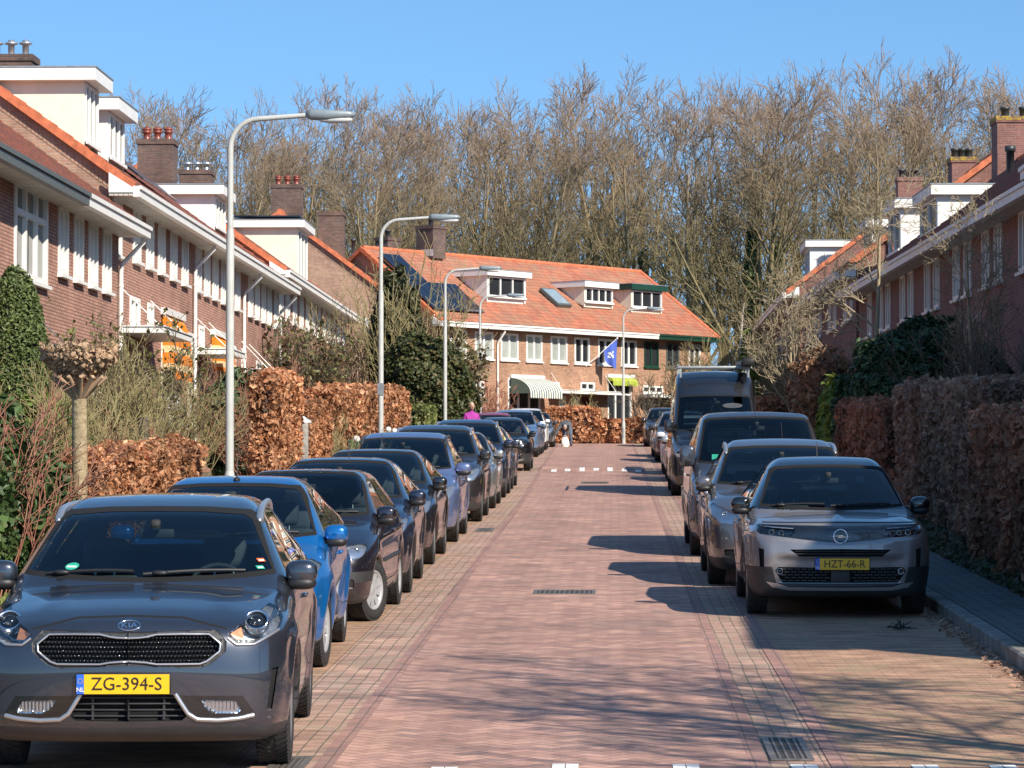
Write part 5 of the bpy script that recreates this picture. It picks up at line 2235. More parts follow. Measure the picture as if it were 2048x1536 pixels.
def hatch(name, pnt, L=4.2, hw=.88, H=1.47, cowl=1.0, cz=.97, nose=.74, wty=1.85, wtz=1.38, ry=2.35, rty=None, rtz=None, rby=None, rbz=.92, r=.315, yf=.83, wb=2.55,
          belt0=.93, belt1=1.0, roofhw=.60, wsw=(.70, .56), **kw):
    rty = rty or L - .45
    rtz = rtz or H - .08
    rby = rby or L - .10
    sp = dict(name=name, paint=pnt, L=L, hw=hw, H=H, cowl=cowl, r=r, yf=yf, yr=yf + wb,
              profile=[(.12, .19), (.04, .26), (.0, .40), (.0, .56), (.025, nose - .08), (.10, nose + .01), (.30, nose + (cz - nose) * .38), (.62, nose + (cz - nose) * .74), (cowl - .09, cz - .012), (cowl, cz), (cowl + .06, cz + .03),
                       ((cowl + wty) / 2, (cz + wtz) / 2 + .012), (wty, wtz), ((wty + ry) / 2, (wtz + H) / 2 + .022), (ry, H), ((ry + rty) / 2, H - .012), (rty, rtz), (rby, rbz), (L - .01, .74), (L, .5), (L - .05, .3), (L - .15, .20)],
              belt=[(0, belt0 - .05), (cowl + .3, belt0), (L - .4, belt1), (L, belt1)], roofhw=[(0, roofhw), (2.2, roofhw), (L - .3, roofhw - .05), (L, roofhw - .06)],
              ws=(cz + .035, cz + .07, wtz + .005, wsw[0], wsw[1]),
              side_glass=[('sg_a', rounded([(cowl + .42, belt0 + .03), (cowl + 1.42, belt0 + .045), (cowl + 1.42, H - .12), (wty + .22, H - .125)], .04)),
                          ('sg_b', rounded([(cowl + 1.50, belt0 + .045), (cowl + 2.25, belt1 + .03), (cowl + 2.28, H - .14), (cowl + 1.50, H - .12)], .04)),
                          ('sg_c', rounded([(cowl + 2.33, belt1 + .03), (min(cowl + 2.62, L - .5), belt1 + .06), (cowl + 2.36, H - .17)], .03))],
              side_frit=[[(cowl + .30, belt0 + .01), (cowl + 1.46, belt0 + .015), (cowl + 1.46, H - .095), (wty + .16, H - .10)],
                         [(cowl + 1.455, belt0 + .015), (cowl + 2.7, belt1 + .0), (cowl + 2.34, H - .11), (cowl + 1.455, H - .095)]],
              rear_glass=(belt1 + .06, H - .13, .58, .50),
              gaps=[[(cowl + .22, .36), (cowl + .28, belt0 - .02)], [(cowl + 1.46, .34), (cowl + 1.47, belt0)], [(cowl + .22, .34), (cowl + 1.46, .33)], [(cowl + 1.46, .33), (cowl + 2.05, .40), (cowl + 2.32, .80), (cowl + 2.34, belt1)]],
              fgaps=[[(0, nose + .035), (.50, nose + .02)]],
              handles=[(cowl + 1.28, belt0 - .10), (cowl + 2.18, belt1 - .12)],
              side_glass_mat={'sg_b': 'glass', 'sg_c': 'glass_dark'},
              rear_seat_y=cowl + 2.0)
    hl = rounded([(hw * .58, nose - .03), (hw * .63, nose - .135), (hw * .86, nose - .12), (hw * .93, nose - .02), (hw * .955, nose + .10), (hw * .90, nose + .085)], .02)
    sp['cuts'] = [('F', hl, 'headlight', True),
                  ('F', [(0, nose - .125), (hw * .52, nose - .115), (hw * .56, nose - .04), (0, nose - .03)], 'grille', True),
                  ('F', [(0, .27), (hw * .50, .28), (hw * .56, .40), (0, .41)], 'lower_grille', True),
                  ('F', rounded([(hw * .62, .33), (hw * .80, .34), (hw * .80, .43), (hw * .66, .43)], .02), 'fog_lamp', True)]
    sp['cut_parts'] = {'headlight': ('headlight', 'reflector', .05, 'lens'), 'grille': ('grille', 'black', .025, None), 'lower_grille': ('lower_grille', 'black', .04, None), 'fog_lamp': ('fog_lamp', 'black', .015, None)}
    ex0 = kw.pop('extra', None)

    def extra(root, sh):
        for s in (-1, 1):
            projector(root, sh, s * hw * .78, nose - .045, .048, .045)
        st = MB()
        for zz in (nose - .10, nose - .075, nose - .05):
            l, _n = sh.cast(0, zz)
            pts = []
            for u in np.linspace(-hw * .5, hw * .5, 9):
                l, _n = sh.cast(u, zz)
                pts.append(l + Vector((0, .006, 0)))
            st.tube(pts, .006, 5)
        st.build('grille_bars', M['satin'], root)
        if sp.get('plate', True):
            plate(root, sh, 0, .47, sp.get('plate_text'))
        if ex0:
            ex0(root, sh)
    sp['extra'] = extra
    sp.update(kw)
    return sp


VEH = {}

# --- the dark crossover in front on the left
P_niro = paint('graphite_blue_paint', (.030, .036, .050), .5, .28)


def niro_extra(root, sh):
    # grille studs
    gm = MB()
    for row in range(6):
        zz = .672 + row * .0255
        for k in range(-24, 25):
            x = (k + .5 * (row % 2)) * .0208
            hwid = .500 - abs(zz - .737) * .55
            top = .795 if abs(x) < .1 else .81
            if abs(x) > hwid or zz > top - .008:
                continue
            l, n_ = sh.cast(x, zz)
            gm.ellip((x, l.y + .022, zz), (.0088, .012, .0075), .8, 7, 5)
    gm.build('grille_studs', M['gloss'], root)
    top = [(.0, .799), (.06, .801), (.10, .806), (.16, .819), (.30, .820), (.45, .818), (.515, .765), (.51, .722), (.44, .668), (.40, .654), (.16, .654), (.10, .664), (.0, .671)]
    ring = refine(top, 3)
    full = ring + [(-u, v) for u, v in reversed(ring)]
    lamp_tube(sh, full + full[:1], .0065).build('grille_trim', M['satin'], root)
    # badge: oval ring with three letters
    l, n_ = sh.cast(0, .868)
    eb = MB()
    pts = [(.062 * math.cos(a), .868 + .026 * math.sin(a)) for a in np.linspace(0, 2 * math.pi, 29)]
    eo = lamp_tube(sh, pts, .0045, push=-.006).build('badge', M['chrome'], root)
    me = text_mesh('KIA', .048, M['chrome'], .003)
    t_ = mesh_obj('lettering', me, eo)
    t_.rotation_euler = (math.pi / 2 - .45, 0, 0)
    t_.scale = (1.25, .85, 1)
    t_.location = (0, l.y - .008, .868)
    plate(root, sh, -.025, .545, 'ZG-394-S')
    for s in (-1, 1):
        p = projector(root, sh, s * .705, .868, .070, .075, tilt=R(38))
        for kk in range(3):
            fn = lamp_tube(sh, [(s * (.775 + .018 * kk), .86 + .02 * kk), (s * (.80 + .012 * kk), .955 + .006 * kk)], .006, push=.02)
            fn.build('headlight_fin', M['chrome'], root)
        am = MB()
        l, n_ = sh.cast(s * .60, .81)
        am.add([(s * .565, l.y + .03, .815), (s * .60, l.y + .03, .782), (s * .645, l.y + .05, .782), (s * .625, l.y + .05, .85)], [(0, 1, 2, 3)])
        am.build('turn_signal', M['amber'], root, fix=False)
        sb = lamp_tube(sh, refine([(s * .555, .795), (s * .605, .757), (s * .70, .757), (s * .83, .825)], 5), .008)
        sb.build('headlight_trim', M['satin'], root)
        st = lamp_tube(sh, refine([(s * .265, .487), (s * .30, .43), (s * .335, .375), (s * .385, .342), (s * .50, .335), (s * .62, .343), (s * .70, .358)], 4), .014, push=-.002)
        st.build('bumper_trim', M['satin'], root)
        # fog lamp ribs
        fb = MB()
        for k in range(9):
            x = .43 + k * .021
            l, n_ = sh.cast(s * x, .41)
            fb.box(s * x - .004, s * x + .004, l.y + .012, l.y + .02, .385, .44)
        fb.build('fog_lamp_ribs', M['reflector'], root)
    gb = MB()
    for zz in (.36, .395, .43, .465):
        pts = []
        for u in np.linspace(-.31, .31, 11):
            l, n_ = sh.cast(u, zz)
            pts.append(l + Vector((0, .03, 0)))
        gb.tube(pts, .006, 5)
    for u in (-.2, 0, .2):
        l, n_ = sh.cast(u, .41)
        gb.box(u - .006, u + .006, l.y + .03, l.y + .05, .34, .475)
    gb.build('lower_grille_bars', M['clad'], root)
    # windscreen stickers
    for nm, x, z, w, h, m_, lab in (('windscreen_sticker', -.46, 1.135, .085, .055, 'st_green', 'round green sticker'), ('windscreen_sticker', .665, 1.165, .05, .036, 'st_orange', 'orange sticker'), ('windscreen_sticker', .665, 1.125, .05, .036, 'st_green', 'small green sticker')):
        l, n_ = sh.cast(x, z)
        a = Vector((0, 1, 0)) - n_ * n_.y
        a = Vector((0, 0, 1)) - n_ * n_.z
        a.normalize()
        b = a.cross(n_).normalized()
        mb = MB()
        if w > .06:
            ring_ = [l + n_ * .003 + b * (w / 2 * math.cos(q)) + a * (h * .75 * math.sin(q)) for q in np.linspace(0, 2 * math.pi, 20, endpoint=False)]
        else:
            ring_ = [l + n_ * .003 + b * (w / 2 * i) + a * (h / 2 * j) for i, j in ((-1, -1), (1, -1), (1, 1), (-1, 1))]
        mb.add(ring_, [tuple(range(len(ring_)))])
        c_ = l + n_ * .0045
        mb.add([c_ + b * (w * .36 * i) + a * (h * .16 * j - h * .12) for i, j in ((-1, -1), (1, -1), (1, 1), (-1, 1))], [(0, 1, 2, 3)], 1)
        o = mb.build(nm, [M[m_], M['mark']], root, fix=False)
        o['label'] = lab


M['st_green'] = plain('green_sticker', (.03, .38, .25), .5)
M['st_orange'] = plain('orange_sticker', (.65, .14, .04), .5)
niro = hatch('parked_car', P_niro, L=4.355, hw=.90, H=1.53, cowl=1.02, cz=1.045, nose=.86, wty=1.80, wtz=1.425, ry=2.45, rbz=1.0, r=.33, yf=.87, wb=2.70,
             belt0=1.0, belt1=1.07, roofhw=.63, wsw=(.735, .585), h=.026)
niro['profile'][0:7] = [(.16, .20), (.05, .25), (.01, .34), (.0, .50), (.0, .64), (.03, .80), (.10, .885), (.30, .95)]
niro.update(side_glass_mat={'sg_b': 'glass_dark', 'sg_c': 'glass_dark'}, taper_f=.085, tuck=.06, ridge=.010, ridge_x=.50, clad_z=.295, arch_clad=.035, rails='satin', rail_y=(1.95, 4.0), spokes=10,
            cuts=[('F', [(0, .675), (.1, .668), (.1, .803), (0, .797)], 'grille', True),
                  ('F', [(.1, .668), (.16, .657), (.40, .657), (.505, .72), (.515, .765), (.46, .815), (.16, .815), (.1, .803)], 'grille', True),
                  ('F', [(.0, .645), (.40, .628), (.46, .65), (.545, .72), (.55, .775), (.49, .842), (0, .832)], 'surround', True),
                  ('F', rounded([(.545, .815), (.605, .762), (.70, .762), (.835, .83), (.86, 1.0), (.80, .985)], .02), 'headlight', True),
                  ('F', rounded([(.40, .453), (.60, .443), (.635, .385), (.62, .37), (.47, .375), (.42, .42)], .015), 'fog_lamp', True),
                  ('F', [(.29, .478), (.64, .470), (.715, .36), (.50, .34), (.37, .345)], 'gloss', True),
                  ('F', [(0, .482), (.262, .482), (.335, .365), (.30, .335), (0, .33)], 'lower_grille', True),
                  ('F', [(.800, .615), (.832, .62), (.800, .385), (.770, .39)], 'vent', True)],
            cut_parts={'grille': ('grille', 'gap', .04, None), 'surround': ('grille_surround', 'clad', .004, None), 'headlight': ('headlight', 'lamp_dark', .20, 'lens'), 'fog_lamp': ('fog_lamp', 'reflector', .03, 'lens'),
                       'lower_grille': ('lower_grille', 'gap', .07, None), 'vent': ('bumper_vent', 'gap', .03, None)},
            fgaps=[[(0, .915), (.30, .905), (.545, .845)]],
            extra=niro_extra, mirror_paint=P_niro, aerial=None)
VEH['niro'] = niro

# --- bright blue small hatchback
VEH['fiesta'] = hatch('parked_car', paint('bright_blue_paint', (.0, .115, .36), .35, .25), L=3.97, hw=.862, H=1.48, cowl=.98, cz=.985, nose=.70, wty=1.80, wtz=1.385, ry=2.3, belt0=.94, belt1=1.08, wb=2.49, yf=.80, r=.305,
                      roofhw=.585, wsw=(.70, .555), ridge=.02, ridge_x=.42, spokes=14, wheel='cap', steer=R(-5), aerial=(2.05, .30), taper_f=.13, flare=.035)
VEH['fiesta']['cuts'][0] = ('F', rounded([(.50, .70), (.56, .64), (.72, .66), (.80, .80), (.815, .93), (.76, .90)], .02), 'headlight', True)
# --- black older small hatchback with rubbing strips
P_polo = paint('black_violet_paint', (.012, .010, .016), .3, .25)


def polo_extra(root, sh):
    for s in (-1, 1):
        mb = MB()
        pts = []
        for y in np.linspace(1.35, 3.0, 12):
            l, n_ = sh.cast(y, .55, 'S', s)
            pts.append(l + Vector((s * .004, 0, 0)))
        mb.tube(pts, .020, 6)
        mb.build('rubbing_strip', M['clad'], root)
    rg = np.random.default_rng(3)
    mb = MB()
    for k in range(70):
        x, y = rg.normal(.12, .12), rg.normal(1.95, .16)
        if y < 1.72 or abs(x) > .5:
            continue
        l, n_ = sh.cast(x, y, 'T')
        r_ = .004 + .012 * rg.random() ** 2
        mb.add([(l.x + r_ * math.cos(a) * (1 + .3 * rg.random()), l.y + r_ * 1.6 * math.sin(a), l.z + .0025) for a in np.linspace(0, 2 * math.pi, 8, endpoint=False)], [tuple(range(8))])
    dr = mb.build('droppings', M['mark'], root, fix=False)
    dr['kind'] = 'stuff'


VEH['polo'] = hatch('parked_car', P_polo, L=3.85, hw=.825, H=1.42, cowl=.98, cz=.96, nose=.72, wty=1.66, wtz=1.37, ry=2.1, belt0=.91, belt1=.95, wb=2.41, yf=.76, r=.29, roofhw=.58, wsw=(.66, .55), spokes=9, wheel='cap', steer=R(-20),
                    extra=polo_extra, taper_f=.09, flare=.012, k=.10, rby=3.7, rbz=.92, rty=3.45)
VEH['polo']['cuts'][0] = ('F', rounded([(.42, .72), (.45, .60), (.62, .60), (.74, .64), (.76, .74), (.70, .755)], .05), 'headlight', True)
VEH['polo']['cuts'].append(('F', [(-.9, .40), (.9, .40), (.9, .50), (-.9, .50)], 'dark', False))
# --- compact hatchback, taller hatch, estate
P_navy = paint('dark_navy_paint', (.014, .018, .034), .45, .28)
VEH['compact'] = hatch('parked_car', P_navy, L=4.28, hw=.885, H=1.45, cowl=1.02, cz=.985, nose=.74, wty=1.92, wtz=1.38, ry=2.45, belt0=.94, belt1=1.03, wb=2.60, yf=.88, spokes=10, roofhw=.60, wsw=(.71, .565), ridge=.018, ridge_x=.45, aerial=(3.3, .3))
P_lav = paint('lavender_blue_paint', (.15, .20, .37), .55, .28)
VEH['mpv'] = hatch('parked_car', P_lav, L=4.35, hw=.90, H=1.60, cowl=.98, cz=1.03, nose=.76, wty=1.80, wtz=1.48, ry=2.4, belt0=.98, belt1=1.04, wb=2.68, yf=.85, r=.32, roofhw=.64, wsw=(.73, .60), rails='dark_metal', rail_y=(1.9, 4.0), aerial=(3.4, .32), mirror_size=(.12, .085, .085))
P_brown = paint('dark_grey_brown_paint', (.035, .033, .036), .5, .3)
VEH['suv'] = hatch('parked_car', P_brown, L=4.45, hw=.92, H=1.64, cowl=1.08, cz=1.09, nose=.84, wty=1.88, wtz=1.52, ry=2.5, belt0=1.05, belt1=1.11, wb=2.66, yf=.90, r=.345, roofhw=.65, wsw=(.75, .61), rails='satin', rail_y=(2.0, 4.1), arch_clad=.04, clad_z=.33, ridge=.02, ridge_x=.48)

# --- the grey crossover with black roof in front on the right
P_mok = paint('warm_grey_paint', (.25, .235, .235), .5, .36)


def mokka_extra(root, sh):
    # light strips over the lamps and across the visor
    for s in (-1, 1):
        lamp_tube(sh, refine([(s * .45, .868), (s * .76, .885)], 6), .007, push=.0).build('light_strip', M['reflector'], root)
        projector(root, sh, s * .66, .83, .028, .03)
        projector(root, sh, s * .57, .825, .024, .03)
        projector(root, sh, s * .585, .455, .030, .012, name='fog_lamp')
    # emblem: ring with a flash
    l, n_ = sh.cast(0, .795)
    ring = [(.066 * math.cos(a), .795 + .066 * math.sin(a)) for a in np.linspace(0, 2 * math.pi, 33)]
    eo = lamp_tube(sh, ring, .0075, push=-.006).build('emblem', M['chrome'], root)
    fb = MB()
    y = l.y - .014
    for pts in ([(-.105, .797), (.02, .808), (.028, .797), (-.03, .797)], [(.105, .793), (-.02, .782), (-.028, .793), (.03, .793)]):
        fb.prism(pts, 'y', y, y + .008)
    fb.build('flash', M['chrome'], eo)
    plate(root, sh, .015, .528, 'HZT-66-R')
    # honeycomb bars of the lower grille
    gb = MB()
    for row in range(5):
        zz = .365 + row * .028
        for k in range(-9, 9):
            x0 = (k + .5 * (row % 2)) * .064
            if abs(x0 + .03) > .56 or abs(x0 + .03) < .10:
                continue
            l, n_ = sh.cast(x0 + .03, zz)
            gb.box(x0 + .006, x0 + .056, l.y + .012, l.y + .03, zz - .006, zz + .006)
    gb.build('lower_grille_bars', M['clad'], root)
    sp_ = MB()
    l, n_ = sh.cast(0, .41)
    sp_.rbox(-.095, .095, l.y + .004, l.y + .03, .345, .475, .012)
    sp_.build('radar_cover', M['clad'], root)
    ub = MB()
    for zz in (.625, .652):
        pts = []
        for u in np.linspace(-.44, .44, 13):
            l, n_ = sh.cast(u, zz)
            pts.append(l + Vector((0, .02, 0)))
        ub.tube(pts, .007, 5)
    ub.build('upper_grille_bars', M['clad'], root)


def mok_sculpt(ax, y, z):
    fr_ = 1 - sstep(.35, .7, y)
    d = 0.0 * ax
    # recessed band round the plate and lower intake, pushed-out corners, step under the visor
    d = d + .028 * (1 - sstep(.48, .66, ax)) * sstep(.32, .36, z) * (1 - sstep(.56, .62, z))
    d = d - .018 * np.exp(-((ax - .70) / .07) ** 2) * sstep(.40, .5, z) * (1 - sstep(.70, .78, z))
    d = d + .020 * sstep(.715, .735, z - .055 * np.clip(ax / .75, 0, 1)) * (1 - sstep(.885, .90, z)) * (1 - sstep(.74, .82, ax))
    return d * fr_


mok = hatch('parked_car', P_mok, L=4.15, hw=.895, H=1.52, cowl=1.06, cz=1.0, nose=.86, wty=1.86, wtz=1.40, ry=2.4, belt0=.97, belt1=1.06, rbz=1.0, r=.335, yf=.85, wb=2.56, roofhw=.60, wsw=(.70, .565), h=.026)
mok['profile'][0:8] = [(.16, .20), (.06, .25), (.02, .36), (.0, .52), (.0, .66), (.015, .78), (.035, .885), (.12, .935), (.55, .985)]
mok.update(taper_f=.07, spine=.012, ridge=.012, ridge_x=.62, clad_z=.30, arch_clad=.05, black_roof=1.30, spokes=5, mirror_paint=M['gloss'], aerial=(3.5, .2),
           cuts=[('F', rounded([(.44, .835), (.475, .79), (.73, .808), (.775, .845), (.775, .892), (.44, .877)], .012), 'headlight', True),
                 ('F', [(0, .722), (.30, .757), (.75, .795), (.80, .835), (.80, .905), (0, .897)], 'gloss', True),
                 ('F', rounded([(0, .60), (.40, .60), (.49, .668), (0, .675)], .004), 'upper_grille', True),
                 ('F', [(0, .345), (.56, .345), (.63, .46), (.60, .497), (0, .49)], 'lower_grille', True),
                 ('F', [(.735, .665), (.785, .68), (.775, .50), (.735, .49)], 'vent', True),
                 ('F', [(0, .268), (.5, .270), (.5, .302), (0, .298)], 'skid', True),
                 ('F', [(.5, .270), (.655, .298), (.715, .352), (.615, .338), (.5, .302)], 'skid', True),
                 ('F', [(.66, .50), (.92, .50), (.92, .28), (.60, .28)], 'dark', True),
                 ('F', [(0, .34), (.60, .34), (.62, .24), (0, .24)], 'dark', True)],
           cut_parts={'headlight': ('headlight', 'gloss', .05, 'lens'), 'upper_grille': ('upper_grille', 'gap', .04, None), 'lower_grille': ('lower_grille', 'gap', .05, None), 'vent': ('bumper_vent', 'gap', .03, None), 'skid': ('skid_trim', 'satin', 0, None)},
           sculpt=mok_sculpt, fgaps=[[(0, .93), (.45, .925), (.74, .92)]], extra=mokka_extra)
VEH['mokka'] = mok

# --- mid-size van
P_van = paint('slate_van_paint', (.060, .068, .088), .5, .3)


def van_extra(root, sh):
    for s in (-1, 1):
        projector(root, sh, s * .80, .84, .06, .05)
    plate(root, sh, 0, .48, None)
    a = MB()
    l, n_ = sh.cast(.0, 1.95, 'T')
    a.tube([l, l + Vector((0, .02, .42))], [.008, .004], 6)
    a.ellip(l + Vector((0, .02, .42)), (.016, .016, .03))
    a.build('aerial', M['black'], root)
    wl = MB()
    pts = [sh.cast(.33, z)[0] + Vector((0, -.012, 0)) for z in np.linspace(1.28, 1.78, 9)]
    wl.tube(pts, .007, 5)
    wl.build('wiper_arm', M['black'], root)
    l, n_ = sh.cast(-.58, 1.31)
    st = MB()
    st.add([l + n_ * .004 + Vector((i * .055, 0, j * .045)) + Vector((0, -.004, 0)) for i, j in ((-1, -1), (1, -1), (1, 1), (-1, 1))], [(0, 1, 2, 3)])
    so_ = st.build('windscreen_sticker', M['st_green'], root, fix=False)


def vanspec(pnt, L, hw, H, r, cowl, cz, nose, wty, wtz, ry, yf, wb, wsw, roofhw, extra, **kw):
    sp = hatch('parked_van', pnt, L=L, hw=hw, H=H, cowl=cowl, cz=cz, nose=nose, wty=wty, wtz=wtz, ry=ry, rty=L - .25, rtz=H - .08, rby=L - .03, rbz=1.0, r=r, yf=yf, wb=wb, belt0=cz + .02, belt1=cz + .06, roofhw=roofhw, wsw=wsw, extra=None)
    sp['profile'] = [(.14, .22), (.04, .28), (.0, .42), (.0, .62), (.03, nose - .08), (.10, nose + .02), (.35, nose + (cz - nose) * .55), (cowl, cz), ((cowl + wty) / 2, (cz + wtz) / 2 + .02), (wty, wtz), ((wty + ry) / 2, (wtz + H) / 2 + .05), (ry, H - .01), (L * .6, H), (L - .25, H - .03), (L - .04, H - .25), (L - .01, 1.0), (L, .5), (L - .06, .28), (L - .15, .22)]
    sp['side_glass'] = [('sg_a', rounded([(cowl + .40, cz + .04), (cowl + 1.35, cz + .05), (cowl + 1.35, wtz - .05), (wty + .28, wtz - .05)], .05))]
    sp['side_frit'] = [[(cowl + .30, cz + .01), (cowl + 1.42, cz + .01), (cowl + 1.42, wtz - .01), (wty + .20, wtz - .01)]]
    sp['rear_glass'] = (cz + .1, wtz - .1, .6, .56)
    sp['gaps'] = [[(cowl + .15, .38), (cowl + .2, cz - .02)], [(cowl + 1.45, .36), (cowl + 1.46, wtz)], [(cowl + .15, .36), (cowl + 1.45, .35)], [(cowl + 2.6, .36), (cowl + 2.6, wtz)], [(cowl + 1.5, cz + .0), (L - .3, cz + .0)]]
    hl = rounded([(hw * .66, nose - .05), (hw * .70, nose - .20), (hw * .90, nose - .18), (hw * .95, nose), (hw * .955, nose + .12), (hw * .86, nose + .10)], .03)
    sp['cuts'] = [('F', hl, 'headlight', True), ('F', [(0, nose - .25), (hw * .55, nose - .23), (hw * .60, nose - .08), (0, nose - .06)], 'grille', True), ('F', [(0, .28), (hw * .6, .29), (hw * .66, .42), (0, .43)], 'lower_grille', True)]
    sp['handles'] = [(cowl + 1.3, cz - .15)]
    sp.update(kw)
    sp['extra'] = extra
    sp.update(mirror_size=(.105, .075, .145), mirror=(cowl + .38, cz + .10), taper_f=.07, taper_r=.02, k=.13, bow2=.14, tw=.215, beltw=.965)
    return sp


VEH['van'] = vanspec(P_van, 4.95, .955, 1.93, .335, .72, 1.20, .92, 1.50, 1.82, 2.1, .88, 3.27, (.80, .70), .76, van_extra, wipers=((-.62, -.05), (.0, .6)))

P_tall = paint('black_van_paint', (.008, .009, .012), .0, .25)


def tall_extra(root, sh):
    plate(root, sh, 0, .5, None)
    for s in (-1, 1):
        projector(root, sh, s * .80, .92, .07, .06)
    rk = MB()
    for y in (1.75, 3.2, 4.8):
        rk.rbox(-.82, .82, y - .03, y + .03, 2.74, 2.80, .02)
        for s in (-1, 1):
            rk.box(s * .74 - .02, s * .74 + .02, y - .02, y + .02, 2.55, 2.745)
    for s in (-1, 1):
        rk.box(s * .80 - .02, s * .80 + .02, 1.72, 4.83, 2.805, 2.835)
    rk.build('roof_rack', M['grey_metal'], root)
    tb = MB()
    for k in range(3):
        tb.tube([(.62 + k * .09, 1.55, 2.86 + .03 * (k % 2)), (.62 + k * .09, 4.9, 2.86 + .03 * (k % 2))], .055, 10)
    tb.build('pipe_carrier', M['dark_metal'], root)
    lb = MB()
    lb.rbox(.60, .86, 1.50, 1.62, 2.80, 2.96, .03)
    lb.build('rack_end_box', M['black'], root)
    ws_ = MB()  # grey oval painted on the windscreen as a reflection in the glass
    l, n_ = sh.cast(.35, 1.95)
    ws_.add([sh.cast(.38 + .22 * math.cos(a), 1.93 + .055 * math.sin(a))[0] + Vector((0, -.006, .004)) for a in np.linspace(0, 2 * math.pi, 18, endpoint=False)], [tuple(range(18))])
    ws_.build('windscreen_reflection', plain('grey_glass_reflection', (.06, .065, .07), .4), root, fix=False)


VEH['tallvan'] = vanspec(P_tall, 5.9, .99, 2.70, .35, .80, 1.36, 1.02, 1.55, 2.12, 2.35, .98, 3.66, (.83, .76), .83, tall_extra, mirror_size=(.12, .09, .20), wipers=((-.6, -.05), (.0, .6)))
VEH['tallvan'].update(h=.034)
VEH['tallvan']['profile'][9:12] = [(1.55, 2.12), (1.85, 2.48), (2.35, 2.68)]
PROTO = {}
for key, sp in VEH.items():
    PROTO[key] = build_vehicle(sp)
    PROTO[key]['used'] = 0


def recolour(o, old, new):
    for s in o.material_slots:
        if s.material == old:
            s.link = 'OBJECT'
            s.material = new
    for ch in o.children:
        recolour(ch, old, new)


def park(key, side_x, y, label, pnt=None, side=-1, rz=0.0, cat='car', group='cars parked along the street', dx=0):
    """side_x: where the car's road-side flank is"""
    p = PROTO[key]
    if p['used']:
        r_ = copy_tree(p)
    else:
        r_ = p
    p['used'] = 1
    hw = VEH[key]['hw']
    x = side_x - hw if side < 0 else side_x + hw
    r_.location = (x + dx, y, G(y) + .004)
    r_.rotation_euler = (math.atan(SLOPE), 0, rz)
    tag(r_, label, cat, group)
    if pnt is not None:
        recolour(r_, VEH[key]['paint'], pnt)
    return r_


LC = []
park('mokka', 1.30, 30.1, 'grey crossover with a black roof and round emblem, nearest on the right', side=1)
park('niro', -1.83, 17.4, 'dark blue grey crossover with silver roof rails and yellow plate, nearest on the left', rz=R(3.2))
park('fiesta', -2.25, 24.0, 'bright blue hatchback behind the nearest dark grey crossover', rz=R(1.6))
park('polo', -2.28, 29.1, 'old black hatchback with silver wheel trims and white bird droppings on its roof', rz=R(-1.5))
park('compact', -2.19, 33.3, 'dark navy hatchback behind the old black hatchback with silver wheel trims', rz=R(.9))
park('compact', -2.28, 39.0, 'black hatchback with a matt black mirror in front of the lavender blue car', paint('jet_black_paint', (.010, .010, .012), .3, .25))
park('mpv', -2.28, 45.1, 'lavender blue family car with dark roof rails and a chrome blue mirror')
park('suv', -2.24, 52.5, 'dark grey brown car with silver roof rails behind the lavender blue family car')
park('compact', -2.24, 58.7, 'silver grey hatchback with a silver mirror on the left side', paint('silver_grey_paint', (.34, .35, .345), .7, .3))
park('suv', -2.26, 65.0, 'dark blue car with slim silver roof rails behind the silver grey hatchback', paint('dark_blue_paint', (.020, .028, .055), .5, .3))
park('compact', -2.30, 71.0, 'dark slate car whose roof shows above the dark blue railed car', paint('slate_paint', (.035, .042, .06), .5, .3))
park('mokka', -2.36, 88.2, 'shiny black crossover with a sharp pale headlight just past the white road blocks', paint('piano_black_paint', (.007, .007, .008), .2, .2))
park('mpv', -3.1, 98.5, 'red family car whose roof shows behind the shiny black crossover', paint('cherry_red_paint', (.42, .012, .035), .3, .3))
park('suv', -2.62, 108.0, 'light blue sport utility car near the top of the left row', paint('light_blue_paint', (.16, .27, .44), .5, .3))
park('compact', -2.60, 113.5, 'steel blue car between the light blue car and the white one', paint('steel_blue_paint', (.11, .16, .24), .5, .3))
park('suv', -2.62, 121.5, 'white sport utility car beside the bending man', paint('white_car_paint', (.70, .71, .70), .0, .3))
park('compact', -2.45, 128.5, 'dark grey car last in the left row', paint('dark_grey_paint', (.06, .062, .066), .5, .3))

park('suv', 1.06, 34.9, 'warm grey car with silver roof rails behind the nearest crossover on the right', paint('taupe_paint', (.13, .125, .13), .6, .3), side=1)
park('van', 1.02, 41.4, 'slate blue panel van with a green sticker in its windscreen', side=1, cat='van')
park('tallvan', 1.22, 66.2, 'tall black van with a roof rack on the right side', side=1, cat='van')
park('compact', 1.32, 77.2, 'silver hatchback hidden mostly behind the tall black van', paint('bright_silver_paint', (.45, .46, .46), .7, .3), side=1)
park('mpv', 1.33, 84.0, 'white family car whose flank shows left of the tall black van', paint('cool_white_paint', (.62, .64, .66), .1, .3), side=1)
park('suv', 1.34, 100.2, 'grey sport utility car in the middle of the far right row', paint('mid_grey_paint', (.12, .125, .135), .6, .3), side=1)
park('compact', 1.34, 108.5, 'black hatchback in the far right row behind the grey sport utility car', paint('soft_black_paint', (.014, .014, .016), .3, .3), side=1)
park('suv', 1.27, 129.5, 'dark sport utility car last in the right row at the hedge', paint('anthracite_paint', (.028, .03, .034), .5, .3), side=1)
for k, p in PROTO.items():
    if not p['used']:
        print('UNUSED', k)
    del p['used']
for o in list(bpy.data.objects):
    if 'used' in o:
        del o['used']
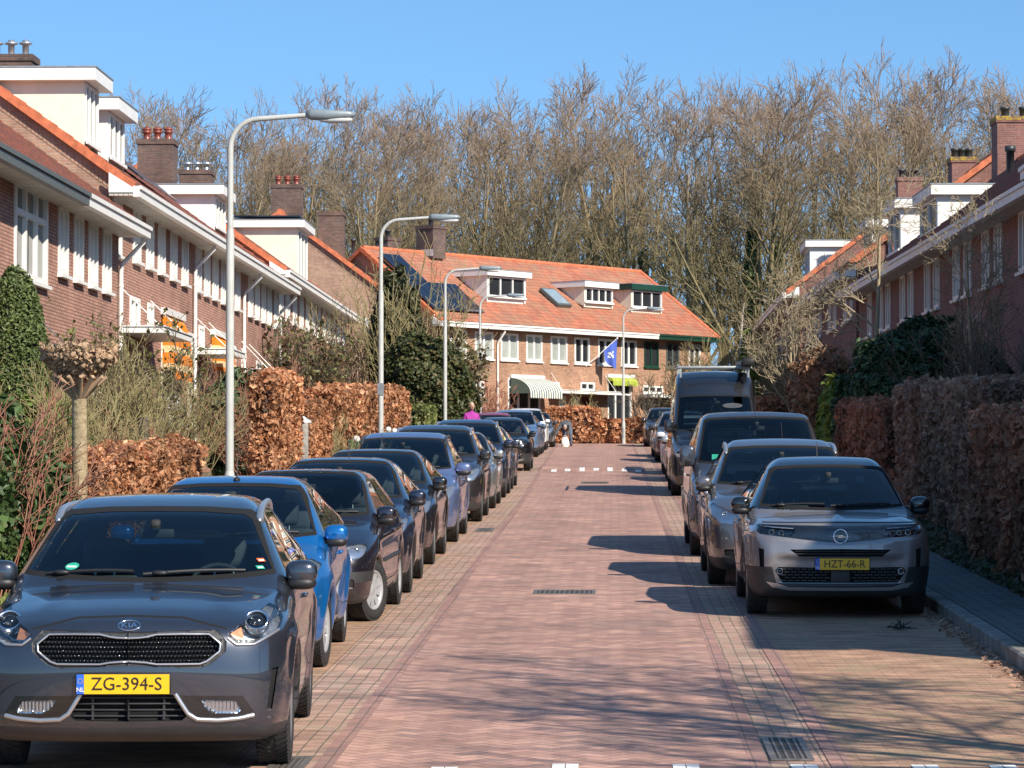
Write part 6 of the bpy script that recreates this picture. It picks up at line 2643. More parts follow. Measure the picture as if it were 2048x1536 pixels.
# bird droppings on the old black hatchback's roof
# ---------------------------------------------------------------- vegetation
def bark_mat(name, c1, c2, top=None, z0=0, z1=1, algae=None):
    t = NT(name)
    o = t.obj()
    n = t.noise(o, 3.0, 4)
    c = t.mix(t.range(n, .3, .7), c1, c2)
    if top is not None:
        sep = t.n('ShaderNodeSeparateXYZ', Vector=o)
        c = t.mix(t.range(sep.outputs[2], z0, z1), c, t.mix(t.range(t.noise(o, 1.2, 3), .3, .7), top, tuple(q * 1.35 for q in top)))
    t.base(c)
    t.P(Roughness=.85)
    return t.m


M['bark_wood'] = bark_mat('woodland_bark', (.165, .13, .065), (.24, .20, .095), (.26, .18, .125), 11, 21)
M['bark_garden'] = bark_mat('lichen_bark', (.38, .31, .20), (.28, .23, .14))
M['bark_twig'] = bark_mat('straw_twigs', (.34, .28, .14), (.24, .21, .09))
M['bark_red'] = bark_mat('red_twigs', (.30, .10, .07), (.36, .20, .12))
M['bark_dark'] = bark_mat('dark_bark', (.10, .075, .055), (.15, .12, .08))
M['birch'] = bark_mat('birch_bark', (.62, .60, .54), (.34, .31, .26))
M['core'] = plain('hedge_inner_twigs', (.075, .05, .035), .95, var=.5, scale=14, bump=.5)
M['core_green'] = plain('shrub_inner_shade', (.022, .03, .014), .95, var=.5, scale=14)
M['leaf'] = attr_mat('leaf', .5, .18, .35)
M['leaf_dry'] = attr_mat('dry_leaf', .6, .3, .25)


class Segs:
    def __init__(self):
        self.a, self.b, self.ra, self.rb = [], [], [], []

    def chain(self, P, rad):
        for i in range(len(P) - 1):
            self.a.append(P[i])
            self.b.append(P[i + 1])
            self.ra.append(rad[i])
            self.rb.append(rad[i + 1])

    def mesh(self, name, mat, sides=3):
        a, b = np.array(self.a), np.array(self.b)
        ra, rb = np.array(self.ra), np.array(self.rb)
        d = b - a
        l = np.linalg.norm(d, axis=1)[:, None]
        d = d / np.maximum(l, 1e-9)
        ref = np.where(np.abs(d[:, 2:3]) < .9, np.array([[0, 0, 1.0]]), np.array([[1.0, 0, 0]]))
        u = np.cross(d, ref)
        u /= np.maximum(np.linalg.norm(u, axis=1)[:, None], 1e-9)
        w = np.cross(d, u)
        n = len(a)
        V = np.zeros((n, 2, sides, 3))
        for k in range(sides):
            an = 2 * math.pi * k / sides
            o = u * math.cos(an) + w * math.sin(an)
            V[:, 0, k] = a + o * ra[:, None]
            V[:, 1, k] = b + d * (rb * .3)[:, None] + o * rb[:, None]
        base = np.arange(n)[:, None] * 2 * sides
        Q = []
        for k in range(sides):
            k2 = (k + 1) % sides
            Q.append(np.concatenate([base + k, base + k2, base + sides + k2, base + sides + k], 1))
        return np_mesh(name, V.reshape(-1, 3), np.concatenate(Q), mat, True)


def grow(rg, p, d, L, r0, r1, n, wig, up):
    P = [np.array(p, float)]
    d = np.array(d, float)
    d /= np.linalg.norm(d)
    for i in range(n):
        d = d + rg.normal(0, wig, 3) + np.array([0, 0, up])
        d /= np.linalg.norm(d)
        P.append(P[-1] + d * (L / n))
    return P, list(np.linspace(r0, r1, n + 1)), d


def perp(rg, d):
    v = rg.normal(0, 1, 3)
    v -= d * (v @ d)
    return v / np.linalg.norm(v)


def branch_out(S_, rg, P, rad, lv, spec):
    """recursive side branches; spec[lv] = (count, length factor or abs, angle, nseg, wiggle, up, radius factor, start fraction)"""
    if lv >= len(spec):
        return
    cnt, Lr, ang, ns, wig, up, rf, st = spec[lv]
    n = len(P) - 1
    for k in range(cnt):
        u = st + (1 - st) * (k + rg.random()) / cnt
        i = min(int(u * n), n - 1)
        f = u * n - i
        p = P[i] * (1 - f) + P[i + 1] * f
        d = P[i + 1] - P[i]
        d /= np.linalg.norm(d)
        a = ang * (.75 + .5 * rg.random())
        dd = d * math.cos(a) + perp(rg, d) * math.sin(a)
        r = (rad[i] * (1 - f) + rad[i + 1] * f) * rf
        L = Lr * (1.15 - .55 * u) * (.7 + .6 * rg.random())
        Q, rr, _ = grow(rg, p, dd, L, r, max(r * .35, spec[-1][6] if lv == len(spec) - 1 and spec[-1][6] > 1 else r * .35), ns, wig, up)
        rr = [max(q, MINR) for q in rr]
        S_.chain(Q, rr)
        branch_out(S_, rg, Q, rr, lv + 1, spec)


MINR = .011


def wood_tree(seed, h):
    """tall bare woodland tree -> (trunk mesh, crown mesh)"""
    global MINR
    MINR = .0135
    rg = np.random.default_rng(seed)
    T = Segs()
    r0 = .22 + .07 * rg.random()
    P, rad, d = grow(rg, (0, 0, -.4), (rg.normal(0, .04), rg.normal(0, .04), 1), h * .80, r0, .045, 12, .035, .04)
    T.chain(P, rad)
    Cc = Segs()
    if rg.random() < .55:      # a second leader
        i = rg.integers(2, 5)
        Q, rr, _ = grow(rg, P[i], (rg.normal(0, .35), rg.normal(0, .35), 1), h * .55, rad[i] * .75, .035, 8, .04, .07)
        T.chain(Q, rr)
        branch_out(Cc, rg, Q, rr, 0, [(7, h * .19, .50, 5, .06, .06, .6, .2), (5, h * .09, .5, 4, .08, .05, .6, .25), (4, h * .05, .5, 3, .10, .03, .6, .25), (3, h * .03, .5, 2, .12, .02, .7, .3)])
    branch_out(Cc, rg, P, rad, 0, [(15, h * .27, .52, 7, .06, .05, .6, .18), (6, h * .11, .5, 4, .08, .05, .6, .3), (4, h * .06, .5, 3, .10, .03, .6, .25), (3, h * .036, .5, 2, .12, .02, .7, .3)])
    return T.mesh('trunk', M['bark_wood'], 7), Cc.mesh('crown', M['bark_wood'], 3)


def leaf_mesh(name, pts, nrm, size, cols, rg, mat, elong=1.5, jit=.7):
    n = len(pts)
    nn = nrm + rg.normal(0, jit, (n, 3))
    nn /= np.maximum(np.linalg.norm(nn, axis=1)[:, None], 1e-9)
    t_ = rg.normal(0, 1, (n, 3))
    u = np.cross(nn, t_)
    u /= np.maximum(np.linalg.norm(u, axis=1)[:, None], 1e-9)
    v = np.cross(nn, u)
    s = size * (.6 + .8 * rg.random((n, 1)))
    a, b = s * elong * .5, s * .5
    fold = nn * s * .18
    V = np.stack([pts - u * a, pts - v * b * 1.0 + fold, pts + u * a, pts + v * b + fold], 1)
    Q = np.arange(n * 4).reshape(n, 4)
    return np_mesh(name, V.reshape(-1, 3), Q, mat, False, cols)


def palette(rg, n, cols, var=.2):
    C = np.array(cols)
    w = rg.random((n, len(cols))) ** 3
    w /= w.sum(1, keepdims=True)
    c = w @ C
    return np.clip(c * (1 + rg.normal(0, var, (n, 1))), .004, .9)


BEECH = [(.56, .27, .13), (.44, .19, .085), (.64, .39, .23), (.30, .12, .06)]
BEECH_DARK = [(.50, .22, .13), (.38, .16, .10), (.58, .33, .20), (.25, .12, .08)]
BEECH_GREY = [(.46, .28, .19), (.36, .21, .15), (.58, .40, .28), (.28, .18, .13)]
GREEN = [(.045, .085, .022), (.07, .12, .03), (.03, .055, .018), (.10, .14, .05)]
RHODO = [(.035, .08, .035), (.055, .11, .045), (.022, .05, .025), (.10, .14, .065)]
YELLOWG = [(.20, .26, .04), (.12, .18, .03), (.28, .32, .07)]
OLIVE = [(.13, .14, .045), (.09, .10, .035), (.18, .17, .06), (.20, .15, .07)]


def lump(P, sc, amp):
    """cheap smooth 3-D wobble"""
    x, y, z = P[:, 0] * sc, P[:, 1] * sc, P[:, 2] * sc
    return amp * (np.sin(x * 1.7 + 1.3 * np.sin(y * 1.1 + z)) + np.sin(y * 2.3 + 1.1 * np.sin(z * 1.9 + x)) + np.sin(z * 2.1 + 1.7 * np.sin(x * 1.3 + y * .7))) / 3


def hedge(x0, x1, y0, y1, h, label, cols, dens=420, size=.06, seed=1, cat='hedge', top_round=.12, group=None, mat='leaf_dry', core='core', lumpy=.10, base=None, gaps=0.0, rz=0.0, flat=None):
    """clipped hedge along y; foliage and inner twigs are parts"""
    rg = np.random.default_rng(seed)
    yc, xc = (y0 + y1) / 2, (x0 + x1) / 2
    zb = (G(yc) + .12) if base is None else base
    root = empty('hedge', (xc, yc, zb), rz, label, cat, group, rx=(math.atan(SLOPE) if yc < YEND and flat is None else 0))
    w, l = (x1 - x0) / 2, (y1 - y0) / 2
    areas = {'x-': 2 * l * h, 'x+': 2 * l * h, 'y-': 2 * w * h, 'y+': 2 * w * h, 'z': 4 * w * l}
    P, N = [], []
    for k, a in areas.items():
        n = int(a * dens)
        r1, r2 = rg.random(n), rg.random(n)
        if k[0] == 'x':
            s = -1 if k == 'x-' else 1
            p = np.stack([np.full(n, s * w), -l + 2 * l * r1, h * (.03 + .97 * r2)], 1)
            nn = np.tile([s, 0, .15], (n, 1))
        elif k[0] == 'y':
            s = -1 if k == 'y-' else 1
            p = np.stack([-w + 2 * w * r1, np.full(n, s * l), h * (.03 + .97 * r2)], 1)
            nn = np.tile([0, s, .15], (n, 1))
        else:
            p = np.stack([-w + 2 * w * r1, -l + 2 * l * r2, np.full(n, h)], 1)
            nn = np.tile([0, 0, 1], (n, 1))
        P.append(p)
        N.append(nn)
    P, N = np.concatenate(P), np.concatenate(N).astype(float)
    N /= np.linalg.norm(N, axis=1)[:, None]
    # round the top edges and make the faces uneven
    ex = np.clip((np.abs(P[:, 0]) - (w - top_round)) / top_round, 0, 1) * np.clip((P[:, 2] - (h - top_round)) / top_round, 0, 1)
    P[:, 2] -= ex * top_round * .6
    off = lump(P + seed, 2.2, lumpy) + lump(P + seed * 3, 6.5, lumpy * .5) - np.abs(rg.normal(0, .05, len(P))) * 1.2
    P = P + N * off[:, None]
    if gaps:
        keep = lump(P + 9 + seed, 4.0, 1) + rg.normal(0, .35, len(P)) > (-1 + gaps * 1.4)
        P, N = P[keep], N[keep]
    pc = palette(rg, len(P), cols)
    pc = np.clip(pc * (1 + lump(P + seed * 7, 1.1, .28) + lump(P + seed, 3.1, .22))[:, None], .01, .9)
    mesh_obj('foliage', leaf_mesh('foliage', P, N, size * (1 + .35 * rg.normal(0, 1, (len(P), 1)).clip(-1.2, 1.8)), pc, rg, M[mat], jit=.95), root)
    mb = MB()
    k = .13
    nx_, ny_, nz_ = 3, max(3, int(l * 2 / .5)), 4
    mb.rbox(-w + k, w - k, -l + k, l - k, -.1, h - k, min(.1, w * .4), 0, 2)
    mb.build('inner_twigs', M[core], root, fix=False)
    # protruding twigs
    S_ = Segs()
    for q in range(int(14 * (l + w)) if yc < 100 else 0):
        i = rg.integers(0, len(P))
        if P[i, 2] < h * .25:
            continue
        Q, rr, _ = grow(rg, P[i] - N[i] * .1, N[i] + rg.normal(0, .3, 3) + np.array([0, 0, .5]), .16 + .22 * rg.random(), .005, .002, 2, .1, .1)
        S_.chain(Q, rr)
    if S_.a:
        mesh_obj('shoots', S_.mesh('shoots', M['bark_twig'], 3), root)['kind'] = 'stuff'
    return root


def bush(x, y, blobs, label, cols, dens=260, size=.08, seed=1, name='shrub', cat='shrub', base=None, lumpy=.16, mat='leaf', core='core_green', gaps=0.0, elong=1.6, group=None, shell=.12, corek=.78):
    """evergreen shrub: blobs = [(cx,cy,cz,rx,ry,rz)] relative to the base"""
    rg = np.random.default_rng(seed)
    zb = (G(y) + .13) if base is None else base
    root = empty(name, (x, y, zb), 0, label, cat, group)
    P, N = [], []
    for (cx, cy, cz, rx, ry, rz) in blobs:
        area = 4 * math.pi * ((rx * ry) ** 1.6 / 3 + (rx * rz) ** 1.6 / 3 + (ry * rz) ** 1.6 / 3) ** (1 / 1.6)
        n = int(area * dens)
        d = rg.normal(0, 1, (n, 3))
        d /= np.linalg.norm(d, axis=1)[:, None]
        p = d * np.array([rx, ry, rz])
        nn = d / np.array([rx, ry, rz])
        nn /= np.linalg.norm(nn, axis=1)[:, None]
        s = 1 + lump(p + seed + cx, 2.4, lumpy) + lump(p * 1.0 + 5 + seed, 6.0, lumpy * .6) - np.abs(rg.normal(0, shell, n))
        p = p * s[:, None] + np.array([cx, cy, cz])
        P.append(p)
        N.append(nn)
    P, N = np.concatenate(P), np.concatenate(N)
    k = P[:, 2] > -.05
    if gaps:
        k &= lump(P + 3 + seed, 4.5, 1) + rg.normal(0, .35, len(P)) > (-1 + 1.4 * gaps)
    P, N = P[k], N[k]
    N = N * .7 + np.array([0, 0, .45])
    mesh_obj('foliage', leaf_mesh('foliage', P, N, size, palette(rg, len(P), cols), rg, M[mat], elong, .55), root)
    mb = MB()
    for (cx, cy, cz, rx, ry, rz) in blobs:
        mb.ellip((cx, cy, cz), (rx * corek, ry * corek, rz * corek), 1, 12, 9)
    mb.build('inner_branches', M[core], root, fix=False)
    return root


def twiggy(x, y, h, spread, label, mat='bark_twig', stems=26, seed=1, name='bare_shrub', cat='shrub', minr=.005, base=None, levels=2, leaves=None, lsize=.05, lean=(0, 0), group=None, nl=900, r0=.013, upw=.05, dens=1.0):
    """multi-stemmed bare shrub"""
    global MINR
    MINR = minr
    rg = np.random.default_rng(seed)
    zb = (G(y) + .12) if base is None else base
    root = empty(name, (x, y, zb), 0, label, cat, group)
    S_ = Segs()
    tips = []
    for k in range(stems):
        a = rg.random() * 2 * math.pi
        q = rg.random() ** .6
        p = np.array([math.cos(a) * q * spread * .25, math.sin(a) * q * spread * .25, 0])
        d = np.array([math.cos(a) * q * spread / h + lean[0], math.sin(a) * q * spread / h + lean[1], 1.0])
        L = h * (.7 + .4 * rg.random()) * (1 - .2 * q)
        P, rad, _ = grow(rg, p, d, L, r0 * (.7 + .6 * rg.random()), minr, 7, .07, upw * (1 - q))
        S_.chain(P, rad)
        spec = [(int(6 * dens), h * .26, .5, 4, .12, .04, .6, .25), (int(4 * dens), h * .13, .55, 3, .15, .03, .7, .2)][:levels]
        branch_out(S_, rg, P, rad, 0, spec)
    mesh_obj('stems', S_.mesh('stems', M[mat], 3), root)
    if leaves is not None:
        b = np.array(S_.b)
        b = b[b[:, 2] > h * .2]
        i = rg.integers(0, len(b), nl)
        pts = b[i] + rg.normal(0, .04, (nl, 3))
        nn = rg.normal(0, 1, (nl, 3))
        mesh_obj('leaves', leaf_mesh('leaves', pts, nn, lsize, palette(rg, nl, leaves), rg, M['leaf']), root)
    return root


def garden_tree(x, y, h, label, trunk_h, spread, r0=.09, seed=1, mat='bark_garden', name='bare_tree', minr=.006, lean=0.0, base=None, prim=9, ang=.95, dens=1.0, cat='tree', up=.05, crown_mat=None):
    global MINR
    MINR = minr
    rg = np.random.default_rng(seed)
    zb = (G(y) + .12) if base is None else base
    root = empty(name, (x, y, zb), 0, label, cat)
    T = Segs()
    P, rad, _ = grow(rg, (0, 0, -.2), (lean, 0, 1), h * .9, r0, .018, 14, .035, .02)
    T.chain(P, rad)
    mesh_obj('trunk', T.mesh('trunk', M[mat], 8), root)
    Cc = Segs()
    st = trunk_h / h
    branch_out(Cc, rg, P, rad, 0, [(prim, spread * 1.15, ang, 7, .09, up, .55, st), (int(7 * dens), spread * .42, .75, 4, .13, .05, .6, .15), (int(5 * dens), spread * .2, .7, 3, .16, .04, .65, .2), (3, spread * .09, .7, 2, .2, .04, .8, .3)])
    mesh_obj('crown', Cc.mesh('crown', M[crown_mat or mat], 4), root)
    return root


# ---- the bare wood on the rise behind the houses
WOOD = [wood_tree(100 + i, 21.0) for i in range(7)]
rgw = np.random.default_rng(5)
GRPW = 'tall bare trees of the wood behind the houses'


def ivy(parent, h, seed, r=.32):
    rg = np.random.default_rng(seed)
    n = 1500
    z = h * rg.random(n) ** .8
    a = rg.random(n) * 2 * math.pi
    rr = r * (1.15 - .5 * z / h) * (.55 + .6 * rg.random(n)) * (1 + .5 * np.sin(z * 1.7 + a))
    P = np.stack([rr * np.cos(a), rr * np.sin(a), z], 1)
    N = np.stack([np.cos(a), np.sin(a), .3 + 0 * a], 1)
    mesh_obj('ivy', leaf_mesh('ivy', P, N, .17, palette(rg, n, [(.05, .075, .022), (.09, .11, .035), (.03, .05, .018)]), rg, M['leaf']), parent)


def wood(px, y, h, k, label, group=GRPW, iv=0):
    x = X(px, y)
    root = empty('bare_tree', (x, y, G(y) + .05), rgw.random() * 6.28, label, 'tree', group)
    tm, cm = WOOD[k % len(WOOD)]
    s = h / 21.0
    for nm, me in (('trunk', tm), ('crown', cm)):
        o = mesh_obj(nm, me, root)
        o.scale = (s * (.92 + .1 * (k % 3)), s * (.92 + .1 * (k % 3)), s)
    if iv:
        ivy(root, iv, k + int(px))
    return root


def top_h(px, y, py):
    """height a tree at y needs so that its top shows at row py"""
    return (Z(py, y) - G(y)) / .985


profile = [(200, 165), (320, 160), (400, 205), (470, 215), (600, 178), (680, 178), (760, 212), (840, 215), (920, 190), (1000, 160), (1060, 175), (1130, 168), (1200, 140), (1290, 165), (1370, 185), (1460, 140), (1560, 155), (1640, 125), (1720, 165), (1820, 115), (1900, 145), (2060, 130)]
pf = interp1(profile)
n_w = 0
lab_row = {0: 'tall bare woodland tree in the front rank just behind the houses', 1: 'tall bare woodland tree in the middle of the wood', 2: 'tall bare woodland tree at the back of the wood against the sky'}
for row, (yy, stp, dh) in enumerate(((172, 90, 24), (190, 84, 8), (212, 90, -4))):
    px = 235 + row * 30
    while px < 2120:
        q = px + rgw.normal(0, 16)
        y = yy + rgw.normal(0, 4)
        py = float(pf(q)) + dh + abs(rgw.normal(0, 7))
        if 395 < q < 2200 or row == 2 or q > 300 or True:
            iv = 0
            if row == 0 and (1010 < q < 1330 or 1500 < q < 1590):
                iv = 9 + 4 * rgw.random()
            elif row == 1 and rgw.random() < .5:
                iv = 7
            wood(q, y, top_h(q, y, py), n_w, lab_row[row] if not iv else 'bare woodland tree with ivy climbing up its trunk', GRPW if not iv else 'ivy clad trees of the wood', iv)
            n_w += 1
        px += stp * (.8 + .4 * rgw.random())

# undergrowth of the wood
def thicket(name, x0, x1, y0, y1, h, n, seed, label=None, mat='bark_wood'):
    global MINR
    MINR = .012
    rg = np.random.default_rng(seed)
    S_ = Segs()
    for k in range(n):
        x, y = x0 + (x1 - x0) * rg.random(), y0 + (y1 - y0) * rg.random()
        hh = h * (.4 + .7 * rg.random())
        for q in range(4):
            P, rad, _ = grow(rg, (x, y, G(y) - .1), (rg.normal(0, .35), rg.normal(0, .35), 1), hh, .028, .012, 5, .08, .0)
            S_.chain(P, rad)
            branch_out(S_, rg, P, rad, 0, [(5, hh * .35, .6, 4, .14, .03, .7, .2), (4, hh * .17, .6, 3, .18, .02, .8, .2)])
    o = mesh_obj(name, S_.mesh(name, M[mat], 3))
    o['kind'] = 'stuff'
    return o


thicket('undergrowth', -30, 30, 164, 176, 6.5, 150, 3)

# ---- left front gardens
bush(-8.55, 44.0, [(0, 0, 1.9, .52, .52, 1.95), (.1, .1, 1.2, .55, .55, 1.25)], 'tall columnar yew at the left edge', [(.085, .125, .035), (.12, .165, .05), (.055, .085, .028), (.16, .19, .065)], dens=2200, size=.034, seed=31, name='yew', cat='tree', lumpy=.07, elong=2.2, shell=.07, corek=.86)
bush(-6.55, 31.0, [(0, -1.6, .85, .75, 1.5, .95), (0, .3, .95, .8, 1.3, 1.05), (.1, 2.0, .8, .7, 1.0, .9)], 'dark evergreen shrub with glossy leaves at the left edge beside the pollard tree', GREEN, dens=520, size=.075, seed=32, gaps=.12)
twiggy(-6.2, 30.4, 2.15, 1.3, 'red twigged bare shrub growing through the dark evergreen at the left edge', 'bark_red', 30, 33, levels=2)
# grass verge
rg = np.random.default_rng(77)
n = 9000
gx_, gy_ = -5.78 + .62 * rg.random(n), 22 + 14 * rg.random(n)
gp = np.stack([gx_, gy_, SLOPE * gy_ + .19], 1)
me = leaf_mesh('grass', gp, np.tile([1.0, -1.0, .05], (n, 1)), .075, palette(rg, n, [(.16, .20, .05), (.26, .25, .08), (.12, .16, .04)]), rg, M['leaf'], 2.4, .5)
o = mesh_obj('grass', me)
o['kind'] = 'stuff'


def pollard(x, y, h):
    zb = G(y) + .12
    root = empty('pollard_tree', (x, y, zb), 0, 'small pollarded tree with a knobbly pale head on a straight mesh wrapped trunk', 'tree')
    rg = np.random.default_rng(8)
    mb = MB()
    mb.tube([(0, 0, -.1), (0, 0, .5), (.01, 0, 1.2), (0, .01, h - .35), (0, 0, h - .2)], [.105, .095, .085, .08, .10], 14)
    pm_ = NT('wire_wrapped_bark')
    o_ = pm_.obj()
    pm_.base(pm_.mix(pm_.range(pm_.noise(o_, 16, 5), .35, .65), (.42, .33, .20), (.24, .18, .10)))
    pm_.P(Roughness=.9)
    pm_.bump(pm_.noise(o_, 26, 4), .7, .02)
    mb.build('trunk', pm_.m, root)
    hd = MB()
    for k in range(420):
        a = rg.random() * 6.28
        q = rg.random() ** .5
        px_, py_ = .40 * q * math.cos(a), .40 * q * math.sin(a)
        z = h - .34 + .34 * q ** 1.2 + rg.random() * .14
        s = .018 + .032 * rg.random() ** 2
        hd.ellip((px_, py_, z), (s, s, s * (.8 + .5 * rg.random())), 1, 7, 5)
    for k in range(14):
        a = k * .45
        hd.tube([(0, 0, h - .45), (.12 * math.cos(a), .12 * math.sin(a), h - .34), (.30 * math.cos(a), .30 * math.sin(a), h - .20)], [.05, .034, .022], 7)
    hd.build('knobbly_head', bark_mat('pollard_head_bark', (.46, .31, .19), (.32, .21, .13)), root, fix=False)
    S_ = Segs()
    for k in range(120):
        a = rg.random() * 6.28
        q = rg.random() ** .5
        p = (.38 * q * math.cos(a), .38 * q * math.sin(a), h - .25 + .36 * q)
        Q, rr, _ = grow(rg, p, (math.cos(a) * q, math.sin(a) * q, .7), .08 + .07 * rg.random(), .006, .003, 2, .2, 0)
        S_.chain(Q, rr)
    mesh_obj('shoots', S_.mesh('shoots', M['bark_twig'], 4), root)
    n = 2600
    a, q = rg.random(n) * 6.28, rg.random(n) ** .5
    P = np.stack([.42 * q * np.cos(a), .42 * q * np.sin(a), h - .40 + .42 * q ** 1.1 + rg.random(n) * .16], 1)
    N = np.stack([np.cos(a) * q, np.sin(a) * q, .5 + 0 * a], 1)
    mesh_obj('bark_flakes', leaf_mesh('bark_flakes', P, N, .035, palette(rg, n, [(.56, .38, .23), (.42, .27, .16), (.64, .47, .31), (.26, .16, .09)]), rg, M['leaf_dry'], 1.6, .8), root)


pollard(-5.82, 33.6, 2.45)
hedge(-6.2, -5.75, 34.6, 43.8, 1.40, 'low clipped beech hedge with copper leaves behind the nearest cars on the left', BEECH, 800, .05, 41, gaps=.18)
bush(-7.9, 43.0, [(0, 0, 1.0, .7, 1.0, 1.0), (.2, 1.4, .8, .6, .8, .9)], 'leafy green laurel behind the low beech hedge', [(.10, .17, .03), (.16, .23, .05), (.05, .09, .02)], dens=260, size=.11, seed=42, gaps=.35, elong=2.6)
twiggy(-7.5, 41.5, 2.5, 1.7, 'pale bare shrub with many long thin stems left of the nearest lamp post', 'bark_twig', 60, 43, levels=2)
twiggy(-7.3, 45.0, 2.6, 1.15, 'dense straw coloured bare shrub right behind the nearest lamp post', 'bark_twig', 70, 44, levels=2)
twiggy(-6.9, 43.2, 1.7, 1.0, 'low reddish bare shrub above the low beech hedge', 'bark_red', 40, 45, levels=2)
twiggy(-8.4, 51.5, 3.6, 1.7, 'tall open shrub with sparse leaves before the brick front at the left', 'bark_dark', 22, 46, levels=2, leaves=OLIVE, lsize=.07, nl=1500)
twiggy(-8.6, 55.5, 3.1, 1.5, 'open shrub with olive leaves below the door canopy on the left', 'bark_dark', 22, 47, levels=2, leaves=OLIVE, lsize=.07, nl=1200)
twiggy(-8.4, 60.0, 2.7, 1.5, 'brown bare shrub before the brick front between the two orange awnings', 'bark_twig', 40, 48, levels=2)
twiggy(-8.3, 48.0, 2.6, 1.6, 'grey brown bare shrub close to the tall columnar yew', 'bark_dark', 30, 49, levels=2)
bush(-8.2, 68.5, [(0, 0, 1.3, 1.0, 1.3, 1.2)], 'dark green evergreen shrub under the orange awnings on the left', RHODO, dens=230, size=.12, seed=50, elong=2.0)
hedge(-5.95, -5.58, 50.8, 55.4, 2.42, 'tall square cut beech hedge glowing copper right of the nearest lamp post', BEECH, 650, .056, 51, gaps=.05)
hedge(-6.0, -5.66, 57.4, 61.8, 1.92, 'narrow beech hedge piece beyond the grey gate post', BEECH, 650, .056, 52, gaps=.1)
hedge(-6.6, -5.95, 66.0, 90.0, 2.2, 'long beech hedge with copper leaves beside the second lamp post', BEECH, 330, .078, 53, gaps=.08, lumpy=.16)
twiggy(-7.0, 62.0, 2.4, 1.3, 'red brown bare shrub above the beech hedges near the gate post', 'bark_red', 50, 54, levels=2)
twiggy(-6.0, 65.5, 1.6, 1.4, 'low brown bare shrub beside the green fence posts', 'bark_twig', 40, 55, levels=2)
twiggy(-8.6, 72.0, 2.9, 2.0, 'brown bare shrub behind the long beech hedge', 'bark_red', 36, 56, levels=2)
twiggy(-9.5, 94.0, 4.3, 1.5, 'climbing shrub with mixed leaves against the brick front on the left', 'bark_dark', 40, 57, levels=2, leaves=[(.16, .17, .06), (.10, .12, .04), (.28, .15, .08)], lsize=.10, nl=2300, minr=.009)
twiggy(-8.8, 104.0, 5.2, 2.2, 'bare bush before the end gable wall on the left', 'bark_twig', 40, 58, levels=2, minr=.009)
bush(-7.1, 101.5, [(0, 0, 3.1, .95, .95, 3.2), (0, 0, 1.8, 1.05, 1.05, 1.9)], 'dark pointed conifer beside the end gable wall', [(.06, .07, .03), (.09, .09, .04), (.04, .05, .025)], dens=330, size=.10, seed=59, name='conifer', cat='tree', elong=2.4, gaps=.1)
twiggy(-6.6, 100.0, 6.3, 2.3, 'bare twiggy tree tangled in the dark pointed conifer', 'bark_twig', 26, 60, levels=2, minr=.010, name='bare_tree', cat='tree', r0=.03)
bush(-5.95, 97.0, [(0, 0, 2.4, 1.45, 1.3, 1.55), (-.5, .2, 1.4, 1.2, 1.2, 1.3), (.7, .3, 1.7, 1.0, 1.0, 1.3)], 'big round evergreen shrub left of the far row of houses', [(.05, .075, .025), (.08, .105, .035), (.035, .05, .02), (.16, .12, .05)], dens=520, size=.10, seed=61, name='evergreen_shrub', lumpy=.12)
twiggy(-5.85, 110.0, 4.2, 1.4, 'leafy brown bush at the right side of the big round evergreen', 'bark_dark', 26, 62, levels=2, leaves=[(.15, .13, .06), (.10, .11, .04), (.24, .15, .08)], lsize=.14, nl=2200, minr=.009)
hedge(-6.4, -5.5, 91.0, 96.0, 1.7, 'clipped green hedge left of the third lamp post', [(.16, .19, .05), (.11, .14, .04), (.22, .22, .08)], 260, .08, 63, mat='leaf', core='core_green')
hedge(-3.0, -.62, 138.9, 140.1, 1.60, 'taller half of the beech hedge closing the street end', BEECH, 230, .11, 64, base=G(139), flat=1)
hedge(-.58, 1.55, 138.95, 139.9, 1.08, 'lower half of the beech hedge closing the street end', BEECH, 230, .11, 65, base=G(139), flat=1)
twiggy(-5.9, 139.0, 2.6, 2.0, 'reddish bare bush before the far brick front near the striped awning', 'bark_red', 44, 66, levels=2, minr=.011, base=G(139))
twiggy(-1.6, 141.0, 2.5, 1.6, 'small bare tree before the brown door of the far row', 'bark_twig', 12, 67, levels=2, minr=.011, base=G(139), name='bare_tree', cat='tree')
twiggy(1.8, 141.5, 3.0, 1.6, 'small bare tree in front of the lime awning', 'bark_dark', 10, 68, levels=2, minr=.012, base=G(139), name='bare_tree', cat='tree')

# ---- right front gardens
hedge(4.30, 5.5, 26.0, 37.7, 1.88, 'tall dark red beech hedge at the right edge', BEECH_DARK, 560, .066, 71, gaps=.04)
hedge(4.55, 5.7, 38.3, 50.3, 2.22, 'greyish brown hedge behind the nearest crossover on the right', BEECH_GREY, 460, .066, 72, gaps=.02)
hedge(4.36, 5.4, 51.0, 61.0, 1.90, 'dark brown hedge beside the slate blue van', BEECH_DARK, 330, .075, 73, gaps=.06)
bush(6.2, 63.5, [(0, 0, 1.9, 1.35, 1.5, 1.65), (1.0, 1.0, 1.7, 1.2, 1.3, 1.5), (-.7, 1.0, 1.3, 1.0, 1.2, 1.3)], 'large dark rhododendron above the hedges on the right', RHODO, dens=900, size=.075, seed=74, name='rhododendron', elong=2.1)
bush(4.75, 65.5, [(0, 0, 1.2, .45, .8, 1.25), (-.1, 1.2, .8, .4, .7, .85)], 'yellow green laurel between the dark hedge and the copper bush', YELLOWG, dens=300, size=.11, seed=75, gaps=.25, elong=2.2)
hedge(4.95, 5.7, 76.0, 84.0, 2.9, 'tall copper beech hedge beside the tall black van', [(.30, .16, .09), (.22, .11, .065), (.38, .23, .13)], 130, .11, 76, gaps=.22, lumpy=.35)
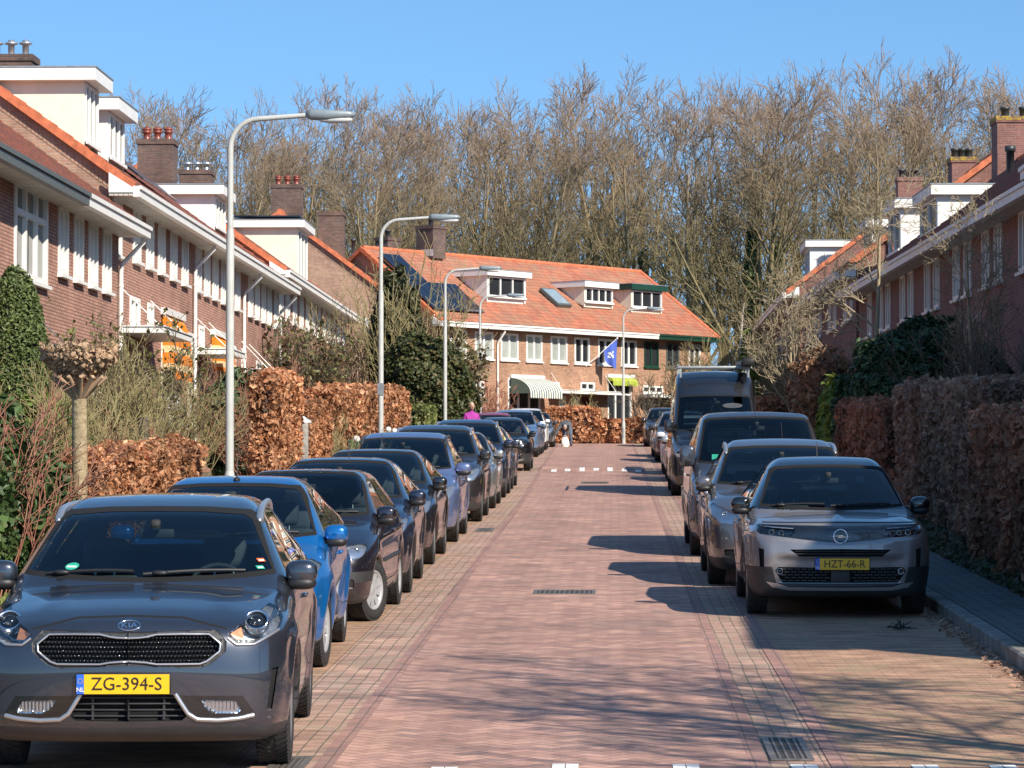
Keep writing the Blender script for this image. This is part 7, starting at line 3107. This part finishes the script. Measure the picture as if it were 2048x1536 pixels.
garden_tree(6.25, 77.0, 8.0, 'bare tree with pale lichen on its branches before the shaded gable on the right', 2.6, 2.1, .10, 81, up=.04, ang=1.0, prim=13, dens=1.0)
garden_tree(6.9, 60.0, 5.6, 'bare budding tree close to the right edge', 1.9, 1.5, .075, 82, up=.10, ang=.75, prim=13, minr=.005, dens=1.0)
garden_tree(5.05, 86.5, 4.8, 'low bare tree with a dense twiggy crown behind the tall black van', 1.5, 1.9, .08, 83, up=.11, ang=.75, prim=14, minr=.008)
twiggy(6.6, 55.0, 3.6, 1.8, 'dark bare shrub in the shade before the right hand houses', 'bark_dark', 26, 86, levels=2)
twiggy(7.2, 50.0, 3.4, 1.8, 'dark bare shrub at the right edge above the beech hedge', 'bark_dark', 26, 87, levels=2)
hedge(5.2, 6.6, 112.0, 116.0, 1.9, 'orange brown low hedge seen behind the roof of the tall black van', BEECH, 160, .11, 88, gaps=.1)
bush(6.1, 140.5, [(0, 0, 2.4, .42, .42, 2.6)], 'slim yellow green conifer right of the far row of houses', YELLOWG, dens=300, size=.13, seed=89, name='conifer', cat='tree', base=G(140), elong=2.4)
garden_tree(5.6, 150.0, 8.0, 'birch with a pale trunk right of the far row of houses', 3.4, 1.8, .15, 90, 'birch', 'birch_tree', .011, base=G(150), prim=7, crown_mat='bark_wood', dens=.7)
for i, (x, y, h, s, lb) in enumerate(((4.2, 143.0, 4.6, 2.6, 'bare bush at the right end of the far row of houses'), (6.6, 145.0, 5.6, 3.0, 'tall bare bush behind the slim yellow green conifer'), (8.2, 120.0, 4.8, 2.8, 'bare bush beside the last dormer house on the right'), (9.5, 150.0, 6.5, 3.4, 'large bare bush left of the shaded gable on the right'))):
    twiggy(x, y, h, s, lb, 'bark_twig' if i % 2 else 'bark_wood', 44, 91 + i, levels=2, minr=.012, r0=.03)
# trees beyond the right edge of the view whose branches throw shadows on the street
garden_tree(7.5, 13.4, 9.2, 'bare street tree beside the viewer just out of view on the right', 3.2, 3.6, .19, 96, up=.03, ang=.95, prim=15, minr=.010)
# ivy and ground cover along the foot of the right hedges
rg = np.random.default_rng(21)
n = 5200
gy_ = 26 + 26 * rg.random(n)
gx_ = 4.12 + .38 * rg.random(n) ** .7
gp = np.stack([gx_, gy_, SLOPE * gy_ + .14 + .22 * rg.random(n) * np.clip((gx_ - 4.1) / .3, 0, 1)], 1)
o = mesh_obj('ground_cover', leaf_mesh('ground_cover', gp, np.tile([-.6, -.4, .8], (n, 1)), .07, palette(rg, n, [(.05, .08, .03), (.08, .10, .05), (.10, .07, .04)]), rg, M['leaf'], 1.3, .6))
o['kind'] = 'stuff'
# dead leaves gathered against the kerb
n = 1600
gy_ = 19 + 40 * rg.random(n)
gx_ = XKR - .02 - np.abs(rg.normal(0, .09, n))
gp = np.stack([gx_, gy_, SLOPE * gy_ + .012], 1)
o = mesh_obj('leaf_litter', leaf_mesh('leaf_litter', gp, np.tile([0, 0, 1.0], (n, 1)), .045, palette(rg, n, BEECH_GREY), rg, M['leaf_dry'], 1.4, .35))
o['kind'] = 'stuff'
# ---------------------------------------------------------------- lamp posts
def lamp(px, y, side, label):
    x = X(px, y)
    zb = G(y) + (.13 if y < 138 else 0)
    root = empty('street_lamp', (x, y, zb), 0, label, 'street lamp', 'street lamps along the street')
    H_ = 6.0 + G(y) - zb
    mb = MB()
    mb.tube([(0, 0, 0), (0, 0, .9), (0, 0, 1.0)], [.082, .082, .06], 14)
    mb.tube([(0, 0, .99), (0, 0, 4.25), (0, 0, 4.33)], [.058, .056, .045], 14)
    pts = [(0, 0, 4.32), (0, 0, H_ - .42)]
    for a in np.linspace(0, math.pi / 2, 8)[1:]:
        pts.append((side * .40 * (1 - math.cos(a)), 0, H_ - .42 + .40 * math.sin(a)))
    pts.append((side * 1.10, 0, H_ + .03))
    mb.tube(pts, [.043, .042] + [.037] * 7 + [.033], 12)
    mb.build('post', M['lamp_grey'], root)
    mb = MB()
    mb.box(-.035, .035, -.088, -.080, .25, .72)
    mb.build('access_door', M['grey_metal'], root)
    hb = MB()
    s = side
    sec = [(1.05, .05, .055, .045), (1.12, .085, .075, .075), (1.35, .10, .065, .085), (1.62, .085, .05, .06), (1.72, .05, .03, .03)]
    n = 12
    vs_ = []
    for (xx, w, up, dn) in sec:
        for k in range(n):
            a = 2 * math.pi * k / n
            c, si = math.cos(a), math.sin(a)
            vs_.append((s * xx, w * math.copysign(abs(c) ** .7, c), H_ + .035 + (up if si > 0 else dn) * math.copysign(abs(si) ** .7, si)))
    fs_ = [(i * n + k, i * n + (k + 1) % n, (i + 1) * n + (k + 1) % n, (i + 1) * n + k) for i in range(len(sec) - 1) for k in range(n)]
    fs_ += [tuple(range(n)), tuple(range((len(sec) - 1) * n, len(sec) * n))]
    hb.add(vs_, fs_, 0, True)
    ho = hb.build('lamp_head', plain('lamp_head_grey', (.25, .30, .32), .45, .2), root) if 'lamp_head_grey' not in bpy.data.materials else hb.build('lamp_head', bpy.data.materials['lamp_head_grey'], root)
    gb = MB()
    gb.ellip((s * 1.45, 0, H_ - .035), (.24, .07, .05), .8, 14, 8)
    gb.build('glass_bowl', M['bowl'], ho)
    if y < 80 and y > 50:
        sb = MB()
        sb.box(-.07, .07, -.075, -.07, 2.05, 2.3)
        sb.build('number_tag', plain('tag_grey', (.2, .22, .24), .5), root)
    return root


M['bowl'] = plain('lamp_bowl', (.55, .57, .55), .2, coat=.5)
lamp(457, 42.4, 1, 'grey street lamp nearest to the viewer beside the straw coloured shrub')
lamp(761, 67.0, 1, 'grey street lamp standing before the long beech hedge')
lamp(890, 94.0, 1, 'grey street lamp beside the big round evergreen shrub')
lamp(960, 119.5, 1, 'grey street lamp right before the corner of the far row')
lamp(1247, 138.2, 1, 'grey street lamp standing at the hedge that closes the street end')

# ---------------------------------------------------------------- small things
def knob_fence(px0, px1, y0, y1, n, label):
    x0, x1 = X(px0, y0), X(px1, y1)
    root = empty('railing', ((x0 + x1) / 2, (y0 + y1) / 2, G((y0 + y1) / 2) + .12), 0, label, 'railing', 'dark green railings on the left')
    cx, cy = (x0 + x1) / 2, (y0 + y1) / 2
    for i in range(n):
        f = i / (n - 1)
        x, y = x0 + (x1 - x0) * f - cx, y0 + (y1 - y0) * f - cy
        mb = MB()
        mb.tube([(x, y, -.1), (x, y, 1.02)], .05, 10)
        p = mb.build('post', M['green_dark'], root)
        kb = MB()
        kb.ellip((x, y, 1.07), (.075, .075, .075), 1, 12, 8)
        kb.build('white_knob', M['white'], p, fix=False)
    mb = MB()
    for z in (.25, .8):
        mb.tube([(x0 - cx, y0 - cy, z), (x1 - cx, y1 - cy, z)], .025, 6)
    m = int(math.hypot(x1 - x0, y1 - y0) / .12)
    for i in range(m):
        f = (i + .5) / m
        x, y = x0 + (x1 - x0) * f - cx, y0 + (y1 - y0) * f - cy
        mb.tube([(x, y, .2), (x, y, .9)], .012, 5)
    mb.build('bars', M['green_dark'], root)


knob_fence(712, 740, 66.0, 69.0, 3, 'short dark green railing with white knobs beside the green bin')
knob_fence(776, 832, 74.5, 84.5, 6, 'longer dark green railing with white knobs beyond the second lamp post')
knob_fence(872, 884, 96.0, 98.0, 3, 'dark green railing with white knobs before the covered scooter')


def bin_(px, y, label, mat):
    x = X(px, y)
    root = empty('wheelie_bin', (x, y, G(y) + .12), .2, label, 'bin')
    mb = MB()
    v = [(-.23, -.25, .06), (.23, -.25, .06), (.23, .25, .06), (-.23, .25, .06), (-.29, -.34, .98), (.29, -.34, .98), (.29, .30, .98), (-.29, .30, .98)]
    mb.add(v, [(3, 2, 1, 0), (0, 1, 5, 4), (1, 2, 6, 5), (2, 3, 7, 6), (3, 0, 4, 7), (4, 5, 6, 7)])
    mb.box(-.31, .31, -.36, .32, .94, .985)
    mb.build('body', M[mat], root)
    lb = MB()
    lb.rbox(-.31, .31, -.38, .34, .99, 1.06, .03)
    lb.build('lid', M[mat], root)
    for s in (-1, 1):
        w = MB()
        w.lathe([(0, -.025), (.1, -.025), (.1, .025), (0, .025)], 14, Matrix.Translation((s * .24, .28, .10)) @ Matrix.Rotation(math.pi / 2, 4, 'Y'))
        w.build('wheel', M['black'], root)


M['bin_green'] = plain('green_bin_plastic', (.03, .13, .05), .45)
M['bin_grey'] = plain('grey_bin_plastic', (.13, .14, .15), .5)
bin_(722, 68.5, 'green wheelie bin behind the short railing with white knobs', 'bin_green')
bin_(790, 80.0, 'grey wheelie bin behind the longer railing with white knobs', 'bin_grey')

# scooter under a grey cover
sc_ = empty('covered_scooter', (X(905, 99.5), 99.5, G(99.5) + .12), 0, 'scooter under a pale grey cover beside the third lamp post', 'scooter cover')
rg = np.random.default_rng(4)
mb = MB()
nu_, nv_ = 28, 12
vs_ = []
for j in range(nv_ + 1):
    t_ = j / nv_
    for i in range(nu_):
        a = 2 * math.pi * i / nu_
        w = (1 - t_ ** 2.4) ** .5 if t_ < 1 else 0
        z = 1.25 * t_ * (1 - .18 * math.cos(a - .3)) if t_ > .2 else 1.25 * t_
        f = 1 + .06 * math.sin(a * 7 + t_ * 3) * (1 - t_)
        vs_.append((.55 * w * math.cos(a) * f, .9 * w * math.sin(a) * f, z))
mb.add(vs_, [(j * nu_ + i, j * nu_ + (i + 1) % nu_, (j + 1) * nu_ + (i + 1) % nu_, (j + 1) * nu_ + i) for j in range(nv_) for i in range(nu_)], 0, True)
mb.build('cover', plain('grey_cover_cloth', (.34, .37, .38), .6, var=.2, scale=4), sc_)
for s in (-.6, .6):
    w = MB()
    w.lathe([(.08, -.05), (.2, -.06), (.22, 0), (.2, .06), (.08, .05)], 16, Matrix.Translation((0, s, .10)) @ Matrix.Rotation(math.pi / 2, 4, 'Y'))
    w.build('wheel', M['tyre'], sc_)

# grey gate post and sawn stump posts
gp_ = empty('gate_post', (X(605, 56.4), 56.4, G(56.4) + .12), 0, 'weathered grey wooden gate post between the two copper hedges', 'post')
mb = MB()
mb.rbox(-.09, .09, -.09, .09, -.1, 1.55, .012)
mb.build('post', plain('weathered_wood', (.30, .28, .25), .85, var=.3, scale=10), gp_)
cp = MB()
cp.lathe([(.15, 0), (.15, .03), (.02, .12), (0, .12)], 4, Matrix.Translation((0, 0, 1.55)))
cp.build('cap', M['lead'], gp_)
st_ = empty('cut_stump', (X(283, 42.0), 42.0, G(42) + .12), 0, 'sawn off brown stem standing among the shrubs on the left', 'stump')
mb = MB()
mb.tube([(0, 0, -.1), (.02, 0, .9), (-.01, .02, 1.75)], [.085, .075, .07], 10)
mb.build('stem', M['bark_dark'], st_)
mb = MB()
mb.tube([(.16, .05, -.1), (.2, .05, 1.45)], [.05, .045], 8)
mb.build('side_stem', M['bark_dark'], st_)

# twigs lying on the parking bay
tw = empty('fallen_twigs', (X(1783, 28.9), 28.9, G(28.9)), 0, 'small heap of black twigs lying on the empty parking bay at the right', 'twigs')
rg = np.random.default_rng(14)
S_ = Segs()
for k in range(16):
    a = rg.random() * 6.28
    Q, rr, _ = grow(rg, (rg.normal(0, .07), rg.normal(0, .12), .02), (math.cos(a), math.sin(a), .25), .12 + .1 * rg.random(), .007, .003, 4, .25, -.12)
    Q = [np.array([q[0], q[1], max(q[2], .008)]) for q in Q]
    S_.chain(Q, rr)
mesh_obj('twigs', S_.mesh('twigs', M['ink'], 4), tw)

# bird box on the low bare tree
bb = empty('bird_feeder', (X(1600, 86.2), 86.2, Z(748, 86.2)), 0, 'white bird feeder roof on the low bare tree', 'bird feeder')
mb = MB()
mb.box(-.18, .18, -.12, .12, .0, .03)
mb.box(-.02, .02, -.02, .02, -.22, .0)
mb.build('roof', M['white'], bb)

# ---------------------------------------------------------------- people
def body_mesh(name, joints, bones, mat, parent, sub=2):
    """one continuous skin grown round a skeleton. joints: name -> (pos, radius)"""
    names = list(joints)
    me = bpy.data.meshes.new(name)
    me.from_pydata([joints[k][0] for k in names], [(names.index(a), names.index(b)) for a, b in bones], [])
    o = bpy.data.objects.new(name, me)
    COL.objects.link(o)
    md = o.modifiers.new('Skin', 'SKIN')
    md.use_smooth_shade = True
    for i, k in enumerate(names):
        r_ = joints[k][1]
        me.skin_vertices[0].data[i].radius = (r_, r_) if not hasattr(r_, '__len__') else r_
        me.skin_vertices[0].data[i].use_root = (i == 0)
    s = o.modifiers.new('Subsurf', 'SUBSURF')
    s.levels = s.render_levels = sub
    dg = bpy.context.evaluated_depsgraph_get()
    m2 = bpy.data.meshes.new_from_object(o.evaluated_get(dg))
    m2.materials.clear()
    m2.materials.append(mat)
    bpy.data.objects.remove(o)
    m2.name = name
    for p in m2.polygons:
        p.use_smooth = True
    return mesh_obj(name, m2, parent)


M['skin'] = plain('skin', (.52, .30, .22), .5, var=.06)
M['jacket'] = plain('dark_grey_jacket', (.085, .09, .10), .8, var=.25, scale=9)
M['jeans'] = plain('blue_grey_jeans', (.10, .13, .18), .85, var=.2, scale=9)
M['purple'] = plain('purple_coat', (.34, .03, .27), .8, var=.12)
M['hair_grey'] = plain('grey_hair', (.36, .33, .30), .7, var=.2, scale=30)
M['hair_pale'] = plain('pale_hair', (.50, .38, .26), .7, var=.2, scale=30)


def head(parent, c, tilt, hair, face=-1):
    T_ = Matrix.Translation(c) @ Matrix.Rotation(tilt, 4, 'X')
    mb = MB()
    mb.ellip((0, 0, 0), (.075, .095, .115), 1, 16, 12)
    mb.ellip((0, -.015, -.06), (.058, .07, .06), 1, 12, 8)
    mb.ellip((0, -.10, -.015), (.014, .02, .025), 1, 8, 6)
    for s in (-1, 1):
        mb.ellip((s * .078, .01, -.01), (.014, .022, .033), 1, 8, 6)
    mb.v = [tuple(T_ @ Vector(p)) for p in mb.v]
    h = mb.build('head', M['skin'], parent, fix=False)
    eb = MB()
    for s in (-1, 1):
        eb.ellip((s * .030, -.088, .012), (.011, .008, .007), 1, 8, 6)
    eb.ellip((0, -.088, -.068), (.024, .008, .005), 1, 8, 6)
    eb.v = [tuple(T_ @ Vector(p)) for p in eb.v]
    eb.build('face_features', M['bark_dark'], h, fix=False)
    hb = MB()
    hb.ellip((0, .022, .025), (.082, .092, .108), 1, 16, 10)
    hb.v = [tuple(T_ @ Vector(p)) for p in hb.v]
    hb.build('hair', M[hair], h, fix=False)


def hand(parent, p, d, side, curl=.5):
    """palm with five short bent fingers; p wrist, d pointing down the arm"""
    d = Vector(d).normalized()
    a = d.cross(Vector((0, 1, 0))).normalized()
    b = d.cross(a)
    mb = MB()
    p = Vector(p)
    mb.tube([p, p + d * .045, p + d * .085], [.024, .036, .034], 8)
    for k, (o, l) in enumerate(((-.027, .06), (-.009, .072), (.009, .068), (.027, .052))):
        q = p + d * .082 + a * o
        mb.tube([q, q + d * l * .45 + b * .006, q + d * l * .8 + b * .03 * curl, q + d * l * .9 + b * .06 * curl], [.0095, .009, .008, .006], 6)
    q = p + d * .03 + a * .03 * side
    mb.tube([q, q + d * .03 + a * .03 * side + b * .01, q + d * .06 + a * .035 * side + b * .025], [.012, .010, .008], 6)
    mb.build('hand', M['skin'], parent, fix=False)


# man bending over beside the white car
pm = empty('person', (X(1133, 130.5), 130.5, G(130.5)), R(-8), 'man in a dark jacket bending down at the left kerb with a white bag', 'person', rx=0)
J = {'pelvis': ((0, .26, .89), .155), 'waist': ((0, .12, .97), .19), 'chest': ((0, -.12, .91), .215), 'neck': ((0, -.29, .88), .07), 'headb': ((0, -.36, .83), .06),
     'sl': ((-.20, -.17, .94), .09), 'el': ((-.34, -.25, .68), .066), 'wl': ((-.43, -.33, .46), .045),
     'sr': ((.18, -.18, .93), .09), 'er': ((.17, -.27, .66), .066), 'wr': ((.07, -.33, .46), .045),
     'hl': ((-.11, .27, .84), .115), 'kl': ((-.13, .16, .46), .078), 'al': ((-.13, .20, .09), .052), 'tl': ((-.14, .06, .04), .045),
     'hr': ((.11, .27, .84), .115), 'kr': ((.16, .17, .46), .078), 'ar': ((.17, .21, .09), .052), 'tr': ((.19, .07, .04), .045)}
B_ = [('pelvis', 'waist'), ('waist', 'chest'), ('chest', 'neck'), ('neck', 'headb'), ('chest', 'sl'), ('sl', 'el'), ('el', 'wl'), ('chest', 'sr'), ('sr', 'er'), ('er', 'wr'),
      ('pelvis', 'hl'), ('hl', 'kl'), ('kl', 'al'), ('al', 'tl'), ('pelvis', 'hr'), ('hr', 'kr'), ('kr', 'ar'), ('ar', 'tr')]
bo = body_mesh('body', J, B_, M['jacket'], pm)
# trousers and shoes: same skin, coloured by height as clothing
bo.data.materials.append(M['jeans'])
bo.data.materials.append(M['black'])
for p in bo.data.polygons:
    if p.center.z < .12:
        p.material_index = 2
    elif p.center.z < .86 and p.center.y > .02:
        p.material_index = 1
head(pm, (0, -.42, .80), R(62), 'hair_grey')
hand(pm, (-.43, -.33, .45), (-.3, -.2, -.9), 1)
hand(pm, (.07, -.33, .45), (-.2, -.1, -.95), -1, .9)
bg_ = empty('carrier_bag', (X(1130, 130.15), 130.15, G(130.15) - .02), 0, 'white bag held by the bending man just above the pavers', 'bag')
mb = MB()
nu_ = 14
vs_ = []
for j, (z, w, dp) in enumerate(((.02, .13, .07), (.05, .17, .10), (.2, .17, .11), (.34, .14, .07), (.42, .09, .025))):
    for i in range(nu_):
        a = 2 * math.pi * i / nu_
        vs_.append((w * math.cos(a) * (1 + .07 * math.sin(3 * a + j)), dp * math.sin(a), z))
mb.add(vs_, [(j * nu_ + i, j * nu_ + (i + 1) % nu_, (j + 1) * nu_ + (i + 1) % nu_, (j + 1) * nu_ + i) for j in range(4) for i in range(nu_)] + [tuple(range(nu_))], 0, True)
mb.build('bag', M['white'], bg_, fix=False)
mb = MB()
mb.tube([(-.06, 0, .41), (-.03, 0, .50), (.03, 0, .50), (.06, 0, .41)], .008, 6)
mb.build('handle', M['white'], bg_, fix=False)

# person in purple behind the red car
pp = empty('person', (X(943, 95.5), 95.5, G(95.5) + .13), R(20), 'person in a purple coat standing on the left pavement near the red car', 'person')
J = {'pelvis': ((0, 0, .95), .15), 'waist': ((0, .0, 1.10), .145), 'chest': ((0, .02, 1.34), .16), 'neck': ((0, .0, 1.52), .065), 'headb': ((0, -.02, 1.58), .055),
     'sl': ((-.19, .02, 1.42), .08), 'el': ((-.25, .02, 1.13), .058), 'wl': ((-.24, -.12, .90), .042),
     'sr': ((.19, .02, 1.42), .08), 'er': ((.25, .02, 1.13), .058), 'wr': ((.22, -.14, .92), .042),
     'hl': ((-.10, 0, .88), .115), 'kl': ((-.11, -.01, .48), .075), 'al': ((-.11, .02, .09), .05), 'tl': ((-.12, -.12, .04), .042),
     'hr': ((.10, 0, .88), .115), 'kr': ((.11, -.01, .48), .075), 'ar': ((.11, .02, .09), .05), 'tr': ((.12, -.12, .04), .042)}
bo = body_mesh('body', J, B_, M['purple'], pp)
bo.data.materials.append(M['jeans'])
bo.data.materials.append(M['black'])
for p in bo.data.polygons:
    if p.center.z < .12:
        p.material_index = 2
    elif p.center.z < .80 and abs(p.center.x) < .2:
        p.material_index = 1
head(pp, (0, -.03, 1.70), 0, 'hair_pale')
hand(pp, (-.24, -.12, .89), (0, -.3, -.9), 1)
hand(pp, (.22, -.14, .91), (0, -.3, -.9), -1)
